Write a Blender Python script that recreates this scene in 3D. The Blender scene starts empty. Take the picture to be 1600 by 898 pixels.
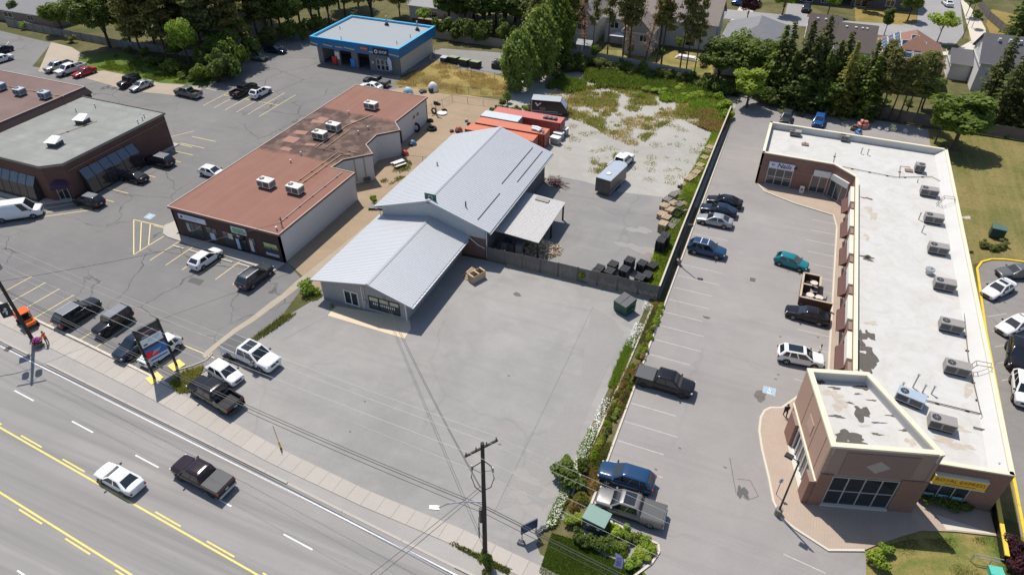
import bpy, math, random
import numpy as np
from mathutils import Vector, Matrix
R = math.radians
random.seed(11)
rng = np.random.default_rng(11)
scene = bpy.context.scene
C = scene.collection

# ---------------------------------------------------------------- camera, sky, sun, exposure
CAM_H = 50.0; FPX = 1063.0; PITCH = math.atan(829 / 1063.0); YAW = R(22.3)
cam = bpy.data.cameras.new('camera'); camo = bpy.data.objects.new('camera', cam); C.objects.link(camo)
camo.location = (0, 0, CAM_H); camo.rotation_euler = (math.pi / 2 - PITCH, 0, YAW)
cam.sensor_width = 36; cam.lens = FPX / 1600 * 36; cam.clip_end = 3000; cam.clip_start = .5
scene.camera = camo
SUN_AZ = R(140); SUN_EL = R(61)          # where the sun stands, from +x
world = bpy.data.worlds.new('World'); scene.world = world; world.use_nodes = True
wn = world.node_tree; bg = wn.nodes['Background']
sky = wn.nodes.new('ShaderNodeTexSky'); sky.sky_type = 'NISHITA'; sky.sun_disc = False
sky.sun_elevation = SUN_EL; sky.sun_rotation = math.pi / 2 - SUN_AZ; sky.altitude = 200
wn.links.new(sky.outputs[0], bg.inputs[0]); bg.inputs[1].default_value = 0.11
sl = bpy.data.lights.new('sun', 'SUN'); sl.energy = 4.3; sl.angle = R(.53); sl.color = (1, .945, .855)
so = bpy.data.objects.new('sun', sl); C.objects.link(so)
sd = Vector((math.cos(SUN_AZ) * math.cos(SUN_EL), math.sin(SUN_AZ) * math.cos(SUN_EL), math.sin(SUN_EL)))
so.rotation_euler = sd.to_track_quat('Z', 'Y').to_euler(); so.location = (-40, 60, 90)
scene.view_settings.view_transform = 'Standard'; scene.view_settings.look = 'None'
scene.view_settings.gamma = 1; scene.view_settings.exposure = 0.22

# ---------------------------------------------------------------- pixel -> place on the ground (lot axes: x along the frontage, y into the lots)
cP, sP, cY, sY = math.cos(PITCH), math.sin(PITCH), math.cos(YAW), math.sin(YAW)
def G(px, py, z=0.0):
    u = (px - 800) / FPX; v = (py - 449) / FPX
    Y = cP - v * sP; Z = -sP - v * cP
    t = (z - CAM_H) / Z
    return ((cY * u - sY * Y) * t, (sY * u + cY * Y) * t)
def PX(*pts, z=0.0): return [G(x, y, z) for x, y in pts]
RD = Vector((.99648, -.0838, 0)); RN = Vector((.0838, .99648, 0))      # along the street, towards the lots
def road(s, n): p = RD * s + RN * n; return (p.x, p.y)

# ---------------------------------------------------------------- node helpers
def newmat(name):
    m = bpy.data.materials.new(name); m.use_nodes = True
    nt = m.node_tree; return m, nt, nt.nodes, nt.links, nt.nodes['Principled BSDF']
def ramp(nt, fac, stops):
    r = nt.nodes.new('ShaderNodeValToRGB'); nt.links.new(fac, r.inputs[0])
    e = r.color_ramp.elements
    while len(e) < len(stops): e.new(.5)
    for k, (p, c) in enumerate(stops):
        e[k].position = p; e[k].color = (*c, 1) if len(c) == 3 else c
    return r.outputs[0]
def noise(nt, vec, scale, detail=4, rough=.55, dist=0):
    n = nt.nodes.new('ShaderNodeTexNoise'); n.inputs['Scale'].default_value = scale
    n.inputs['Detail'].default_value = detail; n.inputs['Roughness'].default_value = rough; n.inputs['Distortion'].default_value = dist
    nt.links.new(vec, n.inputs['Vector']); return n.outputs[0]
def mixc(nt, fac, a, b, mode='MIX'):
    m = nt.nodes.new('ShaderNodeMix'); m.data_type = 'RGBA'; m.blend_type = mode
    for v, i in ((fac, 0), (a, 6), (b, 7)):
        if hasattr(v, 'is_output') or isinstance(v, bpy.types.NodeSocket): nt.links.new(v, m.inputs[i])
        elif i == 0: m.inputs[0].default_value = v
        else: m.inputs[i].default_value = (*v, 1)
    return m.outputs[2]
def mapr(nt, val, a, b, c=0, d=1):
    m = nt.nodes.new('ShaderNodeMapRange'); nt.links.new(val, m.inputs[0])
    for k, x in enumerate((a, b, c, d)): m.inputs[k + 1].default_value = x
    return m.outputs[0]
def bump(nt, h, strength, dist=.02):
    b = nt.nodes.new('ShaderNodeBump'); b.inputs['Strength'].default_value = strength; b.inputs['Distance'].default_value = dist
    nt.links.new(h, b.inputs['Height']); return b.outputs[0]
def pos(nt, kind='world', scale=None):
    if kind == 'world': o = nt.nodes.new('ShaderNodeNewGeometry').outputs['Position']
    else: o = nt.nodes.new('ShaderNodeTexCoord').outputs['Object']
    if scale:
        m = nt.nodes.new('ShaderNodeMapping'); m.inputs['Scale'].default_value = scale; nt.links.new(o, m.inputs[0]); o = m.outputs[0]
    return o
sc3 = lambda c, k: tuple(min(1, max(0, x * k)) for x in c)

MC = {}
def mat(name, col, rough=.75, metal=0, var=.12, scale=.9, fine=0, bmp=0, bscale=30, spec=.5, space='obj', coat=0, stretch=None):
    if name in MC: return MC[name]
    m, nt, N, L, P = newmat(name)
    p = pos(nt, space, stretch)
    c = mixc(nt, noise(nt, p, scale, 5, .6), sc3(col, 1 - var), sc3(col, 1 + var))
    if fine: c = mixc(nt, mapr(nt, noise(nt, p, bscale, 2), .35, .65), sc3(col, 1 - fine), c, 'MIX') if False else mixc(nt, fine, c, ramp(nt, noise(nt, p, bscale, 3), [(.3, sc3(col, .55)), (.7, sc3(col, 1.45))]))
    L.new(c, P.inputs['Base Color']); P.inputs['Roughness'].default_value = rough; P.inputs['Metallic'].default_value = metal
    P.inputs['Specular IOR Level'].default_value = spec
    if coat: P.inputs['Coat Weight'].default_value = coat; P.inputs['Coat Roughness'].default_value = .06
    if bmp: L.new(bump(nt, noise(nt, p, bscale, 4), bmp), P.inputs['Normal'])
    MC[name] = m; return m

def pavement(name, dark, light, crack=0, crack_scale=.16, stain=.35, patch=.25, dry=(.3, .28, .25), dusty=0, grain=.18, streak=0, rough=.9):
    """worn asphalt or concrete: large faded areas, patches, hairline cracks, grain"""
    m, nt, N, L, P = newmat(name)
    p = pos(nt)
    big = noise(nt, p, .045, 5, .6, .4); mid = noise(nt, p, .22, 6, .65, .8); fine = noise(nt, p, 6, 4, .7); spk = noise(nt, p, 26, 2, .6)
    c = mixc(nt, mapr(nt, big, .33, .67), dark, light)
    c = mixc(nt, mapr(nt, mid, .38, .72, 0, stain), c, sc3(dark, .8))
    c = mixc(nt, mapr(nt, noise(nt, p, .5, 3, .5), .55, .75, 0, patch), c, sc3(light, 1.12))
    if dusty: c = mixc(nt, mapr(nt, noise(nt, p, .11, 6, .65, 1.2), .5, .68, 0, dusty), c, dry)
    if streak:
        ps = pos(nt, 'world'); mp = N.new('ShaderNodeMapping'); mp.inputs['Rotation'].default_value = (0, 0, R(4.8)); mp.inputs['Scale'].default_value = (.012, .75, 1); L.new(ps, mp.inputs[0])
        c = mixc(nt, mapr(nt, noise(nt, mp.outputs[0], 1, 4, .6), .42, .66, 0, streak), c, sc3(dark, .82))
    # faint tyre tracks and drip marks stretched along the driving direction
    mt = N.new('ShaderNodeMapping'); mt.inputs['Rotation'].default_value = (0, 0, R(-62)); mt.inputs['Scale'].default_value = (.05, .9, 1); L.new(p, mt.inputs[0])
    c = mixc(nt, mapr(nt, noise(nt, mt.outputs[0], 1, 5, .65, .6), .5, .72, 0, .3), c, sc3(dark, .8))
    c = mixc(nt, mapr(nt, noise(nt, p, 1.1, 4, .7), .66, .76, 0, .45), c, sc3(dark, .6))
    c = mixc(nt, mapr(nt, fine, .3, .75, 0, grain), c, sc3(dark, .6))
    c = mixc(nt, mapr(nt, spk, .5, .75, 0, grain), c, sc3(light, 1.3))
    if crack:
        wv = noise(nt, p, .35, 4, .6)
        va = N.new('ShaderNodeVectorMath'); va.operation = 'SCALE'; va.inputs[3].default_value = 2.6
        nc = N.new('ShaderNodeTexNoise'); nc.inputs['Scale'].default_value = .3; nc.inputs['Detail'].default_value = 5; L.new(p, nc.inputs['Vector']); L.new(nc.outputs[1], va.inputs[0])
        vb = N.new('ShaderNodeVectorMath'); L.new(p, vb.inputs[0]); L.new(va.outputs[0], vb.inputs[1])
        vo = N.new('ShaderNodeTexVoronoi'); vo.feature = 'DISTANCE_TO_EDGE'; vo.inputs['Scale'].default_value = crack_scale; L.new(vb.outputs[0], vo.inputs['Vector'])
        line = mapr(nt, vo.outputs[0], .003, .011, 1, 0)
        br = mapr(nt, noise(nt, p, .07, 3), .42, .56, 0, crack)
        mu = N.new('ShaderNodeMath'); mu.operation = 'MULTIPLY'; L.new(line, mu.inputs[0]); L.new(br, mu.inputs[1])
        c = mixc(nt, mu.outputs[0], c, sc3(dark, .38))
    L.new(c, P.inputs['Base Color']); P.inputs['Roughness'].default_value = rough; P.inputs['Specular IOR Level'].default_value = .25
    L.new(bump(nt, fine, .25, .02), P.inputs['Normal'])
    return m

def grassmat(name, green, dry, th=(.42, .6), stripes=0):
    m, nt, N, L, P = newmat(name)
    p = pos(nt)
    c = mixc(nt, mapr(nt, noise(nt, p, .12, 6, .65, .6), th[0], th[1]), green, dry)
    if stripes:
        mp = N.new('ShaderNodeMapping'); mp.inputs['Rotation'].default_value = (0, 0, R(10)); mp.inputs['Scale'].default_value = (1.0, .05, 1); L.new(p, mp.inputs[0])
        c = mixc(nt, mapr(nt, noise(nt, mp.outputs[0], .9, 3), .4, .62, 0, stripes), c, sc3(dry, 1.25))
    c = mixc(nt, mapr(nt, noise(nt, p, 2.2, 5, .7), .35, .7, 0, .5), c, sc3(green, .55))
    c = mixc(nt, mapr(nt, noise(nt, p, 11, 3, .7), .45, .75, 0, .45), c, sc3(dry, 1.15))
    L.new(c, P.inputs['Base Color']); P.inputs['Roughness'].default_value = .95; P.inputs['Specular IOR Level'].default_value = .1
    L.new(bump(nt, noise(nt, p, 14, 4), .8, .08), P.inputs['Normal'])
    return m

def leafmat(name, col, hue=.25, trans=.5):
    m, nt, N, L, P = newmat(name)
    oi = N.new('ShaderNodeObjectInfo')
    p = pos(nt)
    c = mixc(nt, noise(nt, p, .55, 3, .6), sc3(col, .62), tuple(min(1, x * k) for x, k in zip(col, (1.65, 1.42, 1.1))))
    c = mixc(nt, mapr(nt, noise(nt, p, 4, 2), .45, .7, 0, .5), c, tuple(x * k for x, k in zip(col, (1.9, 1.5, 1.2))))
    c = mixc(nt, mapr(nt, oi.outputs['Random'], 0, 1, 0, hue), c, (col[0] * 1.7, col[1] * 1.25, col[2] * .8))
    L.new(c, P.inputs['Base Color']); P.inputs['Roughness'].default_value = .55; P.inputs['Specular IOR Level'].default_value = .3
    t = N.new('ShaderNodeBsdfTranslucent'); L.new(c, t.inputs[0])
    mx = N.new('ShaderNodeMixShader'); mx.inputs[0].default_value = trans
    L.new(P.outputs[0], mx.inputs[1]); L.new(t.outputs[0], mx.inputs[2]); L.new(mx.outputs[0], N['Material Output'].inputs[0])
    return m

def bandmat(name, base, line, period, width, axis=2, rough=.8, space='obj', var=.1, bmp=.0):
    """fine siding, shingle or brick courses: thin lines every `period` metres along an axis"""
    if name in MC: return MC[name]
    m, nt, N, L, P = newmat(name)
    p = pos(nt, space); sx = N.new('ShaderNodeSeparateXYZ'); L.new(p, sx.inputs[0])
    md = N.new('ShaderNodeMath'); md.operation = 'PINGPONG'; L.new(sx.outputs[axis], md.inputs[0]); md.inputs[1].default_value = period / 2
    f = mapr(nt, md.outputs[0], 0, width, 1, 0)
    c = mixc(nt, noise(nt, p, .7, 5, .6), sc3(base, 1 - var), sc3(base, 1 + var))
    c = mixc(nt, mapr(nt, noise(nt, p, 5, 3), .4, .7, 0, .25), c, sc3(base, .75))
    c = mixc(nt, f, c, line)
    L.new(c, P.inputs['Base Color']); P.inputs['Roughness'].default_value = rough; P.inputs['Specular IOR Level'].default_value = .3
    if bmp: L.new(bump(nt, md.outputs[0], bmp, .03), P.inputs['Normal'])
    MC[name] = m; return m

def brickmat(name, c1, c2, mortar, scale=1.0, space='world'):
    if name in MC: return MC[name]
    m, nt, N, L, P = newmat(name)
    p = pos(nt, space); sx = N.new('ShaderNodeSeparateXYZ'); L.new(p, sx.inputs[0])
    ad = N.new('ShaderNodeMath'); L.new(sx.outputs[0], ad.inputs[0]); L.new(sx.outputs[1], ad.inputs[1])
    cx = N.new('ShaderNodeCombineXYZ'); L.new(ad.outputs[0], cx.inputs[0]); L.new(sx.outputs[2], cx.inputs[1])
    b = N.new('ShaderNodeTexBrick'); L.new(cx.outputs[0], b.inputs[0]); b.inputs['Scale'].default_value = 1 / scale
    b.inputs['Brick Width'].default_value = .3; b.inputs['Row Height'].default_value = .1; b.inputs['Mortar Size'].default_value = .008
    b.inputs[1].default_value = (*c1, 1); b.inputs[2].default_value = (*c2, 1); b.inputs[3].default_value = (*mortar, 1)
    c = mixc(nt, mapr(nt, noise(nt, p, .5, 5), .35, .7, 0, .35), b.outputs[0], sc3(c1, .7))
    L.new(c, P.inputs['Base Color']); P.inputs['Roughness'].default_value = .85; P.inputs['Specular IOR Level'].default_value = .2
    MC[name] = m; return m

# ---------------------------------------------------------------- mesh builder
class MB:
    def __init__(s): s.v = []; s.f = []
    def quad(s, *p):
        k = len(s.v); s.v += [tuple(q) for q in p]; s.f.append(tuple(range(k, k + len(p)))); return s
    def box(s, x0, x1, y0, y1, z0, z1):
        k = len(s.v); s.v += [(x, y, z) for z in (z0, z1) for x, y in ((x0, y0), (x1, y0), (x1, y1), (x0, y1))]
        s.f += [tuple(k + i for i in q) for q in ((3, 2, 1, 0), (4, 5, 6, 7), (0, 1, 5, 4), (1, 2, 6, 5), (2, 3, 7, 6), (3, 0, 4, 7))]; return s
    def obox(s, c, size, rz=0, tilt=0, tilty=0):
        """box of given size standing on point c, turned by rz"""
        sx, sy, sz = (q / 2 for q in size); k = len(s.v)
        M = Matrix.Rotation(rz, 3, 'Z') @ Matrix.Rotation(tilt, 3, 'X') @ Matrix.Rotation(tilty, 3, 'Y')
        for z in (0, size[2]):
            for x, y in ((-sx, -sy), (sx, -sy), (sx, sy), (-sx, sy)):
                q = M @ Vector((x, y, z)); s.v.append((q.x + c[0], q.y + c[1], q.z + c[2]))
        s.f += [tuple(k + i for i in q) for q in ((3, 2, 1, 0), (4, 5, 6, 7), (0, 1, 5, 4), (1, 2, 6, 5), (2, 3, 7, 6), (3, 0, 4, 7))]; return s
    def prism(s, poly, z0, z1, bottom=True):
        n = len(poly); k = len(s.v)
        a = sum(poly[i][0] * poly[(i + 1) % n][1] - poly[(i + 1) % n][0] * poly[i][1] for i in range(n))
        if a < 0: poly = poly[::-1]
        s.v += [(x, y, z0) for x, y in poly] + [(x, y, z1) for x, y in poly]
        s.f.append(tuple(range(k + n, k + 2 * n)))
        if bottom: s.f.append(tuple(range(k + n - 1, k - 1, -1)))
        for i in range(n): j = (i + 1) % n; s.f.append((k + i, k + j, k + n + j, k + n + i))
        return s
    def sheet(s, poly, z):
        n = len(poly); a = sum(poly[i][0] * poly[(i + 1) % n][1] - poly[(i + 1) % n][0] * poly[i][1] for i in range(n))
        if a < 0: poly = poly[::-1]
        return s.quad(*[(x, y, z) for x, y in poly])
    def strip(s, pts, w, z0, z1):
        """a low wall of width w along a polyline"""
        n = len(pts); L, Rr = [], []
        for i, p in enumerate(pts):
            a = Vector(pts[max(0, i - 1)]); b = Vector(pts[min(n - 1, i + 1)]); d = (b - a).normalized(); o = Vector((-d.y, d.x)) * w / 2
            L.append((p[0] + o.x, p[1] + o.y)); Rr.append((p[0] - o.x, p[1] - o.y))
        for i in range(n - 1):
            s.prism([Rr[i], Rr[i + 1], L[i + 1], L[i]], z0, z1)
        return s
    def tube(s, pts, r, n=6, r1=None):
        k0 = len(s.v); m = len(pts)
        for i, p in enumerate(pts):
            p = Vector(p); d = (Vector(pts[min(i + 1, m - 1)]) - Vector(pts[max(i - 1, 0)])).normalized()
            u = d.orthogonal().normalized() if abs(d.z) < .95 else Vector((1, 0, 0)); u = (u - d * u.dot(d)).normalized(); w = d.cross(u)
            rr = r if r1 is None else r + (r1 - r) * i / max(1, m - 1)
            for a in range(n):
                t = 2 * math.pi * a / n; q = p + (u * math.cos(t) + w * math.sin(t)) * rr; s.v.append(tuple(q))
        for i in range(m - 1):
            for a in range(n):
                b = (a + 1) % n; s.f.append((k0 + i * n + a, k0 + i * n + b, k0 + (i + 1) * n + b, k0 + (i + 1) * n + a))
        s.f.append(tuple(range(k0 + n - 1, k0 - 1, -1))); s.f.append(tuple(range(k0 + (m - 1) * n, k0 + m * n))); return s
    def cyl(s, c, r, h, n=14, r1=None):
        return s.tube([(c[0], c[1], c[2]), (c[0], c[1], c[2] + h)], r, n, r1)
    def mesh(s, name, smooth=False, sharp=38):
        me = bpy.data.meshes.new(name); me.from_pydata(s.v, [], s.f); me.update()
        if smooth:
            me.polygons.foreach_set('use_smooth', [True] * len(me.polygons)); me.set_sharp_from_angle(angle=R(sharp))
        return me
    def build(s, name, m=None, parent=None, w=False, smooth=False, kind=None):
        if w and parent is not None:
            o = Vector((0, 0, 0)); q = parent
            while q is not None: o += Vector(q.location); q = q.parent
            s.v = [(x - o.x, y - o.y, z - o.z) for x, y, z in s.v]
        return link(name, s.mesh(name, smooth), m, parent, kind)
def link(name, me, m=None, parent=None, kind=None):
    o = bpy.data.objects.new(name, me); C.objects.link(o)
    if m is not None:
        if not me.materials: me.materials.append(m)
        elif me.materials[0] != m:
            o.material_slots[0].link = 'OBJECT'; o.material_slots[0].material = m
    if parent is not None: o.parent = parent
    if kind: o['kind'] = kind
    return o
def tag(o, label, cat, group=None):
    o['label'] = label; o['category'] = cat
    if group: o['group'] = group
    return o
def thing(name, label, cat, loc=(0, 0, 0), rz=0, group=None):
    o = bpy.data.objects.new(name, None); C.objects.link(o); o.location = loc if len(loc) == 3 else (*loc, 0); o.rotation_euler = (0, 0, rz)
    o.empty_display_size = .3
    return tag(o, label, cat, group)
def copytree(o, parent=None):
    c = o.copy(); C.objects.link(c)
    if parent is not None: c.parent = parent
    for ch in list(o.children): copytree(ch, c)
    return c
def textmesh(txt, size, name='lettering', bold=False, shear=0, extrude=.008):
    cu = bpy.data.curves.new(name, 'FONT'); cu.body = txt; cu.size = size; cu.align_x = 'CENTER'; cu.align_y = 'CENTER'; cu.extrude = extrude
    cu.shear = shear; cu.offset = .012 * size if bold else 0; cu.resolution_u = 2
    o = bpy.data.objects.new(name, cu); C.objects.link(o)
    me = bpy.data.meshes.new_from_object(o.evaluated_get(bpy.context.evaluated_depsgraph_get()))
    bpy.data.objects.remove(o); bpy.data.curves.remove(cu); me.name = name; return me
def put_text(txt, size, loc, rz, m, parent, name='lettering', **k):
    """upright lettering whose face looks along the direction -y turned by rz; loc is in the parent's space"""
    o = link(name, textmesh(txt, size, name, **k), m, parent); o.location = loc; o.rotation_euler = (math.pi / 2, 0, rz); return o

# ================================================================= ground, streets, lots
A_ROAD = pavement('street_asphalt', (.262, .251, .242), (.318, .303, .289), crack=0, stain=.2, patch=.12, streak=.95, grain=.18)
A_LEFT = pavement('old_asphalt', (.165, .16, .158), (.225, .217, .21), crack=.9, crack_scale=.13, stain=.35, patch=.2, dusty=.25, dry=(.22, .205, .185))
A_MAIN = pavement('bleached_asphalt', (.25, .242, .233), (.345, .332, .318), crack=.12, crack_scale=.06, stain=.4, patch=.25, dusty=.4, dry=(.35, .326, .298))
A_YARD = pavement('yard_asphalt', (.212, .207, .201), (.262, .253, .244), crack=.2, crack_scale=.07, stain=.3, patch=.35, dusty=.5, dry=(.31, .287, .262))
A_RIGHT = pavement('plaza_asphalt', (.245, .231, .222), (.33, .31, .296), crack=.12, crack_scale=.05, stain=.2, patch=.12, dusty=.2, dry=(.37, .335, .30))
A_LANE = pavement('lane_asphalt', (.19, .18, .172), (.27, .252, .238), crack=.3, stain=.3, patch=.2)
A_RES = pavement('residential_asphalt', (.27, .265, .265), (.33, .32, .315), stain=.2)
GRAVEL = pavement('crushed_gravel', (.335, .32, .295), (.435, .417, .385), stain=.4, patch=.5, dusty=.5, dry=(.38, .335, .26), grain=.5)
DIRT = pavement('bare_dirt', (.30, .225, .15), (.40, .305, .21), stain=.35, patch=.3, grain=.4)
SAND = pavement('sandy_verge', (.36, .30, .23), (.44, .38, .30), stain=.4, patch=.3, grain=.4)
CONC = mat('concrete', (.41, .38, .335), .9, var=.1, scale=.5, fine=.18, bmp=.15, bscale=14, space='world', spec=.2)
CONC2 = mat('pale_concrete', (.56, .51, .43), .9, var=.1, scale=.6, fine=.15, bmp=.1, bscale=14, space='world', spec=.2)
PAVER = bandmat('clay_pavers', (.40, .315, .25), (.34, .265, .21), .22, .03, axis=0, space='world', var=.14)
YEL = mat('yellow_paint', (.74, .58, .16), .8, var=.18, scale=1.5, fine=.42, bscale=7, space='world')
YEL2 = mat('faded_yellow_paint', (.66, .54, .24), .85, var=.25, scale=1.2, fine=.4, bscale=7, space='world')
YELC = mat('yellow_curb_paint', (.72, .50, .03), .7, var=.2, scale=1, fine=.2, bscale=9, space='world')
WPA = mat('white_paint', (.74, .73, .70), .8, var=.15, scale=1.4, fine=.42, bscale=7, space='world')
WPF = mat('faded_white_paint', (.42, .395, .378), .85, var=.18, scale=.9, fine=.4, bscale=5, space='world')
LAWN = grassmat('watered_lawn', (.085, .15, .028), (.17, .18, .045), (.45, .75))
DRYLAWN = grassmat('dry_lawn', (.105, .125, .035), (.26, .205, .085), (.36, .64), stripes=.4)
STRAW = grassmat('straw_grass', (.17, .15, .045), (.40, .30, .115), (.35, .62))
BURNT = grassmat('burnt_lawn', (.17, .145, .04), (.33, .24, .085), (.25, .6))
EARTH = grassmat('dry_grass_earth', (.075, .085, .03), (.19, .16, .08), (.4, .65))  # dull earth mixed with dry grass

def zone(name, poly, z, m): return MB().sheet(poly, z).build(name, m, kind='structure')
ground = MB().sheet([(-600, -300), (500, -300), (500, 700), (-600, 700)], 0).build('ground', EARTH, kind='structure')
STREET = zone('street', [road(-160, -15), road(70, -15), road(70, 23.3), road(-160, 23.3)], .006, A_ROAD)
zone('boulevard', [road(-160, 23.2), road(40, 23.2), road(40, 27.4), road(-160, 27.4)], .0035, pavement('boulevard_asphalt', (.30, .288, .275), (.37, .35, .33), stain=.3, patch=.2, dusty=.4, dry=(.42, .39, .34)))
SWL = [(-110, 25.3, 27.2), (-85, 25.2, 27.1), (-56, 25.0, 26.95), (-45, 24.65, 26.45), (-37, 24.35, 26.0), (-27, 24.5, 26.0), (-18, 24.95, 26.5), (-11, 25.05, 26.5), (0, 25.0, 26.4), (25, 25, 26.4)]
def sw(s):
    for a, b in zip(SWL, SWL[1:]):
        if a[0] <= s <= b[0]:
            t = (s - a[0]) / (b[0] - a[0]); return a[1] + (b[1] - a[1]) * t, a[2] + (b[2] - a[2]) * t
ss = np.arange(-108, 12, 4.0)
SIDEWALK = zone('sidewalk', [road(s, sw(s)[0]) for s in ss] + [road(s, sw(s)[1]) for s in ss[::-1]], .014, CONC)
slabcols = [mat('sidewalk_slab_%d' % k, sc3((.40, .365, .328), f), .9, var=.07, scale=.6, fine=.15, bmp=.1, bscale=14, space='world', spec=.2) for k, f in enumerate((.97, 1.0, 1.03, .985))]
s = -108.0
while s < 10:
    a, b = sw(s + .015), sw(s + 1.485); n0, n1 = a
    MB().prism([road(s + .01, a[0]), road(s + 1.49, b[0]), road(s + 1.49, b[1]), road(s + .01, a[1])], .016, .05).build('paving_slab', random.choice(slabcols), SIDEWALK)
    s += 1.5
# the kerb along the street: upright, then dropped at the driveway mouth
KERB = thing('kerb', 'long concrete kerb along the edge of the main road', 'kerb', (*road(-40, 23.4), 0))
for s0, s1, h in ((-110, -69.2, .12), (-66.5, -34, .12), (-34, -17, .035), (-17, -2.5, .12)):
    q = s0
    while q < s1 - .1:
        e = min(q + 6, s1); MB().strip([road(q + .015, 23.4), road(e - .015, 23.4)], .22, .005, h).build('kerb_stone', CONC, KERB, w=True); q = e
# lots
zone('left_lot', [road(-175, 27.2), road(-80, 27.15), road(-51.6, 26.9), (-49.1, 31.4), (-47.4, 38.4), (-46.4, 44), (-47.6, 50.5), (-52.0, 53.2), (-68, 60), (-69.5, 96), (-66, 105), (-70.8, 114), (-66, 130), (-106, 131), (-106, 107), (-118, 96), (-133, 91), (-143, 90), (-152, 102), (-175, 104)], .008, A_LEFT)
zone('main_lot', [road(-51.4, 26.3), road(-38, 25.6), road(-27, 25.6), road(-9.6, 25.6), (-9.8, 29), (-9.2, 45), (-8.6, 63.6), (-29.6, 63.2), (-45.3, 62), (-44.8, 48.4), (-46.2, 44), (-47.2, 38.4), (-48.9, 31.4)], .012, A_MAIN)
zone('yard_pavement', [(-29.6, 63.5), (-7.6, 63.9), (-7.4, 86.2), (-12.3, 87.1), (-18.7, 86.1), (-24, 87.2), (-29.6, 87.2)], .018, A_YARD)
zone('gravel_yard', [(-45.5, 86.0), (-7.2, 86.0), (-7.0, 128.0), (-14, 131), (-36, 132), (-48, 122), (-47, 112), (-46.5, 100)], .010, GRAVEL)
zone('play_yard', [(-52.4, 53.4), (-45.2, 50.0), (-45.2, 92), (-46.4, 110.4), (-58, 110.2), (-66.6, 109.6), (-69.6, 106.4), (-69.6, 70)], .0105, DIRT)
zone('right_lot', [road(-6.2, 23.4), road(27, 23.4), (25, 37), (12, 48), (12.4, 96), (-.3, 97), (-.3, 107.6), (24.4, 107.6), (24.6, 126.5), (22, 126.8), (-2, 129.6), (-7.0, 130), (-6.9, 30)], .014, A_RIGHT)
zone('side_lane', [(26.2, 30), (70, 30), (70, 88.6), (33, 88.4), (29.4, 87.5), (27.6, 85.3), (27.0, 71)], .012, A_LANE)
zone('mown_lawn', [(24.3, 46), (27.2, 46), (27.2, 85.5), (29.4, 87.7), (33, 88.6), (70, 88.8), (70, 128), (40, 127), (24.3, 127)], .008, DRYLAWN)
zone('plaza_lawn', [*PX((1352, 862), (1365, 845), (1412, 825), (1490, 815), (1560, 825), (1600, 840)), (30, 25), (15.2, 25)], .02, grassmat('patchy_lawn', (.085, .15, .028), (.33, .245, .095), (.44, .6)))
zone('corner_lawn', PX((842, 896), (862, 832), (905, 845), (945, 868), (1000, 886), (1010, 897), (990, 915), (860, 915)), .02, LAWN)
zone('front_slab', PX((512, 493), (524, 478), (640, 498), (642, 514), (632, 529)), .03, mat('tan_concrete', (.60, .50, .36), .9, var=.08, scale=.4, fine=.12, bscale=12, space='world'))
zone('path_edge', PX((595, 335), (600, 345), (440, 470), (395, 503), (372, 517), (345, 537), (320, 560), (316, 553), (338, 535), (366, 513), (392, 496), (425, 470), (440, 460), (462, 440)), .016, SAND)
zone('back_verge', PX((110, 118), (125, 88), (190, 84), (300, 106), (352, 118), (322, 135), (250, 130), (165, 110)), .0118, LAWN)
zone('sandy_shoulder', PX((60, 112), (80, 66), (112, 74), (140, 92), (130, 104), (185, 115), (240, 127), (318, 137), (296, 151), (200, 142), (120, 118)), .0112, SAND)
zone('straw_field', PX((612, 133), (640, 116), (688, 92), (805, 126), (795, 152), (700, 148), (645, 138)), .0125, STRAW)
zone('bin_pad', PX((676, 82), (690, 76), (800, 84), (805, 116), (770, 116), (690, 104)), .0135, A_YARD)
# neighbourhood beyond the back fence
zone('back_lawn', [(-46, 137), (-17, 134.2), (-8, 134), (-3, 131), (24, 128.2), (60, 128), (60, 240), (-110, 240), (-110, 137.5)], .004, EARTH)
zone('side_yard_grass', PX((930, 78), (1110, 82), (1115, 120), (1000, 104), (935, 96)), .008, grassmat('yard_grass', (.10, .135, .03), (.31, .245, .09), (.35, .55)))
RS = zone('residential_street', [(20, 250), (27.5, 212), (26, 190), (22.5, 187.5), (12, 186), (-30, 184), (-30, 176), (10, 178), (22, 177), (27, 174), (33, 176.5), (35.6, 186), (37.5, 216), (38, 250)], .012, A_RES)
zone('residential_sidewalk', [(36.6, 181), (37.6, 216), (38.4, 216), (40.2, 203), (40.6, 192), (39.6, 181), (34, 170), (27, 167), (26, 168.4), (32, 171.6)], .014, CONC2)
for nm, pl in (('corner_grass', [(12.5, 185.8), (22.3, 187.3), (25.8, 190), (27.3, 211), (12, 211)]), ('verge_grass', [(35.9, 178), (36.6, 186), (38.2, 204), (39.4, 190)]), ('fence_side_grass', [(40.9, 176), (41.2, 196), (44, 210), (52, 205), (48, 178)])):
    zone(nm, pl, .009, BURNT)
zone('driveway', [(-3.8, 196), (1.6, 196), (1.5, 184), (-3.6, 184)], .008, A_RES)
zone('driveway', [(8.0, 178.5), (12.0, 178.5), (11.6, 166), (7.6, 166)], .008, CONC2)
zone('driveway', [(-14.5, 196), (-11, 196), (-11.5, 170), (-15.5, 170)], .008, CONC2)

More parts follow.
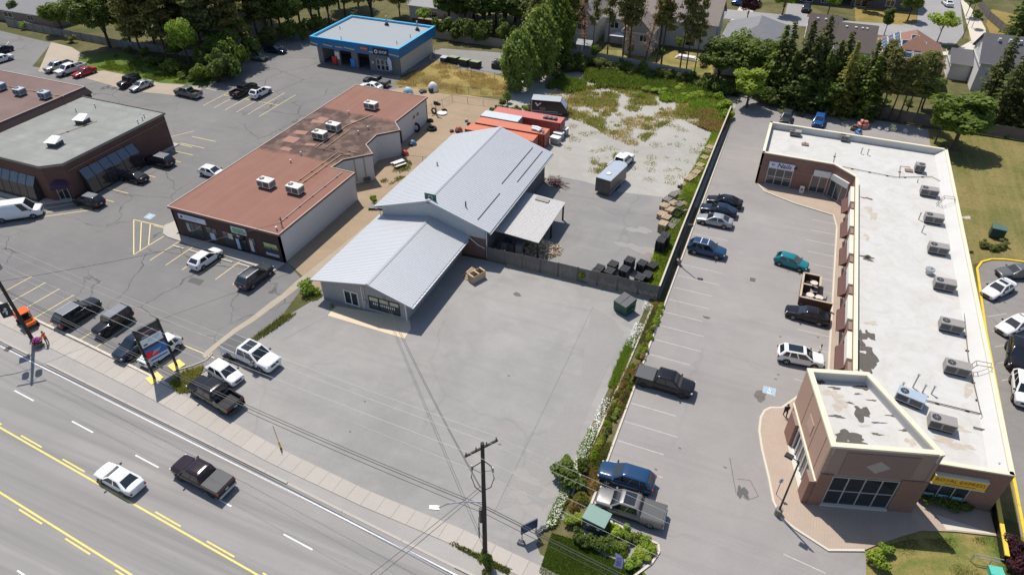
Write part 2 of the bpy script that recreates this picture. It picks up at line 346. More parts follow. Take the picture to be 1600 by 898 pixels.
# ---------------------------------------------------------------- painted markings
def line(name, a, b, w, z, m, parent):
    a = Vector((a[0], a[1])); b = Vector((b[0], b[1])); d = (b - a).normalized(); o = Vector((-d.y, d.x)) * w / 2
    return MB().quad((*(a - o), z), (*(b - o), z), (*(b + o), z), (*(a + o), z)).build(name, m, parent)
LEFT = bpy.data.objects['left_lot']; RIGHT = bpy.data.objects['right_lot']; MAIN = bpy.data.objects['main_lot']
Z = .010
def rline(s0, s1, n, w, m, nm='lane_marking'): return MB().quad((*road(s0, n - w / 2), Z), (*road(s1, n - w / 2), Z), (*road(s1, n + w / 2), Z), (*road(s0, n + w / 2), Z)).build(nm, m, STREET)
rline(-130, 20, 22.86, .14, WPA); rline(-130, 20, 15.86, .15, YEL); rline(-130, 20, 11.4, .15, YEL)
for k in range(-9, 5):
    s0 = -30.9 + 8.75 * k
    rline(s0, s0 + 3, 19.47, .13, WPA); rline(s0 + 1.2, s0 + 4.2, 7.6, .13, WPA)
for k in range(-14, 12):
    s0 = -36.0 + 5.95 * k
    rline(s0, s0 + 3.0, 16.16, .13, YEL); rline(s0 + 1.5, s0 + 4.5, 11.1, .13, YEL)
Z = .0125
def stall(a, b, m=YEL2, w=.11, p=LEFT, z=.0125): line('stall_line', a, b, w, z, m, p)
for k in range(10):
    x = -79.9 + 2.6 * k; y = 33.6 - .09 * (x + 72)
    stall((x, y), (x + .55, y + 4.8))
for q in ((-68.6), (-66.0), (-63.4), (-60.8), (-58.2), (-55.6), (-53.1)): stall((q, 47.1), (q + .25, 51.9))
for k in range(10): stall((-89.3, 53.5 + 2.6 * k), (-84.3, 53.5 + 2.6 * k))
for k in range(0, 6, 1): stall((-89.5, 53.9 + 2.6 * k), (-89.5, 55.7 + 2.6 * k), WPF, .16)
for x in (-96.6, -94.1, -91.6, -89.1, -86.6, -84.1): stall((x, 87.6), (x, 98.2))
stall((-96.6, 93.0), (-84.1, 93.0))
for a, b in (((308, 135), (338, 142)), ((325, 128), (352, 134)), ((333, 120), (356, 125)), ((262, 215), (303, 205)), ((266, 222), (300, 230)), ((240, 352), (263, 358)), ((0, 83), (14, 65)), ((287, 539), (335, 559)), ((287, 539), (262, 552)), ((265, 562), (215, 592))):
    stall(G(*a), G(*b))
for a, b in (((209, 343), (209, 398)), ((221, 345), (219, 391)), ((235, 349), (232, 384)), ((209, 343), (256, 354)), ((209, 398), (256, 369)), ((37, 343), (150, 327)), ((48, 335), (138, 323)), ((59, 328), (116, 318)), ((150, 327), (166, 317))):
    stall(G(*a), G(*b), YEL2, .13)
def ada(px, name, p, z):
    q = [Vector((*v, 0)) for v in PX(*px)]
    c = sum(q, Vector()) / 4
    MB().quad(*[(v.x, v.y, z) for v in q]).build(name, WPF, p)
    MB().quad(*[(c.x + (v.x - c.x) * .86, c.y + (v.y - c.y) * .86, z + .003) for v in q]).build('blue_panel', mat('faded_blue_paint', (.30, .42, .50), .85, var=.2, scale=3, space='world'), p)
    m = MB(); e = (q[1] - q[0]).normalized(); f = (q[3] - q[0]).normalized(); r = .26
    P2 = lambda a, b: (c.x + e.x * a + f.x * b, c.y + e.y * a + f.y * b, z + .006)
    ring = [(math.cos(t) * r, math.sin(t) * r - .1) for t in np.linspace(-2.6, 1.2, 12)]
    for (a, b), (a2, b2) in zip(ring, ring[1:]): m.quad(P2(a * .75, b * .75), P2(a2 * .75, b2 * .75), P2(a2, b2), P2(a, b))
    for pts in (((-.06, -.05), (.02, -.05), (.02, .34), (-.06, .34)), ((.0, -.05), (.26, -.05), (.26, .03), (.0, .03)), ((.2, -.3), (.27, -.3), (.27, 0), (.2, 0))): m.quad(*[P2(*v) for v in pts])
    m.build('access_symbol', WPA, p)
ada(((224, 340), (235, 343), (244, 336), (233, 333)), 'access_marking', LEFT, .0125)
ada(((1191, 613), (1211, 619), (1213, 607), (1193, 602)), 'access_marking', RIGHT, .018)
for k in range(24):
    y = 34.2 + 2.5 * k
    if y < 89: stall((-6.5, y), (-1.4 - random.random() * .8, y), WPF, .10, RIGHT, .018)
for k in range(13): stall((8.2 - random.random(), 56.2 + 2.72 * k), (11.1, 56.2 + 2.72 * k), WPF, .10, RIGHT, .018)
stall(G(1224, 865), G(1290, 895), WPF, .1, RIGHT, .018)
for k in range(7): stall((27.6 + .0 * k, 64 + 2.7 * k), (29.6, 65.4 + 2.7 * k), WPF, .09, bpy.data.objects['side_lane'], .016)
# patches, drain covers and stains with their own shape
TAR = mat('tar_patch', (.10, .098, .097), .9, var=.25, scale=1.2, fine=.3, space='world')
TAR2 = mat('worn_patch', (.262, .243, .235), .9, var=.2, scale=.8, fine=.3, space='world')
OIL = mat('oil_stain', (.13, .115, .10), .8, var=.3, scale=2, space='world')
def blob(name, c, rx, ry, z, m, parent, n=18, rough=.28, rz=0, seed=0):
    r = random.Random(seed); pts = []
    ph = [r.uniform(0, 6.28) for _ in range(4)]
    for k in range(n):
        t = 2 * math.pi * k / n; f = 1 + rough * (math.sin(2 * t + ph[0]) * .5 + math.sin(3 * t + ph[1]) * .4 + math.sin(5 * t + ph[2]) * .35 + r.uniform(-.25, .25))
        x, y = rx * f * math.cos(t), ry * f * math.sin(t); pts.append((c[0] + x * math.cos(rz) - y * math.sin(rz), c[1] + x * math.sin(rz) + y * math.cos(rz)))
    return MB().sheet(pts, z).build(name, m, parent)
MB().sheet(PX((293, 440), (300, 433), (320, 438), (312, 446)), .0125).build('asphalt_patch', TAR, LEFT)
MB().sheet(PX((1137, 714), (1192, 716), (1194, 785), (1150, 772)), .0175).build('asphalt_patch', TAR2, RIGHT)
blob('tar_stain', G(1158, 768), .32, .7, .021, TAR, RIGHT, seed=4, rough=.5); blob('tar_stain', G(1165, 771), .3, .4, .0225, TAR, RIGHT, seed=5, rough=.5)
blob('oil_stain', G(1188, 618), .62, .75, .0175, OIL, RIGHT, seed=6); blob('oil_stain', G(1104, 496), .38, .22, .0175, TAR, RIGHT, seed=8)
for k, q in enumerate(((1216, 585), (1212, 592), (1232, 424), (1219, 526), (1278, 527), (1133, 730), (1025, 733), (1062, 700), (1262, 830), (1320, 815))): blob('oil_spot', G(*q), .16, .1, .0175, OIL, RIGHT, seed=20 + k)
blob('oil_stain', G(708, 563), .75, .55, .016, mat('grey_stain', (.26, .25, .24), .9, var=.2, scale=2, space='world'), MAIN, seed=9)
for k, q in enumerate(((570, 627), (795, 587), (547, 674), (781, 694))): blob('oil_spot', G(*q), .14, .1, .016, OIL, MAIN, seed=40 + k)
blob('oil_stain', G(808, 460), .5, .35, .016, OIL, MAIN, seed=10)
MB().sheet(PX((905, 600), (925, 478), (960, 500), (975, 520), (930, 620), (880, 740), (800, 790), (770, 800)), .0145).build('asphalt_patch', mat('resurfaced_strip', (.272, .26, .248), .9, var=.14, scale=.25, fine=.22, bscale=8, space='world', spec=.2), MAIN)
for k, q in enumerate(((812, 775), (838, 800), (860, 770), (822, 745), (868, 800))): blob('bare_patch', G(*q), .9 + .3 * (k % 2), .6, .0175, mat('sandy_stain', (.29, .272, .256), .9, var=.15, scale=.8, fine=.3, space='world'), MAIN, seed=60 + k, rough=.45)
for k, (q, rx) in enumerate((((1012, 392), 1.2), ((985, 385), 1.6), ((1000, 360), 1.5), ((1015, 400), .9))): blob('dirt_stain', G(*q), rx, .8, .022 + .003 * k, mat('pale_stain', (.275, .258, .242), .9, var=.2, scale=.8, fine=.35, space='world') if k != 3 else mat('brown_stain', (.24, .20, .185), .9, var=.25, scale=1.5, fine=.3, space='world'), bpy.data.objects['yard_pavement'], seed=70 + k, rough=.5)
for a_, b_, p_, z_ in (((511, 494), (478, 512), MAIN, .0165), ((478, 512), (446, 529), MAIN, .0165), ((926, 480), (850, 640), MAIN, .0165), ((850, 640), (772, 800), MAIN, .0165), ((1140, 715), (1150, 770), RIGHT, .0215), ((1152, 748), (1172, 750), RIGHT, .0215), ((1172, 750), (1185, 775), RIGHT, .0215), ((1185, 775), (1168, 781), RIGHT, .0215), ((1168, 781), (1152, 770), RIGHT, .0215)): line('surface_crack', G(*a_), G(*b_), .05, z_, TAR if p_ is RIGHT else mat('grey_seam', (.17, .165, .16), .9, var=.3, scale=3, space='world'), p_)
DR = mat('cast_iron', (.05, .05, .05), .6, metal=.5)
def drain(q, parent):
    x, y = G(*q); m = MB()
    for k in range(5): m.box(x - .3 + .13 * k, x - .22 + .13 * k, y - .3, y + .3, .014, .03)
    m.box(x - .33, x + .33, y - .34, y - .3, .014, .032).box(x - .33, x + .33, y + .3, y + .34, .014, .032); m.build('drain_grate', DR, parent)
drain((1176, 437), RIGHT); drain((96, 184), LEFT); drain((13, 545), STREET); drain((1545, 610), bpy.data.objects['side_lane'])
# kerbs and raised walks
def kerb(name, label, pts, m, w=.18, h=.13, piece=3.0):
    t = thing(name, label, 'kerb', (*pts[0], 0)); 
    L_ = []
    for a, b in zip(pts, pts[1:]):
        a, b = Vector(a), Vector(b); n = max(1, round((b - a).length / piece))
        for k in range(n): L_.append((a.lerp(b, (k + .006) / n), a.lerp(b, (k + .994) / n)))
    for a, b in L_: MB().strip([tuple(a), tuple(b)], w, .005, h).build('kerb_stone', m, t, w=True)
    return t
kerb('kerb', 'concrete kerb between the sidewalk and the row of yellow stalls', [road(-108, 27.35), road(-85, 27.35), road(-66, 27.3), road(-51.5, 27.0)], CONC2, .26)
kerb('kerb', 'thin curved kerb leading from the tall pylon sign to the white cars', PX((278, 578), (300, 572), (322, 563), (333, 552)), CONC, .14, .1, 1.5)
kerb('kerb', 'pale kerb between the parked cars and the planted strip', [(-6.75, 34.2), (-6.75, 66), (-6.72, 90), (-6.7, 116)], CONC2, .17, .14)
kerb('kerb', 'rough kerb between the planted strip and the bleached lot', PX((1020, 478), (985, 560), (950, 640), (915, 720), (893, 775)), CONC2, .2, .16, 1.3)
kerb('kerb', 'curved kerb round the corner shrubs beside the silver pickup', PX((922, 797), (960, 818), (1000, 838), (1028, 850), (1030, 862), (1018, 880), (995, 897), (975, 912)), CONC2, .17, .14, 1.5)
kerb('kerb', 'bright yellow kerb following the back of the white roofed plaza', [(26.7, 30), (26.75, 47.8), (27.0, 71.6), (27.5, 84.6), (28.2, 86.4), (29.4, 87.5), (31, 88.1), (34, 88.5), (60, 88.7)], YELC, .24, .15)
PW = MB().prism([*PX((1184, 288), (1195, 300), (1240, 318), (1302, 337)), (11.15, 88), (11.2, 58.0), (7.2, 51.6), (6.2, 51.2), (5.7, 50.6), (5.45, 49.6), (5.5, 47.8), (6.0, 45.6), (6.9, 42.6), (7.5, 40.3), (8.3, 38.9), (9.4, 38.3), (12.0, 37.3), *PX((1350, 860), (1376, 849), (1412, 837), (1440, 829), (1490, 831), (1556, 838)), (24.4, 46), (12.3, 54), (12.3, 93), (9, 96.6), (-.4, 96.8)], .004, .13).build('plaza_walk', PAVER, kind='structure')
PX_WALK = [*PX((1184, 288), (1195, 300), (1240, 318), (1302, 337)), (11.15, 88), (11.2, 58.0), (7.2, 51.6), (6.2, 51.2), (5.7, 50.6), (5.45, 49.6), (5.5, 47.8), (6.0, 45.6), (6.9, 42.6), (7.5, 40.3), (8.3, 38.9), (9.4, 38.3), (12.0, 37.3), G(1350, 860)]
m = MB().strip(PX_WALK, .2, .004, .137); m.build('kerb_edge', CONC2, PW)
MB().prism(PX((1462, 805), (1555, 836), (1490, 829), (1478, 829)), .01, .145).build('concrete_path', CONC2, PW)
MB().prism([(-88.9, 56), (-89.0, 73.8), (-90.9, 73.8), (-91.0, 60), (-92.4, 54.6), (-95, 52.4), (-110, 52.3), (-110, 51.2), (-96, 51.2), (-92.8, 51.8), (-90.2, 53.8)], .004, .14).build('brick_block_walk', CONC, kind='structure')
MB().prism([(-70.4, 52.0), (-52.6, 50.9), (-52.4, 53.0), (-69.9, 53.0), (-69.9, 57), (-72.0, 56.5), (-72.9, 54.0), (-71.6, 52.4)], .004, .13).build('shop_front_walk', CONC, kind='structure')
for k in range(6): MB().obox((-67.3 + 2.6 * k, 50.7, .013), (1.7, .16, .12)).build('wheel_stop', CONC2, LEFT)

# ================================================================= buildings
def HY(px, py, y):
    """where the sight line through a pixel meets the wall plane y = const: (x, z)"""
    u = (px - 800) / FPX; v = (py - 449) / FPX; Y = cP - v * sP; Zr = -sP - v * cP
    dx, dy = cY * u - sY * Y, sY * u + cY * Y; t = y / dy; return dx * t, CAM_H + Zr * t
def HX(px, py, x):
    u = (px - 800) / FPX; v = (py - 449) / FPX; Y = cP - v * sP; Zr = -sP - v * cP
    dx, dy = cY * u - sY * Y, sY * u + cY * Y; t = x / dx; return dy * t, CAM_H + Zr * t
GLASS = mat('dark_glass', (.02, .025, .03), .06, var=.2, scale=.4, spec=.9)
GLASSB = mat('shop_glass', (.05, .06, .07), .08, var=.5, scale=.5, spec=.9)
BLK = mat('black_metal', (.018, .018, .02), .5, var=.2)
WHT = mat('white_trim', (.72, .71, .68), .55, var=.06)
STEEL = mat('galvanised_steel', (.42, .43, .44), .45, metal=.6, var=.15, scale=3)
ALU = mat('aluminium_frame', (.5, .5, .5), .4, metal=.4, var=.1)
class Wall:
    """a vertical wall plane: origin o, direction u along it, outward normal n"""
    def __init__(s, o, u, n): s.o, s.u, s.n = Vector(o), Vector(u).normalized(), Vector(n).normalized()
    def p(s, a, d=0): q = s.o + s.u * a + s.n * d; return (q.x, q.y)
    def box(s, m, a0, a1, z0, z1, d0, d1): return m.prism([s.p(a0, d0), s.p(a1, d0), s.p(a1, d1), s.p(a0, d1)], z0, z1)
    @property
    def rz(s): return math.atan2(s.n.y, s.n.x) + math.pi / 2
def window(W, T, a0, a1, z0, z1, cols=1, rows=1, fm=ALU, gm=GLASS, fw=.07, d=.05, name='window', sill=False):
    m = MB()
    W.box(m, a0, a1, z0, z0 + fw, .003, d); W.box(m, a0, a1, z1 - fw, z1, .003, d)
    W.box(m, a0, a0 + fw, z0 + fw + .002, z1 - fw - .002, .003, d); W.box(m, a1 - fw, a1, z0 + fw + .002, z1 - fw - .002, .003, d)
    for k in range(1, cols):
        x = a0 + (a1 - a0) * k / cols; W.box(m, x - fw / 2, x + fw / 2, z0 + fw + .002, z1 - fw - .002, .004, d - .003)
    for k in range(1, rows):
        z = z0 + (z1 - z0) * k / rows; W.box(m, a0 + fw + .002, a1 - fw - .002, z - fw / 2, z + fw / 2, .005, d - .006)
    f = m.build(name, fm, T, w=True)
    for i in range(cols):
        for j in range(rows):
            q = MB(); x0 = a0 + (a1 - a0) * i / cols; x1 = a0 + (a1 - a0) * (i + 1) / cols; y0 = z0 + (z1 - z0) * j / rows; y1 = z0 + (z1 - z0) * (j + 1) / rows
            W.box(q, x0 + fw * .4, x1 - fw * .4, y0 + fw * .4, y1 - fw * .4, .002, .02); q.build('pane', gm, f, w=True)
    if sill:
        q = MB(); W.box(q, a0 - .05, a1 + .05, z0 - .1, z0 - .003, .002, d + .05); q.build('sill', CONC2, f, w=True)
    return f
def roof_edge(poly, w, z0, z1, T, m, name='parapet'):
    """parapet pieces along each side of a footprint"""
    n = len(poly); a = sum(poly[i][0] * poly[(i + 1) % n][1] - poly[(i + 1) % n][0] * poly[i][1] for i in range(n))
    if a < 0: poly = poly[::-1]
    inn = []
    for i in range(n):
        p0, p1, p2 = Vector(poly[i - 1]), Vector(poly[i]), Vector(poly[(i + 1) % n])
        d1 = (p1 - p0).normalized(); d2 = (p2 - p1).normalized(); n1 = Vector((-d1.y, d1.x)); n2 = Vector((-d2.y, d2.x))
        k = 1 + n1.dot(n2); inn.append(p1 + (n1 + n2) * (w / max(.3, k)))
    for i in range(n):
        j = (i + 1) % n; MB().prism([poly[i], poly[j], tuple(inn[j]), tuple(inn[i])], z0, z1).build(name, m, T, w=True)
    return [tuple(q) for q in inn]
def ac_unit(x, y, z, size=(2.0, 1.15, 1.0), rz=0, col='grey', label='', group=None, fan=-.55):
    top = {'grey': mat('grey_cabinet', (.27, .25, .235), .6, var=.12, scale=2), 'white': mat('cream_cabinet', (.62, .6, .55), .6, var=.08, scale=2), 'blue': mat('bluish_cabinet', (.33, .40, .47), .5, var=.1)}[col]
    sx, sy, sz = size
    t = thing('rooftop_air_conditioner', label, 'air conditioner', (x, y, z), rz, group)
    MB().box(-sx / 2 + .12, sx / 2 - .12, -sy / 2 + .1, sy / 2 - .1, 0, .22).build('roof_curb', BLK, t)
    MB().box(-sx / 2, sx / 2, -sy / 2, sy / 2, .221, .22 + sz).build('casing', top, t)
    f = MB().cyl((sx * fan * .5, 0, .221 + sz), .36, .04, 18).build('fan_opening', BLK, t)
    g = MB()
    for k in range(4): a = math.pi * k / 4; g.obox((sx * fan * .5, 0, .262 + sz), (.72, .02, .015 + .001 * k), a)
    g.build('fan_guard', STEEL, f)
    dk = mat('cabinet_panel', (.20, .19, .18) if col != 'white' else (.09, .09, .09), .6, var=.15)
    MB().box(sx * .02, sx * .44, -sy / 2 - .02, -sy / 2 - .002, .35, .1 + sz).build('access_panel', dk, t)
    m = MB()
    for k in range(6): m.box(-sx * .46, -sx * .06, -sy / 2 - .025, -sy / 2 - .002, .36 + k * sz * .12, .36 + k * sz * .12 + sz * .075)
    m.build('coil_grille', dk, t)
    m = MB()
    for k in range(5): m.box(sx / 2 + .002, sx / 2 + .025, -sy * .42, sy * .42, .36 + k * sz * .14, .36 + k * sz * .14 + sz * .085)
    m.build('side_louvre', dk, t)
    return t
def vent(x, y, z, h=.5, r=.09, name='roof_vent', parent=None, cap=True, m=None):
    b = MB().cyl((x, y, z), r, h, 8)
    if cap: b.cyl((x, y, z + h), r * 1.7, .1, 8)
    return b.build(name, m or STEEL, parent, w=True)

# ---------------------------------------------------------------- metal roofed building in the middle
RIBM = mat('white_metal_roof', (.475, .488, .51), .42, metal=.15, var=.05, scale=.35, fine=.06, bscale=3)
RIBD = mat('roof_rib_metal', (.455, .468, .49), .45, metal=.2, var=.05)
BD = thing('metal_roofed_building', 'low shop with ribbed white metal gable roofs and grey board walls', 'building', (-37, 64, 0))
def vertical_boards(name, base): return bandmat(name, base, sc3(base, .6), .3, .035, axis=0, var=.12)
BOARD = vertical_boards('grey_board_siding', (.36, .345, .33))
MB().prism([(-44.0, 49.2), (-32.9, 49.2), (-32.9, 63.5), (-44.0, 63.5)], .005, 2.75).build('front_wing_wall', BOARD, BD, w=True)
MB().quad((-44.0, 49.2, 2.75), (-32.9, 49.2, 2.75), (-37.1, 49.2, 4.3)).build('front_gable', BOARD, BD, w=True)
def gable(T, x0, x1, xr, y0, y1, ze, zr, th, m, rm, pitch, nm, oversail=True):
    """two ribbed slopes with real thickness"""
    for side, xe in (('w', x0), ('e', x1)):
        b = MB(); b.quad((xr, y0, zr), (xr, y1, zr), (xe, y1, ze), (xe, y0, ze)) if side == 'w' else b.quad((xr, y1, zr), (xr, y0, zr), (xe, y0, ze), (xe, y1, ze))
        b.quad((xr, y0, zr - th), (xe, y0, ze - th), (xe, y1, ze - th), (xr, y1, zr - th)); b.quad((xe, y0, ze), (xe, y1, ze), (xe, y1, ze - th), (xe, y0, ze - th))
        b.quad((xr, y0, zr), (xe, y0, ze), (xe, y0, ze - th), (xr, y0, zr - th)); b.quad((xr, y1, zr), (xe, y1, ze), (xe, y1, ze - th), (xr, y1, zr - th))
        sl_ = b.build('roof_slope', m, T, w=True)
        r = MB(); n = int((y1 - y0) / pitch)
        for k in range(1, n):
            y = y0 + (y1 - y0) * k / n; hw = .028; h = .026
            r.quad((xr, y - hw, zr + .003), (xr, y - hw * .4, zr + h), (xe, y - hw * .4, ze + h), (xe, y - hw, ze + .003)); r.quad((xr, y - hw * .4, zr + h), (xr, y + hw * .4, zr + h), (xe, y + hw * .4, ze + h), (xe, y - hw * .4, ze + h))
            r.quad((xr, y + hw * .4, zr + h), (xr, y + hw, zr + .003), (xe, y + hw, ze + .003), (xe, y + hw * .4, ze + h))
        r.build('roof_ribs', rm, sl_, w=True, kind='stuff')
    c = MB(); c.quad((xr - .22, y0, zr - .02), (xr - .22, y1, zr - .02), (xr, y1, zr + .07), (xr, y0, zr + .07)); c.quad((xr, y0, zr + .07), (xr, y1, zr + .07), (xr + .22, y1, zr - .02), (xr + .22, y0, zr - .02))
    c.build('ridge_cap', rm, T, w=True)
gable(BD, -44.9, -31.7, -37.1, 48.5, 63.58, 2.85, 4.45, .14, RIBM, RIBD, .3, 'front')
BRK = brickmat('dark_red_block', (.20, .115, .095), (.24, .14, .115), (.2, .17, .15))
MB().prism([(-44.2, 63.6), (-29.7, 63.6), (-29.7, 85.0), (-44.2, 85.0)], .005, 2.9).build('rear_block_wall', BRK, BD, w=True)
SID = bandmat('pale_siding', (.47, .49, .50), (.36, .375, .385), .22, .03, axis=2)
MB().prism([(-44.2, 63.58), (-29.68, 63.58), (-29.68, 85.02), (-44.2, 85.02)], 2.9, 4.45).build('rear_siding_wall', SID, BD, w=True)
MB().quad((-44.2, 63.58, 4.45), (-29.68, 63.58, 4.45), (-36.95, 63.58, 7.0)).build('rear_gable', SID, BD, w=True)
MB().quad((-44.2, 85.02, 4.45), (-36.95, 85.02, 7.0), (-29.68, 85.02, 4.45)).build('rear_gable', SID, BD, w=True)
gable(BD, -45.0, -28.7, -36.95, 62.9, 85.7, 4.5, 7.15, .16, RIBM, RIBD, .42, 'rear')
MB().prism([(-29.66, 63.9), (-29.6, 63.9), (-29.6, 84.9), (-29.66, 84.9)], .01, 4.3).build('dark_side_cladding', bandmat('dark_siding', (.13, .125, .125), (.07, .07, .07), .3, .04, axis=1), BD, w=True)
GW = Wall((-44.2, 63.58), (1, 0), (0, -1))
q = MB(); x, z = HY(673, 311, 63.58); GW.box(q, x + 44.2 - .8, x + 44.2 + .8, z - .65, z + .75, .003, .05); q.build('green_panel', mat('green_board', (.03, .16, .09), .6, var=.1), BD, w=True)
window(Wall((-44.2, 63.53), (1, 0), (0, -1)), BD, x + 44.2 - .25, x + 44.2 + .3, z - .3, z + .5, 1, 2, WHT, GLASS, .07)
FW = Wall((-44.0, 49.2), (1, 0), (0, -1))
def hy_rect(a, b, y, x0): (xa, za), (xb, zb) = HY(*a, y), HY(*b, y); return xa - x0, xb - x0, za, zb
a = HY(540, 472, 49.2)[0] + 44; b = HY(562, 477, 49.2)[0] + 44
window(FW, BD, a, b, .12, 2.15, 2, 1, WHT, GLASS, .11, .07, 'sliding_door')
a = HY(578, 480, 49.2)[0] + 44; b = HY(626, 492, 49.2)[0] + 44
wf = window(FW, BD, a, b, .45, 2.25, 3, 1, BLK, GLASSB, .09, .07)
POST = mat('window_poster', (.52, .50, .34), .7, var=.2, scale=3)
for k in range(3):
    q = MB(); w_ = (b - a) / 3; FW.box(q, a + w_ * k + .1, a + w_ * (k + 1) - .1, 1.62, 2.12, .021, .028); q.build('window_poster', POST, BD, w=True)
for k in range(12):
    q = MB(); xx = a + .55 + k * (b - a - 1.1) / 12; FW.box(q, xx, xx + .12, 1.08, 1.4, .021, .028); q.build('window_lettering', WHT, BD, w=True)
for t0, t1, zt_, d0 in ((-.05, .06, 2.7, -.02), (11.0, 11.14, 2.7, -.02), (a - .85, a - .77, 3.2, .003)): q = MB(); FW.box(q, t0, t1, .01, zt_, d0, .05); q.build('corner_trim', WHT, BD, w=True)
q = MB(); FW.box(q, a - .6, a - .3, 1.0, 1.5, .003, .18); FW.box(q, a - .5, a - .4, 1.5, 3.4, .003, .08); q.build('electric_meter', STEEL, BD, w=True)
q = MB(); q.tube([(-29.2, 62.95, 4.3), (-29.45, 63.5, 4.0), (-29.45, 63.45, .1)], .07, 6); q.build('downspout', WHT, BD, w=True)
MB().tube([(-44.9, 62.9, 4.3), (-44.5, 63.4, 3.7), (-44.4, 63.45, 1.5)], .07, 6).build('downspout', WHT, BD, w=True)
MB().tube([(-31.7, 63.4, 2.7), (-30.6, 63.45, 1.9), (-29.7, 63.45, 1.6)], .06, 6).build('downspout', WHT, BD, w=True)
# gutters: a ladder-like strip along the low eave of the front wing
q = MB(); q.box(-31.9, -31.45, 48.5, 62.6, 2.70, 2.76); q.box(-31.5, -31.44, 48.5, 62.6, 2.77, 2.84)
for k in range(24): q.box(-31.9, -31.51, 48.7 + .58 * k, 48.78 + .58 * k, 2.765, 2.83)
q.build('gutter', RIBD, BD, w=True)
MB().box(-28.75, -28.55, 62.9, 85.7, 4.2, 4.33).build('gutter', RIBD, BD, w=True)
for px in ((728, 326),): 
    x, y = G(*px, 5.6); MB().tube([(x, y, 5.0), (x, y, 6.6)], .09, 8).build('flue_pipe', BLK, BD, w=True)
x, y = G(683, 253, 6.3); MB().tube([(x, y, 5.6), (x, y, 6.35)], .12, 8).build('roof_vent', STEEL, BD, w=True)
for (y0, y1, off) in ((64, 71, 2.1), (73, 84.5, 2.7), (75, 84.8, 1.3)):
    zf = lambda x: 4.5 + (7.15 - 4.5) * (-28.7 - x) / (-28.7 + 36.95)
    x = -28.7 - off; MB().quad((x - .05, y0, zf(x - .05) + .05), (x + .05, y0, zf(x + .05) + .05), (x + .05, y1, zf(x + .05) + .05), (x - .05, y1, zf(x - .05) + .05)).build('snow_guard', BLK, BD, w=True)
# lean-to canopy
CT = BD
CANO = mat('speckled_canopy_roof', (.46, .45, .44), .6, var=.25, scale=2.5, fine=.45, bscale=9)
q = MB(); q.quad((-29.3, 65.7, 3.05), (-23.4, 65.7, 2.65), (-23.4, 76.1, 2.65), (-29.3, 76.1, 3.05)); q.quad((-29.3, 65.7, 2.95), (-29.3, 76.1, 2.95), (-23.4, 76.1, 2.55), (-23.4, 65.7, 2.55))
q.quad((-29.3, 65.7, 2.95), (-23.4, 65.7, 2.55), (-23.4, 65.7, 2.65), (-29.3, 65.7, 3.05)); q.quad((-23.4, 65.7, 2.55), (-23.4, 76.1, 2.55), (-23.4, 76.1, 2.65), (-23.4, 65.7, 2.65)); q.quad((-29.3, 76.1, 2.95), (-29.3, 76.1, 3.05), (-23.4, 76.1, 2.65), (-23.4, 76.1, 2.55))
cn = q.build('canopy_roof', CANO, BD, w=True)
q = MB()
for k in range(34):
    y = 65.9 + .3 * k; q.quad((-29.3, y, 3.055), (-23.4, y, 2.655), (-23.4, y + .06, 2.69), (-29.3, y + .06, 3.09)); q.quad((-29.3, y + .06, 3.09), (-23.4, y + .06, 2.69), (-23.4, y + .12, 2.655), (-29.3, y + .12, 3.055))
q.build('roof_ribs', CANO, cn, w=True, kind='stuff')
q = MB().obox((-26.4, 75.2, 2.95), (1.9, .9, .05), 0, 0, R(3.9)); q.build('roof_sheet', mat('weathered_sheet', (.30, .28, .25), .8, var=.3, scale=2), cn, w=True)
for y in (66.0, 71.0, 75.8): MB().box(-23.7, -23.5, y - .1, y + .1, .01, 2.56).build('canopy_post', BLK, BD, w=True)

# ---------------------------------------------------------------- brown roofed shop unit
DB = brickmat('dark_brown_brick', (.085, .048, .042), (.10, .058, .05), (.09, .075, .07))
WB = mat('white_block_wall', (.60, .60, .585), .8, var=.06, scale=.5, fine=.1, bscale=6)
BN = thing('brown_roofed_building', 'long single storey shop block with rust brown flat roof and stepped white side wall', 'building', (-61, 75, 0))
FP = [(-69.6, 53.2), (-52.5, 53.2), (-52.5, 69.9), (-56.4, 70.0), (-56.2, 72.6), (-53.2, 75.8), (-55.7, 78.0), (-56.0, 81.4), (-53.5, 84.3), (-55.7, 86.6), (-55.7, 97.3), (-69.6, 97.3)]
n = len(FP)
for i in range(n):
    a, b = FP[i], FP[(i + 1) % n]; d = (Vector(b) - Vector(a)).normalized(); o = Vector((-d.y, d.x)) * .25
    MB().prism([a, b, (b[0] + o.x, b[1] + o.y), (a[0] + o.x, a[1] + o.y)], .005, 4.05).build('wall', DB if i in (0, n - 1) else WB, BN, w=True)
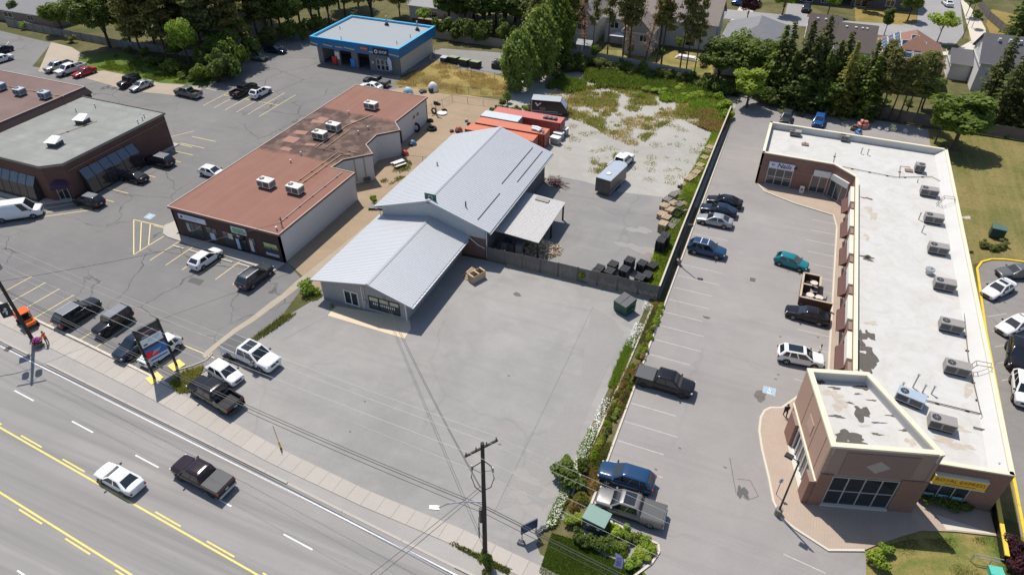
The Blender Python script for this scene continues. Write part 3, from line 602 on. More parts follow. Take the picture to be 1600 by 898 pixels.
def roofmat():
    m, nt, N, L, P = newmat('rust_roof_felt'); p = pos(nt)
    c = mixc(nt, noise(nt, p, .25, 5, .6), (.215, .108, .08), (.28, .146, .11))
    mp = N.new('ShaderNodeMapping'); mp.inputs['Scale'].default_value = (1, .06, 1); L.new(p, mp.inputs[0])
    c = mixc(nt, mapr(nt, noise(nt, mp.outputs[0], 1.1, 3), .4, .7, 0, .35), c, (.29, .165, .135))
    # the old dark section in the middle of the roof, where the felt lost its granules
    sx = N.new('ShaderNodeSeparateXYZ'); L.new(p, sx.inputs[0])
    w = noise(nt, p, .35, 4, .6); mm = N.new('ShaderNodeMath'); mm.operation = 'MULTIPLY_ADD'; L.new(w, mm.inputs[0]); mm.inputs[1].default_value = 3; L.new(sx.outputs[1], mm.inputs[2])
    a = mapr(nt, mm.outputs[0], 72.3, 73.2); b = mapr(nt, mm.outputs[0], 87.6, 88.8, 1, 0)
    mu = N.new('ShaderNodeMath'); mu.operation = 'MULTIPLY'; L.new(a, mu.inputs[0]); L.new(b, mu.inputs[1])
    dk = mixc(nt, mapr(nt, noise(nt, p, .6, 4, .6), .45, .6), (.085, .058, .05), (.17, .115, .095))
    c = mixc(nt, mu.outputs[0], c, dk)
    c = mixc(nt, mapr(nt, noise(nt, p, 9, 3), .4, .7, 0, .25), c, (.12, .06, .045))
    L.new(c, P.inputs['Base Color']); P.inputs['Roughness'].default_value = .9; P.inputs['Specular IOR Level'].default_value = .2; return m
FPo = [(x + (-.2 if x < -60 else .2), y + (-.2 if y < 60 else .2 if y > 90 else 0)) for x, y in FP]
rf = MB().prism(FPo, 4.05, 4.3).build('roof', roofmat(), BN, w=True)
TRIM = mat('pinkish_fascia', (.42, .33, .29), .6, var=.1)
roof_edge(FPo, .12, 4.302, 4.38, BN, TRIM, 'roof_edging')
SW_ = Wall((-69.6, 53.2), (1, 0), (0, -1))
for a0, a1, c in ((1.9, 4.6, 2), (5.1, 7.0, 2), (7.8, 9.6, 2), (12.0, 13.0, 1), (14.2, 16.6, 2)): window(SW_, BN, a0, a1, .5, 2.55, c, 1, mat('brown_frame', (.06, .045, .04), .5), GLASSB, .08)
window(SW_, BN, 10.0, 11.6, .13, 2.6, 2, 1, BLK, GLASS, .09, .06, 'entrance_door')
for a0, a1, z0, z1, col in ((5.7, 6.5, .7, 1.7, (.45, .52, .62)), (2.0, 2.5, 1.2, 2.3, (.35, .37, .36)), (8.8, 9.5, 1.6, 2.4, (.55, .58, .5)), (14.4, 16.4, 2.0, 2.45, (.42, .58, .22)), (14.4, 16.4, .6, 1.0, (.45, .5, .55)), (9.9, 10.4, .3, 1.9, (.4, .5, .68)), (12.1, 12.6, .5, 2.2, (.55, .56, .57))):
    q = MB(); SW_.box(q, a0, a1, z0, z1, .055, .065); q.build('window_poster', mat('poster_%d%d' % (a0 * 10, z0 * 10), col, .7, var=.35, scale=2.5), BN, w=True)
q = MB(); SW_.box(q, 1.2, 5.6, 2.85, 3.6, .003, .14); sg = q.build('shop_sign', mat('white_sign', (.62, .66, .74), .5, var=.05), BN, w=True)
q = MB(); SW_.box(q, 1.55, 1.9, 3.05, 3.4, .141, .15); q.build('sign_emblem', BLK, sg, w=True)
for k, zz in enumerate((3.3, 3.12)):
    q = MB(); SW_.box(q, 2.1, 4.9 - .7 * k, zz, zz + .09, .141, .148); q.build('sign_line', mat('sign_grey_blue', (.33, .42, .55), .6), sg, w=True)
q = MB(); SW_.box(q, 9.7, 12.0, 2.8, 3.75, .003, .14); sg = q.build('shop_sign', mat('pale_green_sign', (.52, .62, .55), .5, var=.1), BN, w=True)
for k, zz in enumerate((3.28, 2.95)):
    for j in range(7 + k): q = MB(); SW_.box(q, 9.95 + .25 * j, 10.14 + .25 * j, zz, zz + .26, .141, .15); q.build('sign_letter', mat('sign_green', (.02, .22, .09), .5), sg, w=True)
q = MB()
for k in range(9):
    t0, t1 = math.pi * k / 9, math.pi * (k + 1) / 9; y0, y1 = 55.6 - 1.1 * math.cos(t0), 55.6 - 1.1 * math.cos(t1)
    for j in range(4):
        b0, b1 = math.pi / 2 * j / 4, math.pi / 2 * (j + 1) / 4
        P3 = lambda t, b: (-69.7 - 1.1 * math.sin(t) * math.cos(b), 55.6 - 1.1 * math.cos(t), 2.1 + 1.3 * math.sin(t) * math.sin(b))
        q.quad(P3(t0, b0), P3(t1, b0), P3(t1, b1), P3(t0, b1))
q.build('dome_awning', mat('green_awning', (.015, .075, .05), .6, var=.15), BN, w=True, smooth=True)
# side doors and windows of the white wall
EW = Wall((-55.7, 86.6), (0, 1), (1, 0))
for a0, a1 in ((5.6, 6.5), (6.9, 7.8)): window(EW, BN, a0, a1, 2.3, 3.0, 1, 1, WHT, GLASS, .06)
q = MB(); EW.box(q, .9, 1.7, .02, 2.1, .003, .06); q.build('side_door', mat('dark_door', (.04, .035, .035), .6), BN, w=True)
d = Vector((-55.7, 78.0)) - Vector((-53.2, 75.8)); DW = Wall((-55.7, 78.0), (-.087, .996), (.996, .087))
q = MB(); DW.box(q, .3, 1.25, .02, 2.1, .003, .06); q.build('side_door', mat('dark_door', (.04, .035, .035), .6), BN, w=True)
DW2 = Wall((-56.2, 72.6), (.68, .73), (.73, -.68))
for a0 in (1.6, 3.0): q = MB(); DW2.box(q, a0, a0 + .14, .4, 4.0, .003, .1); q.build('conduit', mat('tan_conduit', (.42, .32, .16), .6), BN, w=True)
q = MB(); DW2.box(q, 2.6, 3.6, .3, .75, .003, .4); q.build('gas_meter', mat('dark_meter', (.12, .11, .09), .6), BN, w=True)
PIPE = mat('tan_gas_pipe', (.48, .34, .18), .6, var=.15)
def roofpipe(pts, z, r, T, blocks=0, m=PIPE):
    P = [(*G(*q, z), z + .12) for q in pts]; o = MB().tube(P, r, 6).build('gas_pipe', m, T, w=True)
    for a, b in zip(P, P[1:]):
        L_ = (Vector(b) - Vector(a)).length
        for k in range(int(L_ / 2.2)):
            c = Vector(a).lerp(Vector(b), (k + .5) / max(1, int(L_ / 2.2))); MB().obox((c.x, c.y, z), (.3, .18, .1)).build('pipe_block', BLK, o, w=True)
roofpipe(((468, 290), (533, 243)), 4.3, .06, BN); roofpipe(((461, 287), (527, 240)), 4.3, .05, BN)
roofpipe(((533, 243), (548, 243), (493, 232), (541, 198), (583, 180)), 4.3, .07, BN); roofpipe(((559, 240), (510, 231), (545, 205)), 4.3, .06, BN)
roofpipe(((437, 349), (478, 315), (535, 270)), 4.3, .05, BN, m=mat('pale_cable', (.5, .42, .4), .6))
for k, (px, py) in enumerate(((416, 286), (461, 295), (580, 165), (521, 198), (500, 211))):
    x, y = G(px, py, 4.9); ac_unit(x, y, 4.3, (2.1, 1.3, .95), R(-2), 'white', ('cream topped air conditioner in the front pair on the rust brown roof', '', 'lone cream topped air conditioner at the far end of the rust brown roof', 'cream topped air conditioner in the pair on the blackened roof patch', '')[k - (k in (1, 4))], ('front air conditioner pair on the brown roof', None, None, 'air conditioner pair on the blackened patch')[k - (k in (1, 4))])
for px, py in ((454, 252), (470, 240), (575, 200), (545, 176), (432, 357), (560, 207)): x, y = G(px, py, 4.5); vent(x, y, 4.3, .35, .08, parent=BN)
for k, (px, py, rx, ry) in enumerate(((455, 218, 1.1, .9), (470, 207, 1.0, .6), (497, 190, 1.1, .6), (447, 233, .8, .5), (553, 190, .6, .4), (485, 226, .8, .4), (505, 186, .9, .5))):
    x, y = G(px, py, 4.3); MB().obox((x, y, 4.302), (rx * 2, ry * 2, .012 + .001 * k), R(8 * (k % 3))).build('roof_patch', mat('fresh_felt_patch', (.30, .165, .125), .9, var=.12), BN, w=True)
for px, py in ((440, 350),): x, y = G(px, py, 4.6); MB().tube([(x, y, 3.0), (x, y, 5.6)], .06, 6).tube([(x - .4, y, 5.2), (x + .4, y, 5.2)], .04, 5).build('service_mast', BLK, BN, w=True)

# ---------------------------------------------------------------- brick block on the left, grey roof in front, brown roof behind
BR = brickmat('red_brown_brick', (.125, .062, .048), (.15, .078, .06), (.13, .105, .095))
GB = thing('brick_commercial_building', 'dark brick building with flat grey roof, slanted glass bays and purple door awning', 'building', (-97, 63, 0))
GF = [(-89.6, 73.2), (-89.9, 54.9), (-92.1, 53.1), (-116, 53.0), (-116, 73.2)]
MB().prism(GF, .005, 5.3).build('wall', BR, GB, w=True)
GFo = [(-89.4, 73.4), (-89.7, 54.8), (-92.0, 52.9), (-116, 52.8), (-116, 73.4)]
MB().prism(GFo, 5.3, 5.5).build('roof', pavement('grey_gravel_roof', (.21, .215, .20), (.31, .315, .295), stain=.5, patch=.6, grain=.3), GB, w=True)
roof_edge(GFo, .15, 5.502, 5.62, GB, mat('dark_coping', (.10, .09, .085), .6), 'coping')
q = MB().box(-89.58, -89.55, 55, 73.1, 4.35, 4.45); q.build('brick_band', mat('pale_brick_band', (.24, .15, .12), .8), GB, w=True)
SG = mat('bronze_glass', (.035, .03, .028), .08, var=.5, scale=.35, spec=.9)
def sunbay(W, a0, a1, ztop, zk, dep, n, T):
    """slanted glass bay: sloping upper panes, upright lower panes, dark glazing bars"""
    m = MB(); fr = mat('dark_bronze_bar', (.03, .03, .032), .5)
    root = None
    bars = MB()
    for k in range(n + 1):
        a = a0 + (a1 - a0) * k / n
        bars.tube([(*W.p(a, .05), ztop), (*W.p(a, dep * .72), zk), (*W.p(a, dep), .12)], .05, 5)
    root = bars.build('glass_bay', fr, T, w=True)
    for k in range(n):
        b0 = a0 + (a1 - a0) * k / n + .06; b1 = a0 + (a1 - a0) * (k + 1) / n - .06
        MB().quad((*W.p(b0, .05), ztop), (*W.p(b0, dep * .72), zk), (*W.p(b1, dep * .72), zk), (*W.p(b1, .05), ztop)).build('sloping_pane', mat('blue_grey_glass', (.10, .12, .145), .25, var=.3, spec=.8), root, w=True)
        MB().quad((*W.p(b0, dep * .72), zk), (*W.p(b0, dep), .12), (*W.p(b1, dep), .12), (*W.p(b1, dep * .72), zk)).build('lower_pane', SG, root, w=True)
    for a in (a0, a1): MB().quad((*W.p(a, .0), ztop), (*W.p(a, dep * .72), zk), (*W.p(a, dep), .02), (*W.p(a, 0), .02)).build('end_panel', fr, root, w=True)
GE = Wall((-89.75, 54.9), (.016, 1), (1, -.016)); sunbay(GE, 1.6, 11.2, 3.7, 2.4, 1.25, 6, GB)
GS = Wall((-116, 53.05), (1, 0), (0, -1)); sunbay(GS, 4.0, 22.0, 3.6, 2.4, 1.2, 11, GB)
GC = Wall((-92.1, 53.1), (.775, .632), (.632, -.775))
q = MB()
for k in range(8):
    t0, t1 = math.pi * k / 8, math.pi * (k + 1) / 8
    A = lambda t, d, z: (*GC.p(1.42 - 1.05 * math.cos(t), d), z)
    q.quad(A(t0, .95, 2.35 + .55 * math.sin(t0)), A(t1, .95, 2.35 + .55 * math.sin(t1)), A(t1, .01, 2.75 + .55 * math.sin(t1)), A(t0, .01, 2.75 + .55 * math.sin(t0))); q.quad(A(t0, .95, 2.2), A(t1, .95, 2.2), A(t1, .95, 2.35 + .55 * math.sin(t1)), A(t0, .95, 2.35 + .55 * math.sin(t0)))
q.build('purple_awning', mat('purple_canvas', (.055, .02, .06), .8, var=.15), GB, w=True)
window(GC, GB, .7, 2.1, .15, 2.2, 2, 1, ALU, GLASS, .08, .05, 'entrance_door')
for px, py, wh in ((85, 221, 'nearer the purple awning'), (128, 186, 'nearer the taller brick block')):
    x, y = G(px, py, 6.1); t = thing('roof_fan_hood', 'white topped exhaust hood on the flat grey roof, ' + wh, 'exhaust hood', (x, y, 5.5), R(10), 'exhaust hoods on the grey roof')
    MB().box(-.75, .75, -.75, .75, 0, .75).build('housing', mat('dark_hood_mesh', (.06, .07, .08), .5, metal=.3), t)
    b = MB(); b.quad((-1, -1, .76), (1, -1, .76), (.7, .7, 1.2), (-.7, .7, 1.2)).quad((-1, -1, .76), (-.7, .7, 1.2), (-1, 1, .76)).quad((1, -1, .76), (1, 1, .76), (.7, .7, 1.2)).quad((-1, 1, .76), (-.7, .7, 1.2), (.7, .7, 1.2), (1, 1, .76)).quad((-1, -1, .755), (-1, 1, .755), (1, 1, .755), (1, -1, .755)); b.build('hood_cap', WHT, t)
for px, py in ((118, 172), (148, 165), (222, 185), (215, 190), (225, 181)): x, y = G(px, py, 5.8); vent(x, y, 5.5, .5, .07, parent=GB)
roofpipe(((90, 212), (152, 190)), 5.5, .05, GB)
BF = thing('brown_roofed_block', 'taller brick block with dark brown roof behind the grey roofed building', 'building', (-122, 66, 0))
MB().prism([(-107.2, 54.5), (-107.2, 75.0), (-150, 75.0), (-150, 54.5)], .005, 5.6).build('wall', BR, BF, w=True)
b = MB(); zt = 6.6
R0 = [(-107.0, 54), (-107.0, 75.3), (-150, 75.3), (-150, 54)]; R1 = [(-107.6, 54.6), (-107.6, 74.7), (-149.4, 74.7), (-149.4, 54.6)]
b.v = [(x, y, 5.5) for x, y in R0] + [(x, y, zt) for x, y in R1]; b.f = [(0, 1, 5, 4), (1, 2, 6, 5), (2, 3, 7, 6), (3, 0, 4, 7), (3, 2, 1, 0)]
b.build('mansard_fascia', mat('dark_brown_fascia', (.085, .05, .045), .8, var=.15), BF, w=True)
MB().prism(R1, zt - .2, zt).build('roof', pavement('brown_felt_roof', (.15, .10, .09), (.22, .15, .135), stain=.3), BF, w=True)
roof_edge(R1, .14, zt + .002, zt + .08, BF, TRIM, 'roof_edging')
for px, py in ((31, 144), (70, 149), (0, 136)): x, y = G(px, py, 7.1); ac_unit(x, y, zt, (1.5, 1.3, .9), R(3), 'blue', 'small bluish air conditioner on the dark brown roof of the taller brick block', 'air conditioners on the dark brown roof')
roofpipe(((8, 135), (100, 152)), zt, .05, BF)

# ---------------------------------------------------------------- blue roofed garage
BG = thing('auto_garage', 'blue banded garage with grey flat roof and three open service bays', 'building', (-80.5, 121, 0))
GWM = mat('beige_block', (.56, .53, .48), .85, var=.08, scale=.6); GFM = mat('grey_front_block', (.20, .19, .185), .85, var=.08)
bays = ((-89.0, -86.2), (-84.9, -82.1), (-80.7, -77.9))
xs = [-90.2] + [v for b in bays for v in b] + [-71.0]
for i in range(0, len(xs), 2): MB().box(xs[i], xs[i + 1], 114.6, 115.0, .005, 3.1).build('front_pier', GFM, BG, w=True)
MB().box(-90.2, -71.0, 114.6, 115.0, 3.102, 3.6).build('lintel', GFM, BG, w=True)
MB().box(-90.2, -89.9, 115.002, 128.6, .005, 3.6).build('side_wall', GWM, BG, w=True); MB().box(-71.3, -71.0, 115.002, 128.6, .005, 3.6).build('side_wall', GWM, BG, w=True); MB().box(-89.898, -71.302, 128.3, 128.6, .005, 3.6).build('rear_wall', GWM, BG, w=True)
MB().box(-89.9, -71.3, 120.5, 120.7, .02, 3.6).build('inner_wall', mat('workshop_wall', (.12, .12, .12), .8), BG, w=True)
MB().box(-90.2, -71.0, 115, 128.5, .006, .02).build('floor', mat('workshop_floor', (.14, .13, .12), .7), BG, w=True)
BLU = mat('garage_blue', (.01, .145, .36), .45, var=.06); CYA = mat('cyan_coping', (.06, .42, .66), .4, var=.05)
band = [(-91.0, 113.8), (-70.4, 113.8), (-70.4, 129.2), (-91.0, 129.2)]
roof_edge(band, .7, 3.5, 5.3, BG, BLU, 'fascia'); roof_edge(band, .45, 5.302, 5.42, BG, CYA, 'coping')
MB().prism([(-90.3, 114.5), (-71.1, 114.5), (-71.1, 128.5), (-90.3, 128.5)], 4.8, 5.1).build('roof', mat('pale_grey_roof', (.27, .295, .315), .8, var=.06, scale=.3, fine=.08), BG, w=True)
FWL = Wall((-91.0, 113.8), (1, 0), (0, -1))
YS = mat('yellow_stripe', (.72, .50, .08), .5, var=.1)
for a0, a1, s in ((.0, 1.7, 1), (3.0, 5.2, 1), (5.9, 7.6, 0), (8.0, 10.4, 1), (13.0, 15.8, 0), (18.0, 20.5, 1)):
    o_ = FWL; m = MB(); z0, z1 = (4.05, 3.85) if s else (3.95, 3.9)
    m.quad((*o_.p(a0, .012), z0), (*o_.p(a1, .012), z1), (*o_.p(a1, .012), z1 + .2), (*o_.p(a0, .012), z0 + .2)); m.build('stripe', YS, BG, w=True)
q = MB(); FWL.box(q, 11.7, 13.7, 3.95, 5.0, .003, .16); sg = q.build('sign_board', mat('sign_brown', (.20, .10, .10), .5, var=.3, scale=2), BG, w=True)
for k in range(6): q = MB(); FWL.box(q, 11.95 + .27 * k, 12.15 + .27 * k, 4.45, 4.7, .161, .168); q.build('sign_letter', mat('sign_pink', (.6, .36, .33), .6), sg, w=True)
q = MB(); FWL.box(q, 14.8, 18.2, 3.75, 4.95, .003, .18); sg = q.build('sign_board', mat('sign_navy', (.012, .014, .025), .5), BG, w=True)
ww = bpy.data.objects['auto_garage']; o = Vector((-80.5, 121, 0))
m = MB(); c = FWL.p(15.5, .185); m2 = [(c[0] + .38 * math.cos(t), c[1], 4.35 + .38 * math.sin(t)) for t in np.linspace(0, 2 * math.pi, 20)[:-1]]; m.quad(*m2); m.build('sign_roundel', WHT, sg, w=True)
m = MB(); m.quad(*[(c[0] + .2 * math.cos(t), c[1] - .01, 4.35 + .2 * math.sin(t)) for t in np.linspace(0, 2 * math.pi, 16)[:-1]]); m.build('roundel_centre', mat('sign_navy', (.012, .014, .025), .5), sg, w=True)
put_text('SHOP', .72, (FWL.p(17.05, .19)[0] + 80.5, FWL.p(17, .19)[1] - 121, 4.33), 0, WHT, sg, bold=True)
FB = Wall((-90.2, 114.6), (1, 0), (0, -1))
for a0 in (13.9, 14.9, 15.9): window(FB, BG, a0, a0 + .85, .35, 2.5, 1, 2, WHT, GLASS, .07)
q = MB(); FB.box(q, 12.95, 13.3, 1.5, 1.9, .003, .2); q.build('wall_box', WHT, BG, w=True)
q = MB(); FB.box(q, 4.15, 5.2, 1.2, 2.7, .003, .05); q.build('notice_board', WHT, BG, w=True)
for b0, b1 in bays: MB().box(b0, b1, 115.6, 119.5, 3.0, 3.08).build('raised_door', mat('door_panel', (.25, .25, .25), .6), BG, w=True)
for px, py, wh in ((604, 36, 'nearer the yellowish tree'), (652, 44, 'nearer the small light tree')):
    x, y = G(px, py, 5.6); t = thing('roof_flue', 'flue pipe with black braced foot on the garage roof, ' + wh, 'flue pipe', (x, y, 5.1), 0, 'flues on the garage roof')
    MB().cyl((0, 0, 0), .16, 1.9, 10).build('pipe', STEEL, t); MB().tube([(-.6, 0, 0), (0, 0, .8)], .06, 5).tube([(.6, 0, 0), (0, 0, .8)], .06, 5).tube([(0, -.6, 0), (0, 0, .8)], .06, 5).tube([(0, .6, 0), (0, 0, .8)], .06, 5).cyl((0, 0, .0), .45, .35, 10, .25).build('brace', BLK, t)
for px, py in ((531, 44), (533, 60), (620, 67), (641, 57)): x, y = G(px, py, 5.3); vent(x, y, 5.1, .5, .08, parent=BG)

# ---------------------------------------------------------------- L shaped plaza with white roof and brick tower
def HW(px, py, W):
    """sight line through a pixel meets wall W: (distance along it, height)"""
    u = (px - 800) / FPX; v = (py - 449) / FPX; Y = cP - v * sP; Zr = -sP - v * cP
    d = Vector((cY * u - sY * Y, sY * u + cY * Y)); t = W.o.dot(W.n) / d.dot(W.n); q = d * t
    return (q - W.o).dot(W.u), CAM_H + Zr * t
PB = brickmat('plaza_brick', (.255, .135, .10), (.29, .16, .12), (.26, .2, .17)); STU = mat('sunlit_stucco', (.40, .255, .19), .85, var=.08, scale=.5, fine=.12, bscale=10); STUD = mat('shaded_stucco', (.31, .215, .18), .85, var=.08, scale=.5, fine=.12, bscale=10)  # tower stucco in two copies: sunlit flank and shaded sides put into the colour
CAP = mat('cream_coping', (.66, .60, .46), .6, var=.06); PARI = mat('white_parapet_lining', (.52, .51, .49), .7, var=.08, scale=.6)
def whiteroof():
    m, nt, N, L, P = newmat('white_roof_membrane'); p = pos(nt)
    c = mixc(nt, noise(nt, p, .12, 5, .6), (.49, .48, .46), (.56, .552, .535))
    c = mixc(nt, mapr(nt, noise(nt, p, .45, 6, .7, 1), .42, .85, 0, .8), c, (.40, .37, .32))
    c = mixc(nt, mapr(nt, noise(nt, p, 1.6, 5, .7), .55, .9, 0, .6), c, (.36, .32, .27))
    sx = N.new('ShaderNodeSeparateXYZ'); L.new(p, sx.inputs[0]); md = N.new('ShaderNodeMath'); md.operation = 'PINGPONG'; md.inputs[1].default_value = 1.55; L.new(sx.outputs[1], md.inputs[0])
    c = mixc(nt, mapr(nt, md.outputs[0], 0, .06, .35, 0), c, (.5, .47, .42))
    L.new(c, P.inputs['Base Color']); P.inputs['Roughness'].default_value = .75; P.inputs['Specular IOR Level'].default_value = .25; return m
WR = whiteroof()
PL = thing('white_roofed_plaza', 'long L shaped brick plaza with white roof, storefronts and angled corner tower', 'building', (12, 75, 0))
LOW = [(-.5, 96.5), (9.2, 96.5), (12.05, 93.8), (12.25, 54.0), (13.0, 51.5), (18.6, 45.1), (24.3, 46.1), (24.3, 107.8), (-.5, 107.8)]
n = len(LOW)
for i in range(n):
    if i == 4: continue
    a, b = Vector(LOW[i]), Vector(LOW[(i + 1) % n]); d = (b - a).normalized(); o = Vector((-d.y, d.x)) * .3
    MB().prism([tuple(a), tuple(b), tuple(b + o), tuple(a + o)], .01, 4.86).build('wall', PB, PL, w=True)
    MB().prism([tuple(a - o * .08), tuple(b - o * .08), tuple(b + o * 1.25), tuple(a + o * 1.25)], 4.862, 5.0).build('coping', CAP, PL, w=True)
    MB().prism([tuple(a + o * 1.002), tuple(b + o * 1.002), tuple(b + o * 1.1), tuple(a + o * 1.1)], 4.01, 4.855).build('parapet_lining', PARI, PL, w=True)
MB().prism([(-.3, 96.7), (9.4, 96.7), (12.3, 94), (12.5, 54), (13, 52.5), (18.6, 45.4), (24.1, 46.3), (24.1, 107.6), (-.3, 107.6)], 3.8, 4.0).build('roof', WR, PL, w=True)
q = MB(); q.quad((23.95, 46.6, 4.85), (23.95, 107.4, 4.85), (22.9, 107.4, 4.012), (22.9, 46.6, 4.012)); q.build('roof_cant', PARI, PL, w=True)
MB().box(12.56, 12.66, 56, 92, 4.004, 4.22).build('gutter_strip', mat('dark_strip', (.12, .13, .14), .6), PL, w=True)
# dark bald areas where the white coating came off
BALD = mat('bald_membrane', (.10, .088, .075), .9, var=.3, scale=2, space='world')
RUST = mat('rusty_stain', (.435, .385, .325), .9, var=.25, scale=2, space='world')
def rblob(px, py, rx, ry, z, m, sd, rz=0, rough=.4): x, y = G(px, py, z); blob('worn_patch', (x, y), rx, ry, z + .004 + .0015 * (sd % 4), m, PL, n=26, rough=rough, rz=rz, seed=sd).data.transform(Matrix.Translation((-12, -75, 0)))
for k, (px, py, rx, ry) in enumerate(((1356, 524, .6, .75), (1350, 542, .7, .6), (1356, 560, .8, 1.5), (1344, 533, .25, 1.6), (1356, 575, .6, 1.2), (1344, 565, .3, 1.0), (1355, 403, .85, .45), (1355, 310, .6, .28), (1354, 325, .2, .5), (1353, 368, .25, .4), (1356, 372, .2, .5))): rblob(px, py, rx, ry, 4.0, BALD if k < 8 else RUST, 100 + k, rough=.6)
for k, (px, py, rx, ry) in enumerate(((1363, 335, .5, 1.4), (1362, 505, .5, .4), (1480, 690, 1.0, .5), (1505, 697, .7, .35), (1520, 600, .5, .5), (1512, 612, .4, .6), (1498, 668, .8, .3), (1510, 340, .5, .4), (1404, 652, .7, .5))): rblob(px, py, rx, ry, 4.0, RUST, 120 + k, rough=.6)
# roof machines
for k, (px, py) in enumerate(((1452, 299), (1459, 341), (1466, 388), (1476, 444), (1486, 508), (1495, 574), (1472, 660))):
    x, y = G(px, py, 4.6)
    ac_unit(x, y, 4.0, (2.1, 1.15, .85), R(0), 'grey', 'grey air conditioner standing behind the diagonal tower parapet' if k == 6 else 'grey box air conditioner on the white plaza roof, %s in the row from the tower' % ('sixth', 'fifth', 'fourth', 'third', 'second', 'first', '')[k], None if k == 6 else 'air conditioners in the row on the white roof')
x, y = G(1437, 262, 4.6); ac_unit(x, y, 4.0, (1.2, 1.1, .95), R(0), 'grey', 'square grey air conditioner beside the loop of roof pipe', None, fan=.2)
x, y = G(1423, 620, 4.6); ac_unit(x, y, 4.0, (2.3, 1.2, .8), R(-14), 'blue', 'bluish air conditioner tucked against the tower parapet')
x, y = G(1243, 208, 4.4); ac_unit(x, y, 4.0, (1.6, 1.0, .6), R(0), 'grey', 'low dark air conditioner near the corner above the nail salon')
x, y = G(1320, 216, 4.4); ac_unit(x, y, 4.0, (1.1, 1.0, .7), R(0), 'grey', 'small grey air conditioner against the rear parapet of the white roof')
GP = mat('dark_gas_pipe', (.14, .11, .09), .6, var=.2)
roofpipe(((1488, 283), (1500, 420), (1512, 560), (1530, 640), (1540, 670)), 4.0, .05, PL, m=GP)
roofpipe(((1305, 240), (1300, 262), (1318, 262), (1400, 278), (1455, 277), (1472, 286)), 4.0, .04, PL, m=GP); roofpipe(((1405, 278), (1406, 261), (1420, 262), (1424, 268)), 4.0, .05, PL, m=GP)
roofpipe(((1441, 625), (1535, 648)), 4.0, .05, PL, m=GP); roofpipe(((1520, 668), (1540, 673)), 4.0, .06, PL, m=GP)
for px, py, h in ((1435, 343, .9), (1440, 363, .9), (1433, 285, .5), (1345, 240, .8), (1355, 242, .8), (1452, 427, .7), (1426, 605, 1.6), (1441, 613, .9), (1455, 615, .9), (1557, 730, .6), (1560, 712, .3), (1562, 700, .3), (1408, 607, .7), (1257, 226, .5)): x, y = G(px, py, 4.0); vent(x, y, 4.0, h, .07, parent=PL, cap=h > .6)
x, y = G(1452, 425, 4.2); MB().cyl((x, y, 4.0), .38, .45, 14).cyl((x, y, 4.45), .5, .22, 14).build('exhaust_fan', STEEL, PL, w=True, smooth=True)
for px, py in ((1258, 226), (1420, 267), (1411, 231), (1414, 229)): x, y = G(px, py, 4.05); MB().obox((x, y, 4.002), (1.0, .8, .18), R(5)).build('roof_hatch', mat('brown_hatch', (.22, .15, .11), .7, var=.2), PL, w=True)
def roof_ladder(px, py):
    x, y = G(px, py, 5.1); m = MB()
    for o in (-.3, .3): m.tube([(x - 1.4, y + o, 4.0), (x - .9, y + o, 5.3), (x + .3, y + o, 5.4), (x + .5, y + o, 4.6)], .035, 5)
    for k in range(3): m.tube([(x - 1.25 + .2 * k, y - .3, 4.35 + .4 * k), (x - 1.25 + .2 * k, y + .3, 4.35 + .4 * k)], .03, 5)
    m.build('roof_ladder', GP, PL, w=True)
roof_ladder(1542, 573); roof_ladder(1487, 312)
# tower
TW = [(7.8, 49.5), (10.1, 41.2), (18.2, 43.6), (12.8, 51.0)]
for i in range(4):
    a, b = Vector(TW[i]), Vector(TW[(i + 1) % 4]); d = (b - a).normalized(); o = Vector((-d.y, d.x)) * .3
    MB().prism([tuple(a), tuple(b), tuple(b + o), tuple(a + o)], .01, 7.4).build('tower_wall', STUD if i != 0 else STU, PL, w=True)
    MB().prism([tuple(a - o * .12 - d * .03), tuple(b - o * .12 + d * .03), tuple(b + o * 1.4), tuple(a + o * 1.4)], 7.402 + .001 * i, 7.6 + .002 * i).build('tower_coping', CAP, PL, w=True)
    MB().prism([tuple(a + o * 1.002), tuple(b + o * 1.002), tuple(b + o * 1.12), tuple(a + o * 1.12)], 6.605, 7.395).build('tower_lining', PARI, PL, w=True)
MB().prism([(8.05, 49.4), (10.3, 41.5), (17.7, 43.75), (12.7, 50.7)], 6.4, 6.6).build('tower_roof', WR, PL, w=True)
for k, (px, py, rx, ry, m_) in enumerate(((1346, 645, .62, .85, BALD), (1322, 682, .9, .75, BALD), (1338, 690, .9, .35, BALD), (1352, 605, .8, .35, BALD), (1280, 596, .4, .3, BALD), (1300, 615, .7, .5, RUST), (1312, 632, .6, .7, RUST), (1328, 629, .3, .12, BALD), (1362, 625, .35, .1, BALD), (1305, 606, .5, .15, BALD), (1308, 650, .5, .2, BALD), (1400, 650, .7, .14, BALD), (1423, 690, .35, .4, RUST), (1372, 660, .5, .1, BALD), (1370, 678, .4, .12, BALD), (1350, 665, .4, .15, RUST), (1415, 672, .5, .12, BALD), (1340, 615, .3, .1, BALD))):
    x, y = G(px, py, 6.6); blob('worn_patch', (x, y), rx, ry, 6.604 + .0015 * (k % 5), m_, PL, n=26, rough=.55, rz=R(17), seed=200 + k).data.transform(Matrix.Translation((-12, -75, 0)))
TF = Wall(TW[1], (8.1, 2.4), (2.4, -8.1)); TL = Wall(TW[0], (2.3, -8.3), (-8.3, -2.3))
a0, z1 = HW(1301.5, 743, TF); a1, _ = HW(1405.5, 754.5, TF); _, z0 = HW(1291, 780, TF)
L_ = Vector((8.1, 2.4)).length
q = MB(); TF.box(q, .0, a0 - .05, .02, z1 + .25, .003, .12); q.build('brick_pier', PB, PL, w=True)
q = MB(); TF.box(q, a1 + .05, L_, .02, z1 + .25, .003, .12); q.build('brick_pier', PB, PL, w=True)
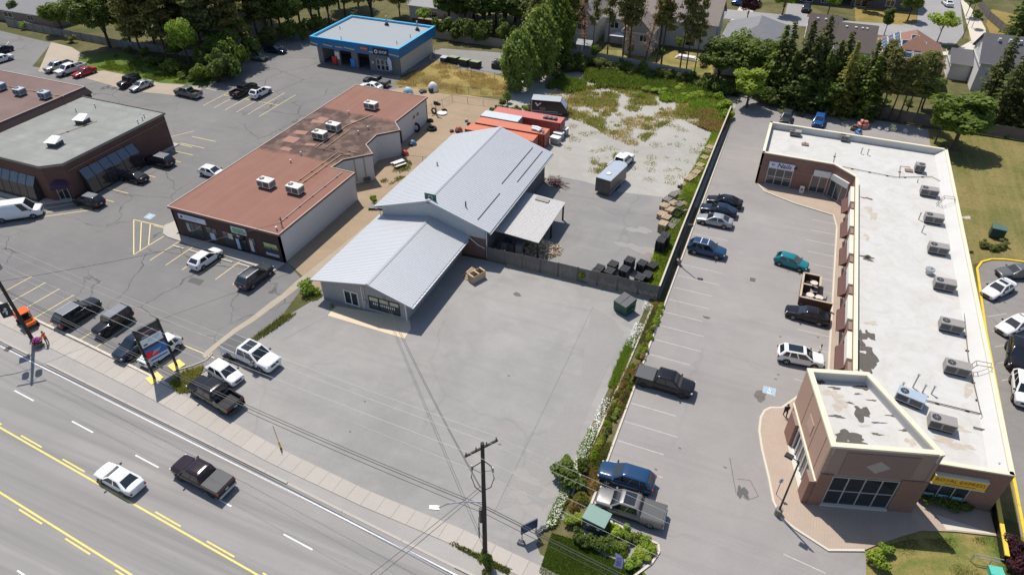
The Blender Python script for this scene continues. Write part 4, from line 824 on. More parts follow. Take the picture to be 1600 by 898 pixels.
q = MB(); TF.box(q, 1.4, L_ - 1.5, z1 + .3, 7.0, .003, .06); q.build('recess_panel', mat('dark_brown_stucco', (.25, .165, .14), .85, var=.08), PL, w=True)
q = MB(); c = HW(1372, 729, TF); DM = [(c[0] + .95 * math.cos(t), c[1] + .75 * math.sin(t)) for t in (0, math.pi / 2, math.pi, -math.pi / 2)]; q.quad(*[(*TF.p(a, .075), z) for a, z in DM]); q.build('diamond_panel', mat('pale_stucco', (.40, .33, .30), .85), PL, w=True)
window(TF, PL, a0, a1, .35, z1, 4, 2, ALU, GLASS, .09, .07, 'shop_window'); q = MB(); TF.box(q, a0 - .1, a1 + .1, .14, .34, .003, .2); q.build('sill', CONC2, PL, w=True)
# sunlit flank of the tower: brick base, glazed strip under a dark hood, pale square
q = MB(); TL.box(q, .9, 2.6, .02, 3.0, .003, .4); q.build('brick_pier', PB, PL, w=True)
q = MB(); TL.box(q, 7.4, 8.6, .02, 3.0, .003, .5); q.build('brick_pier', PB, PL, w=True)
window(TL, PL, 2.75, 7.3, .3, 2.9, 5, 1, WHT, GLASSB, .1, .12, 'shop_window')
q = MB(); TL.box(q, 2.6, 7.4, .14, .29, .003, .45); q.build('sill', CONC2, PL, w=True)
q = MB(); TL.box(q, 3.6, 4.9, 4.4, 5.7, .003, .05); q.build('pale_square', mat('pink_stucco', (.47, .31, .235), .85), PL, w=True)
for a in (2.6, 5.4, 7.4): q = MB(); TL.box(q, a, a + .05, 3.05, 7.3, .003, .02); q.build('control_joint', mat('dark_joint', (.25, .15, .11), .9), PL, w=True)  # thin joint strips, darker than the stucco
q = MB(); TL.box(q, 0, 8.62, 3.02, 3.16, .003, .15); q.build('string_course', CAP, PL, w=True)
# yellow fronted unit beside the tower
YF = Wall((18.6, 45.1), (5.7, 1.0), (1.0, -5.7)); a0 = .25; a1 = 4.2
q = MB(); YF.box(q, a0, a1, 3.0, 3.95, .003, .4); ys = q.build('shop_sign', mat('sign_yellow', (.80, .50, .03), .45, var=.05), PL, w=True)
q = MB(); YF.box(q, a0 - .04, a1 + .04, 2.9, 2.995, .003, .43); YF.box(q, a0 - .04, a1 + .04, 3.955, 4.03, .003, .43); q.build('sign_frame', CAP, ys, w=True)
t = link('lettering', textmesh('ROYAL EXPRESS', .52, extrude=.006), mat('sign_red', (.35, .05, .02), .5), ys); p_ = YF.p((a0 + a1) / 2, .415); t.location = (p_[0] - 12, p_[1] - 75, 3.56); t.rotation_euler = (math.pi / 2, 0, YF.rz)
q = MB(); YF.box(q, a0 + .9, a1 - .7, 3.13, 3.2, .401, .407); q.build('sign_line', mat('sign_red', (.35, .05, .02), .5), ys, w=True)
window(YF, PL, .2, 3.5, .9, 2.85, 3, 1, ALU, GLASS, .07, .05, 'shop_window')
for k in range(3): q = MB(); YF.box(q, .35 + 1.1 * k, 1.15 + 1.1 * k, 1.0, 1.3, .021, .03); q.build('window_poster', mat('teal_poster', (.15, .36, .40), .6), PL, w=True)
# salon front at the far end
NF = Wall((-.5, 96.5), (1, 0), (0, -1))
def on(px, py): return HW(px, py, NF)
sa0 = on(1203, 252)[0]; sa1 = on(1243, 258)[0]
q = MB(); NF.box(q, sa0, sa1, 2.95, 3.85, .003, .2); ns = q.build('shop_sign', mat('lilac_white_sign', (.70, .68, .76), .5, var=.04), PL, w=True)
t = link('lettering', textmesh('Nails', .95, bold=True, shear=.2, extrude=.006), mat('sign_ink', (.015, .015, .06), .5), ns); p_ = NF.p(sa0 + (sa1 - sa0) * .6, .215); t.location = (p_[0] - 12, p_[1] - 75, 3.42); t.rotation_euler = (math.pi / 2, 0, 0)
q = MB(); b = sa0 + .35; q.quad((*NF.p(b, .21), 3.6), (*NF.p(b + .55, .21), 3.52), (*NF.p(b + .1, .21), 3.25)); q.build('sign_emblem', mat('sign_purple', (.22, .12, .3), .5), ns, w=True)
window(NF, PL, sa0, sa1, .2, 2.9, 3, 2, ALU, GLASSB, .09, .07, 'shop_window')
b0 = on(1262, 298)[0]; b1 = on(1288, 300)[0]
q = MB(); NF.box(q, b0 + .1, b1 + .15, 2.85, 3.7, .003, .2); q.build('shop_sign', WHT, PL, w=True); window(NF, PL, b0, b1, .2, 2.8, 2, 1, ALU, GLASSB, .09, .07, 'shop_window')
ND = Wall((9.2, 96.5), (2.85, -2.7), (-2.7, -2.85)); q = MB(); ND.box(q, .35, 3.4, 2.85, 3.7, .003, .22); q.build('shop_sign', WHT, PL, w=True); window(ND, PL, .35, 3.5, .2, 2.8, 3, 1, ALU, GLASSB, .09, .07, 'shop_window')
q = MB(); NF.box(q, 0, 9.6, 2.72, 2.8, .003, .05); q.build('string_course', mat('pale_band', (.33, .22, .18), .8), PL, w=True)
for a in (4.75,): q = MB(); NF.box(q, a, a + .4, 3.3, 3.5, .003, .2); q.build('wall_lamp', BLK, PL, w=True)
# units along the wing: sign boxes over dark awnings and brick piers
WW = Wall((12.05, 93.8), (.005, -1), (-1, -.005))
AWN = mat('maroon_awning', (.11, .05, .04), .8, var=.12)
for k in range(6):
    a = 2.0 + 6.3 * k
    q = MB(); WW.box(q, a, a + 4.2, 3.45, 4.45, .003, .45); sg = q.build('sign_box', mat('cream_sign', (.66, .61, .52), .5, var=.06), PL, w=True)
    q = MB(); WW.box(q, a + .2, a + 4.0, 3.55, 4.35, .451, .46); q.build('sign_face', WHT, sg, w=True)
    q = MB()
    A = lambda aa, d, z: (*WW.p(aa, d), z)
    q.quad(A(a + .2, .01, 3.3), A(a + .2, 1.0, 2.35), A(a + 4.0, 1.0, 2.35), A(a + 4.0, .01, 3.3)); q.quad(A(a + .2, .01, 3.3), A(a + .2, .01, 2.35), A(a + .2, 1.0, 2.35)); q.quad(A(a + 4, .01, 3.3), A(a + 4, 1.0, 2.35), A(a + 4, .01, 2.35)); q.quad(A(a + .2, 1.0, 2.35), A(a + .2, 1.0, 2.1), A(a + 4, 1.0, 2.1), A(a + 4, 1.0, 2.35))
    q.build('awning', AWN, PL, w=True)
    window(WW, PL, a + .2, a + 4.0, .25, 2.3, 3, 1, ALU, GLASSB, .08, .05, 'shop_window')
    q = MB(); WW.box(q, a + 4.6, a + 5.9, .02, 4.4, .003, .35); q.build('brick_pier', PB, PL, w=True)
YR = mat('yellow_rail', (.72, .52, .05), .5, var=.1)
q = MB(); q.box(24.9, 25.1, 44.9, 62, .02, 1.0); 
t = thing('guard_rail', 'yellow topped guard wall along the ramp beside the plaza', 'guard rail', (25, 46, 0)); MB().box(24.62, 24.8, 41.5, 47.6, .02, .9).build('rail_panel', BLK, t, w=True); MB().box(24.55, 24.87, 41.4, 47.7, .902, 1.02).build('rail_cap', YR, t, w=True)
m = MB()
for x in (22.4, 23.6): m.tube([(x, 40.6, .1), (x, 40.6, 1.0)], .04, 6)
m.tube([(22.4, 40.6, 1.0), (24.4, 40.9, 1.0)], .04, 6).tube([(22.4, 40.6, .6), (24.4, 40.9, .6)], .03, 6)
tag(m.build('hand_rail', STEEL), 'grey steel hand rail at the end of the concrete path by the plaza lawn', 'hand rail')

# ---------------------------------------------------------------- houses behind the back fence
SHING = {}
def shingle(name, c): return bandmat(name, c, sc3(c, .72), .28, .05, axis=1, space='world', var=.14)
def house(label, parts, wallc, roofc, wins=(), extra=None, name='house', vents=()):
    x0 = min(p[0] for p in parts); x1 = max(p[1] for p in parts); y0 = min(p[2] for p in parts); y1 = max(p[3] for p in parts)
    T = thing(name, label, 'house', ((x0 + x1) / 2, (y0 + y1) / 2, 0))
    wm = bandmat('siding_%d%d%d' % tuple(int(c * 1000) for c in wallc), wallc, sc3(wallc, .75), .25, .04, axis=2, var=.08); rm = shingle('shingles_%d%d%d' % tuple(int(c * 1000) for c in roofc), roofc)
    for k, (a, b, c, d, ze, zr, kind) in enumerate(parts):
        MB().prism([(a, c), (b, c), (b, d), (a, d)], .005, ze).build('wall', wm, T, w=True)
        o = .45; A, B_, Cc, D = a - o, b + o, c - o, d + o; m = MB()
        zo = ze - .12
        if kind == 'hip':
            r = min(B_ - A, D - Cc) / 2 * .92
            if (B_ - A) >= (D - Cc): p, q = (A + r, (Cc + D) / 2, zr), (B_ - r, (Cc + D) / 2, zr)
            else: p, q = ((A + B_) / 2, Cc + r, zr), ((A + B_) / 2, D - r, zr)
            if (B_ - A) >= (D - Cc): F = [((A, Cc, zo), (B_, Cc, zo), q, p), ((B_, D, zo), (A, D, zo), p, q), ((A, D, zo), (A, Cc, zo), p), ((B_, Cc, zo), (B_, D, zo), q)]
            else: F = [((A, Cc, zo), (B_, Cc, zo), p), ((B_, Cc, zo), (B_, D, zo), q, p), ((B_, D, zo), (A, D, zo), q), ((A, D, zo), (A, Cc, zo), p, q)]
            gab = []
        elif kind == 'gx':
            y = (Cc + D) / 2; p, q = (A, y, zr), (B_, y, zr); F = [((A, Cc, zo), (B_, Cc, zo), q, p), ((B_, D, zo), (A, D, zo), p, q)]
            gab = [((a, c, ze - .05), (a, d, ze - .05), (a, y, zr - .15)), ((b, c, ze - .05), (b, y, zr - .15), (b, d, ze - .05))]
        else:
            x = (A + B_) / 2; p, q = (x, Cc, zr), (x, D, zr); F = [((A, D, zo), (A, Cc, zo), p, q), ((B_, Cc, zo), (B_, D, zo), q, p)]
            gab = [((a, c, ze - .05), (b, c, ze - .05), (x, c, zr - .15)), ((a, d, ze - .05), (x, d, zr - .15), (b, d, ze - .05))]
        for f in F: m.quad(*f)
        base = len(m.v)
        for f in F: m.quad(*[(x, y, z - .14) for x, y, z in reversed(f)])
        rim = [(A, Cc), (B_, Cc), (B_, D), (A, D)]
        rf_ = m.build('roof', rm, T, w=True)
        fs = MB().strip(rim + [rim[0]], .06, zo - .2, zo - .01); fs.build('gutter', WHT, rf_, w=True)
        for g in gab: MB().quad(*g).build('gable', wm, T, w=True)
    for (k, side, u0, u1, z0, z1) in wins:
        a, b, c, d = parts[k][:4]
        W = {'s': Wall((a, c), (1, 0), (0, -1)), 'w': Wall((a, d), (0, -1), (-1, 0)), 'e': Wall((b, c), (0, 1), (1, 0))}[side]
        window(W, T, u0, u1, z0, z1, 2 if u1 - u0 > 1.2 else 1, 1, WHT, GLASS, .09, .07)
    for x, y, z in vents: MB().box(x - .2, x + .2, y - .2, y + .2, z - .3, z + .25).build('roof_vent', WHT, T, w=True)
    return T
house('big taupe roofed house with grey blue siding behind the thin pines', [(-39, -27.2, 149, 160, 5.6, 9.0, 'gx'), (-27, -15.8, 152, 163, 5.6, 9.2, 'gx'), (-33.4, -27.6, 143.2, 148.9, 5.0, 8.0, 'gy')], (.42, .43, .45), (.27, .225, .20),
      [(2, 's', 1.0, 2.6, .6, 2.4), (2, 's', 3.4, 5, 3.0, 4.4), (1, 's', 1.2, 3.0, 3.2, 4.7), (1, 's', 5.2, 7.4, .5, 2.5), (1, 's', 7, 9, 3.3, 4.7), (0, 's', 1, 3, 3.2, 4.6)], vents=((-36, 152, 7.6), (-24, 155, 7.9), (-20, 155, 7.9)))
house('pale grey hip roofed house partly hidden by dense bright trees', [(-13.4, -1.0, 139, 157, 5.3, 8.6, 'hip')], (.46, .45, .43), (.20, .205, .215), [(0, 's', 2, 4, 3, 4.5), (0, 's', 7, 9, 3, 4.5)])
house('house with two dark brown gable roofs behind the spruce row', [(2.2, 7.6, 150.5, 161, 5.5, 8.9, 'gx'), (7.8, 14.2, 146.5, 158.5, 5.5, 8.7, 'gx')], (.55, .56, .57), (.105, .082, .078), [(0, 's', 1, 2.4, 3, 4.4), (1, 's', 1, 2.6, 3, 4.4), (1, 's', 3.6, 5.4, .6, 2.4)], vents=((3.4, 154.6, 8.2), (4.9, 154.6, 8.2), (6.4, 154.6, 8.2), (8.9, 151.5, 8.1), (10.6, 151.5, 8.1), (11.8, 151.5, 8.1), (12.6, 151.5, 8.1)))
HS = house('orange brick house with solar panels on its hip roof', [(16.0, 26.4, 143.5, 156.5, 5.4, 9.0, 'hip')], (.34, .17, .11), (.26, .14, .095), [(0, 's', 2, 4, 3, 4.5), (0, 's', 6, 8, 3, 4.5)])
SOL = mat('solar_cell', (.02, .035, .08), .12, var=.3, spec=.9)
def on_slope(T, A, B, Cc, u, v, w, h, lift=.08):
    """solar panel lying on the roof plane through A with edges to B and C"""
    A, B, Cc = Vector(A), Vector(B), Vector(Cc); eu = (B - A).normalized(); n = eu.cross(Cc - A).normalized(); n = n if n.z > 0 else -n; ev = n.cross(eu); ev = ev if ev.z > 0 else -ev
    P = lambda a, b, c: tuple(A + eu * a + ev * b + n * c)
    def slab(a0, a1, b0, b1, c0, c1):
        m = MB(); k = [P(a, b, c) for c in (c0, c1) for a, b in ((a0, b0), (a1, b0), (a1, b1), (a0, b1))]; m.v = k; m.f = [(0, 1, 2, 3), (4, 5, 6, 7), (0, 1, 5, 4), (1, 2, 6, 5), (2, 3, 7, 6), (3, 0, 4, 7)]; return m
    p = slab(u, u + w, v, v + h, lift, lift + .05).build('solar_panel', WHT, T, w=True)
    slab(u + .06, u + w - .06, v + .06, v + h - .06, lift + .052, lift + .058).build('cells', SOL, p, w=True)
sA, sB, sC = (15.55, 143.05, 5.28), (26.85, 143.05, 5.28), (21.2, 148.8, 9.0)
for u, v in ((4.6, 5.3), (3.2, 3.9), (4.6, 3.9), (6.0, 3.9), (2.5, 2.5), (3.9, 2.5), (5.4, 2.5), (2.6, 1.1), (4.0, 1.1), (5.5, 1.1)): on_slope(HS, sA, sB, sC, u, v, 1.3, 1.25)
wA, wB, wC = (15.55, 156.95, 5.28), (15.55, 143.05, 5.28), (21.2, 151, 9.0)
for i in range(5):
    for j in range(3): on_slope(HS, wA, wB, wC, 2.2 + 1.9 * i, .6 + 1.15 * j, 1.8, 1.05)
house('white sided house with slate grey gable roof beside the tall spruce', [(33.0, 52, 148.4, 158.6, 5.6, 9.3, 'gx'), (29.4, 32.9, 153.5, 161, 3.4, 4.9, 'gx')], (.66, .65, .64), (.125, .12, .13), [(0, 's', 2, 4, 3, 4.5), (0, 's', 7, 9, 3, 4.5), (0, 'w', 3.2, 3.9, 5.9, 7.1)], vents=tuple((35.2 + 1.7 * k, 152.2, 8.7) for k in range(5)))
house('dark fronted house with two garage doors across the residential street', [(-8, 9, 199, 211, 5.4, 8.5, 'gx'), (11, 25, 199.5, 211, 5.4, 8.5, 'gx')], (.12, .12, .13), (.11, .105, .11), [(0, 's', 2, 5.2, .1, 2.5), (0, 's', 7, 10, .1, 2.5), (0, 's', 12, 13.5, .2, 2.5), (1, 's', 1, 4, .1, 2.5), (1, 's', 8, 10, .8, 2.3)])
HB = house('small grey roofed house with raised wooden deck behind the garage', [(-86.5, -73.5, 146.5, 157, 3.8, 6.2, 'gx')], (.48, .46, .44), (.36, .355, .36), [(0, 's', 4.5, 7.5, 1.4, 2.7), (0, 's', 9, 11, 1.4, 2.7)])
t = thing('wooden_deck', 'raised brown wooden deck with slatted rails behind the blue garage', 'deck', (-80, 143.5, 0))
for k in range(13): MB().box(-83.0 + .45 * k, -82.58 + .45 * k, 141.4, 146.3, 1.5, 1.56).build('deck_board', mat('deck_wood', (.26, .17, .11), .8, var=.2, scale=2), t, w=True)
for x in (-83.0, -80, -77.2): MB().box(x, x + .14, 141.3, 141.44, .01, 2.5).build('post', mat('deck_wood', (.26, .17, .11), .8), t, w=True)
q = MB().box(-83, -77, 141.26, 141.3, 1.6, 2.45); q.build('rail_panel', mat('dark_lattice', (.045, .04, .038), .8), t, w=True)
house('long low grey roofed house beyond the fence of the far left lot', [(-196, -160, 109.5, 119, 2.9, 5.0, 'gx')], (.30, .22, .19), (.25, .245, .25), [(0, 's', 20, 23, 1, 2.2), (0, 's', 28, 30, 1, 2.2)])
house('grey roofed house almost hidden behind tall dark trees', [(-60, -47, 149, 160, 5.2, 8.3, 'gx')], (.4, .38, .36), (.2, .2, .21), [(0, 's', 3, 5, 3, 4.3)])
house('pale sided house between the leaning dead pine and the dark conifers', [(-46, -40.5, 146, 158, 5.2, 8, 'gy')], (.5, .5, .51), (.24, .21, .2), [(0, 's', 1.5, 3.5, 3, 4.3)])
house('tan house with brown roof seen between pines behind the long left fence', [(-128, -112, 116, 126, 5, 8, 'gx')], (.44, .37, .3), (.24, .2, .18), [(0, 's', 3, 5, 2.6, 4)])

# ---------------------------------------------------------------- fences
def board_fence(label, pts, h, m, pm, plank=.15, bay=2.4, gap=.012, cap=None, wob=.03, name='board_fence', joined=True):
    T = thing(name, label, 'fence', (*pts[0], 0))
    for a, b in zip(pts, pts[1:]):
        a, b = Vector(a), Vector(b); L_ = (b - a).length; d = (b - a) / L_; nrm = Vector((-d.y, d.x)); nb = max(1, round(L_ / bay))
        for i in range(nb):
            p0 = a + d * (L_ * i / nb); p1 = a + d * (L_ * (i + 1) / nb); bl = (p1 - p0).length
            W = Wall(tuple(p0), tuple(d), tuple(nrm)); q = MB(); W.box(q, -.06, .06, .005, h + .08, -.05, .07); q.build('post', pm, T, w=True)
            q = MB(); npk = max(1, int(bl / plank)); hh = h + random.uniform(-wob, wob)
            for k in range(npk): W.box(q, .062 + (bl - .125) * k / npk + gap / 2, .062 + (bl - .125) * (k + 1) / npk - gap / 2, .04, hh + random.uniform(-.02, .02), -.012 + random.uniform(-.008, .008), .012)
            q.build('plank_panel', m, T, w=True, kind='stuff')
            q = MB(); W.box(q, .0, bl, h * .8, h * .8 + .09, .03, .07); q.build('rail', pm, T, w=True)
            if cap: q = MB(); W.box(q, 0, bl, h + .082, h + .13, -.1, .1); q.build('cap_rail', cap, T, w=True)
    return T
GRY = mat('weathered_grey_wood', (.15, .14, .13), .9, var=.3, scale=3, fine=.3, bscale=10, stretch=(6, 6, .5)); GRY2 = mat('grey_wood_post', (.13, .12, .11), .9, var=.2)
board_fence('weathered grey plank fence across the lot between shop and planted strip', [(-29.3, 63.3), (-20, 63.5), (-7.7, 63.65)], 2.0, GRY, GRY2)
FENCE_X = [(-7.75, 63.7), (-7.8, 76), (-7.72, 90), (-7.65, 104), (-7.5, 119)]; DKF = mat('charcoal_fence_board', (.055, .053, .055), .8, var=.25, scale=2); board_fence('long charcoal fence with pale cap beside the plaza parking row', FENCE_X, 1.85, DKF, DKF, .3, 2.4, .006, mat('pale_cap', (.50, .45, .36), .8, var=.1))
TANF = mat('tan_fence_board', (.27, .235, .20), .9, var=.2, scale=2); LGF = mat('pale_grey_fence_board', (.36, .35, .34), .9, var=.15, scale=2); BRF = mat('brown_grey_fence_board', (.135, .115, .105), .9, var=.2, scale=2)
board_fence('tan board fence behind the garage and its bins', [(-90, 137.2), (-75.5, 137), (-56, 136.7), (-46, 136.6)], 1.9, TANF, TANF, .3)
board_fence('pale grey board fence between the weedy yard and the pines', [(-44, 136.6), (-36, 136.4), (-17, 134)], 1.9, LGF, LGF, .3)
board_fence('brown grey board fence behind the plaza below the spruce row', [(-8, 132.4), (-2.1, 130.9), (22.7, 128), (60, 127.4)], 2.0, BRF, BRF, .25)
board_fence('long low grey board fence along the far left lot', [(-172, 106.8), (-135, 105.7), (-122, 106.5), (-104.8, 107.6)], 1.6, mat('silver_fence_board', (.24, .225, .21), .9, var=.2, scale=2), GRY2, .3, 3)
board_fence('dark board fence beside the burnt grass of the residential street', [(41.2, 212), (42, 200), (44, 190), (47.5, 181)], 1.8, BRF, BRF, .3)
def chain_fence(label, pts, h=1.2, bay=2.6):
    T = thing('chain_link_fence', label, 'fence', (*pts[0], 0)); gm = mat('galvanised_post', (.20, .19, .17), .6, metal=.3)
    for a, b in zip(pts, pts[1:]):
        a, b = Vector(a), Vector(b); L_ = (b - a).length; nb = max(1, round(L_ / bay))
        for i in range(nb + 1): p = a.lerp(b, i / nb); MB().cyl((p.x, p.y, .005), .035, h + .05, 6).build('post', gm, T, w=True)
        MB().tube([(a.x, a.y, h), (b.x, b.y, h)], .025, 5).build('top_rail', gm, T, w=True)
        m = MB(); k = 0; s = .3
        d = (b - a) / L_
        for j in np.arange(-h, L_, s):
            for sg in (1, -1):
                u0, z0, u1, z1 = (j, 0, j + h, h) if sg > 0 else (j, h, j + h, 0)
                if u0 < 0: z0 += (-u0) * sg; u0 = 0
                if u1 > L_: z1 -= (u1 - L_) * sg; u1 = L_
                p, q = a + d * u0, a + d * u1; w = .006
                m.quad((p.x, p.y, z0 + .03 - w), (q.x, q.y, z1 + .03 - w), (q.x, q.y, z1 + .03 + w), (p.x, p.y, z0 + .03 + w))
        m.build('wire_mesh', gm, T, w=True, kind='stuff')
chain_fence('chain link fence along the straw field above the dirt play yard', [(-71.0, 109.8), (-63.5, 111.5), (-56.7, 110.6), (-47.5, 112.7)])
chain_fence('chain link divider across the dirt play yard', [(-58.6, 96.5), (-55.6, 106.6), (-46.6, 107.4)])
chain_fence('chain link fence round the bin pad beside the garage', [(-69.8, 127), (-67.8, 121.2), (-60, 119.2), (-50, 119.0)], 1.5)
chain_fence('short chain link fence beside the picnic table', [(-51.6, 82.6), (-46.4, 83.4)])

# ================================================================= vehicles (local +x is forward)
def paint(name, col, rough=.14, metal=.0, coat=0):
    if name in MC: return MC[name]
    m, nt, N, L, P = newmat(name); p = pos(nt, 'obj')
    L.new(mixc(nt, noise(nt, p, 1.2, 3), sc3(col, .93), sc3(col, 1.05)), P.inputs['Base Color'])
    P.inputs['Roughness'].default_value = rough; P.inputs['Metallic'].default_value = metal; P.inputs['Coat Weight'].default_value = coat; P.inputs['Coat Roughness'].default_value = .08
    MC[name] = m; return m
PAINT = {'white': paint('white_paintwork', (.72, .73, .74)), 'black': paint('black_paintwork', (.012, .012, .014)), 'silver': paint('silver_paintwork', (.36, .37, .38), .3, .4), 'grey': paint('grey_paintwork', (.14, .145, .15), .3, .3),
         'navy': paint('navy_paintwork', (.012, .022, .045)), 'blue': paint('blue_paintwork', (.014, .05, .12)), 'brightblue': paint('bright_blue_paintwork', (.015, .09, .30)), 'teal': paint('teal_paintwork', (.01, .17, .20)), 'red': paint('red_paintwork', (.36, .015, .02)),
         'plum': paint('plum_paintwork', (.02, .011, .015)), 'pewter': paint('pewter_paintwork', (.20, .195, .19), .3, .35), 'sage': paint('sage_paintwork', (.14, .18, .12), .35), 'slate': paint('slate_paintwork', (.045, .05, .055), .3, .2)}
TYRE = mat('tyre_rubber', (.016, .016, .017), .85, var=.2); RIM = mat('alloy_rim', (.38, .39, .40), .35, metal=.7, var=.08); RIMB = mat('black_rim', (.03, .03, .03), .4)
VG = mat('vehicle_glass', (.012, .016, .02), .05, var=.1, spec=.95); HL = mat('headlight_lens', (.62, .65, .68), .1, var=.1, spec=.8); TL_ = mat('tail_lamp_lens', (.30, .012, .012), .2, var=.1)
TRIMB = mat('black_plastic', (.02, .02, .021), .6, var=.2); BEDM = mat('bed_liner', (.03, .03, .032), .85, var=.25); TONM = mat('vinyl_bed_cover', (.075, .077, .08), .7, var=.12, scale=3); PLATE = mat('licence_plate', (.6, .62, .66), .5)
# kind: lower body stations (x, half width, z bottom, z top); cabin (base front x, base rear x, half w base, z base front/rear, roof front x, roof rear x, half w roof, z roof); wheels
KIND = {
 'sedan': dict(st=[(2.38, .60, .34, .58), (2.30, .76, .26, .68), (2.02, .83, .21, .74), (1.45, .89, .2, .85), (.9, .91, .2, .93), (0, .92, .2, .95), (-1.2, .915, .2, .98), (-1.75, .88, .2, 1.02), (-2.15, .81, .24, 1.0), (-2.34, .77, .3, .93), (-2.40, .64, .36, .74)],
               cab=(1.15, -1.95, .865, .88, .99, .22, -.98, .645, 1.45), wh=(1.42, -1.38, .33), split=(.0, .47, .53, .9)),
 'suv': dict(st=[(2.36, .66, .38, .78), (2.28, .82, .3, .92), (2.0, .86, .26, .97), (1.4, .92, .25, 1.06), (1.0, .94, .25, 1.1), (0, .945, .25, 1.1), (-1.4, .94, .25, 1.12), (-2.1, .87, .28, 1.13), (-2.32, .84, .34, 1.1), (-2.38, .70, .4, .8)],
             cab=(1.25, -2.30, .895, 1.05, 1.1, .34, -1.80, .70, 1.70), wh=(1.42, -1.40, .37), split=(.0, .40, .44, .72, .76, .97)),
 'hatch': dict(st=[(2.06, .60, .34, .66), (1.98, .76, .26, .78), (1.7, .81, .21, .85), (1.2, .865, .2, .95), (.8, .88, .2, .98), (0, .885, .2, 1.0), (-1.2, .88, .2, 1.02), (-1.8, .86, .24, 1.03), (-2.0, .79, .3, .98), (-2.06, .66, .36, .74)],
               cab=(1.25, -1.98, .835, .91, 1.02, .26, -1.38, .64, 1.50), wh=(1.26, -1.25, .32), split=(.0, .45, .5, .9)),
 'pickup': dict(st=[(2.92, .74, .45, .95), (2.85, .90, .38, 1.08), (2.5, .93, .34, 1.13), (1.8, .975, .33, 1.19), (1.45, 1.0, .33, 1.2), (.5, 1.0, .33, 1.2), (-1.0, 1.0, .33, 1.2)],
                cab=(1.7, -.98, .945, 1.16, 1.19, .88, -.72, .77, 1.88), wh=(1.9, -1.9, .41), split=(.0, .5, .54, .97), bed=(-1.02, -2.95, 1.0, .8, 1.22)),
 'jeep': dict(st=[(2.10, .62, .5, 1.0), (2.06, .68, .46, 1.06), (1.9, .72, .45, 1.1), (.95, .80, .45, 1.16), (.7, .84, .42, 1.17), (-1.2, .85, .42, 1.17), (-2.02, .85, .46, 1.17), (-2.10, .82, .5, 1.12)],
              cab=(.72, -2.02, .80, 1.15, 1.16, .48, -1.95, .72, 1.84), wh=(1.25, -1.25, .42), split=(.02, .45, .49, .72, .76, .98)),
 'van': dict(st=[(2.85, .70, .42, .95), (2.78, .86, .34, 1.1), (2.4, .95, .3, 1.22), (2.0, .98, .3, 1.3), (.5, 1.0, .3, 1.32), (-2.6, 1.0, .3, 1.32), (-2.82, .97, .34, 1.3), (-2.88, .86, .4, 1.1)],
             cab=(2.12, -2.84, .96, 1.26, 1.3, 1.25, -2.72, .80, 2.42), wh=(1.85, -1.75, .36), split=(.01, .2)),
}
VM = {}
def loft(st, ring):
    m = MB(); R_ = [ring(*s_) for s_ in st]; n = len(R_[0]); m.v = [q for r in R_ for q in r]
    for i in range(len(st) - 1):
        for k in range(n): j = (k + 1) % n; m.f.append((i * n + k, (i + 1) * n + k, (i + 1) * n + j, i * n + j))
    m.f.append(tuple(range(n))); m.f.append(tuple(range((len(st) - 1) * n + n - 1, (len(st) - 1) * n - 1, -1))); return m
def body_ring(x, w, zb, zt):
    h = zt - zb; half = [(0, zb), (.82 * w, zb), (.95 * w, zb + .1), (w, zb + .32 * h), (1.0 * w, zb + .62 * h), (.975 * w, zt - .11), (.90 * w, zt - .025), (.6 * w, zt + .02)]
    top = (0, zt + .035); R_ = half + [top] + [(-y, z) for y, z in half[:0:-1]]
    return [(x, y, z) for y, z in R_]
def lerp4(A, B, D, Cc, u, v):  # A-B bottom, D-C top
    A, B, Cc, D = map(Vector, (A, B, Cc, D)); return (A.lerp(B, u)).lerp(D.lerp(Cc, u), v)
def pane(A, B, Cc, D, u0, u1, v0, v1, off=.012):
    n = (Vector(B) - Vector(A)).cross(Vector(D) - Vector(A)).normalized() * off
    q = [lerp4(A, B, D, Cc, u, v) + n for u, v in ((u0, v0), (u1, v0), (u1, v1), (u0, v1))]; b = [x - n * .7 for x in q]
    m = MB(); m.v = [tuple(x) for x in q + b]; m.f = [(0, 1, 2, 3), (0, 4, 5, 1), (1, 5, 6, 2), (2, 6, 7, 3), (3, 7, 4, 0)]; return m
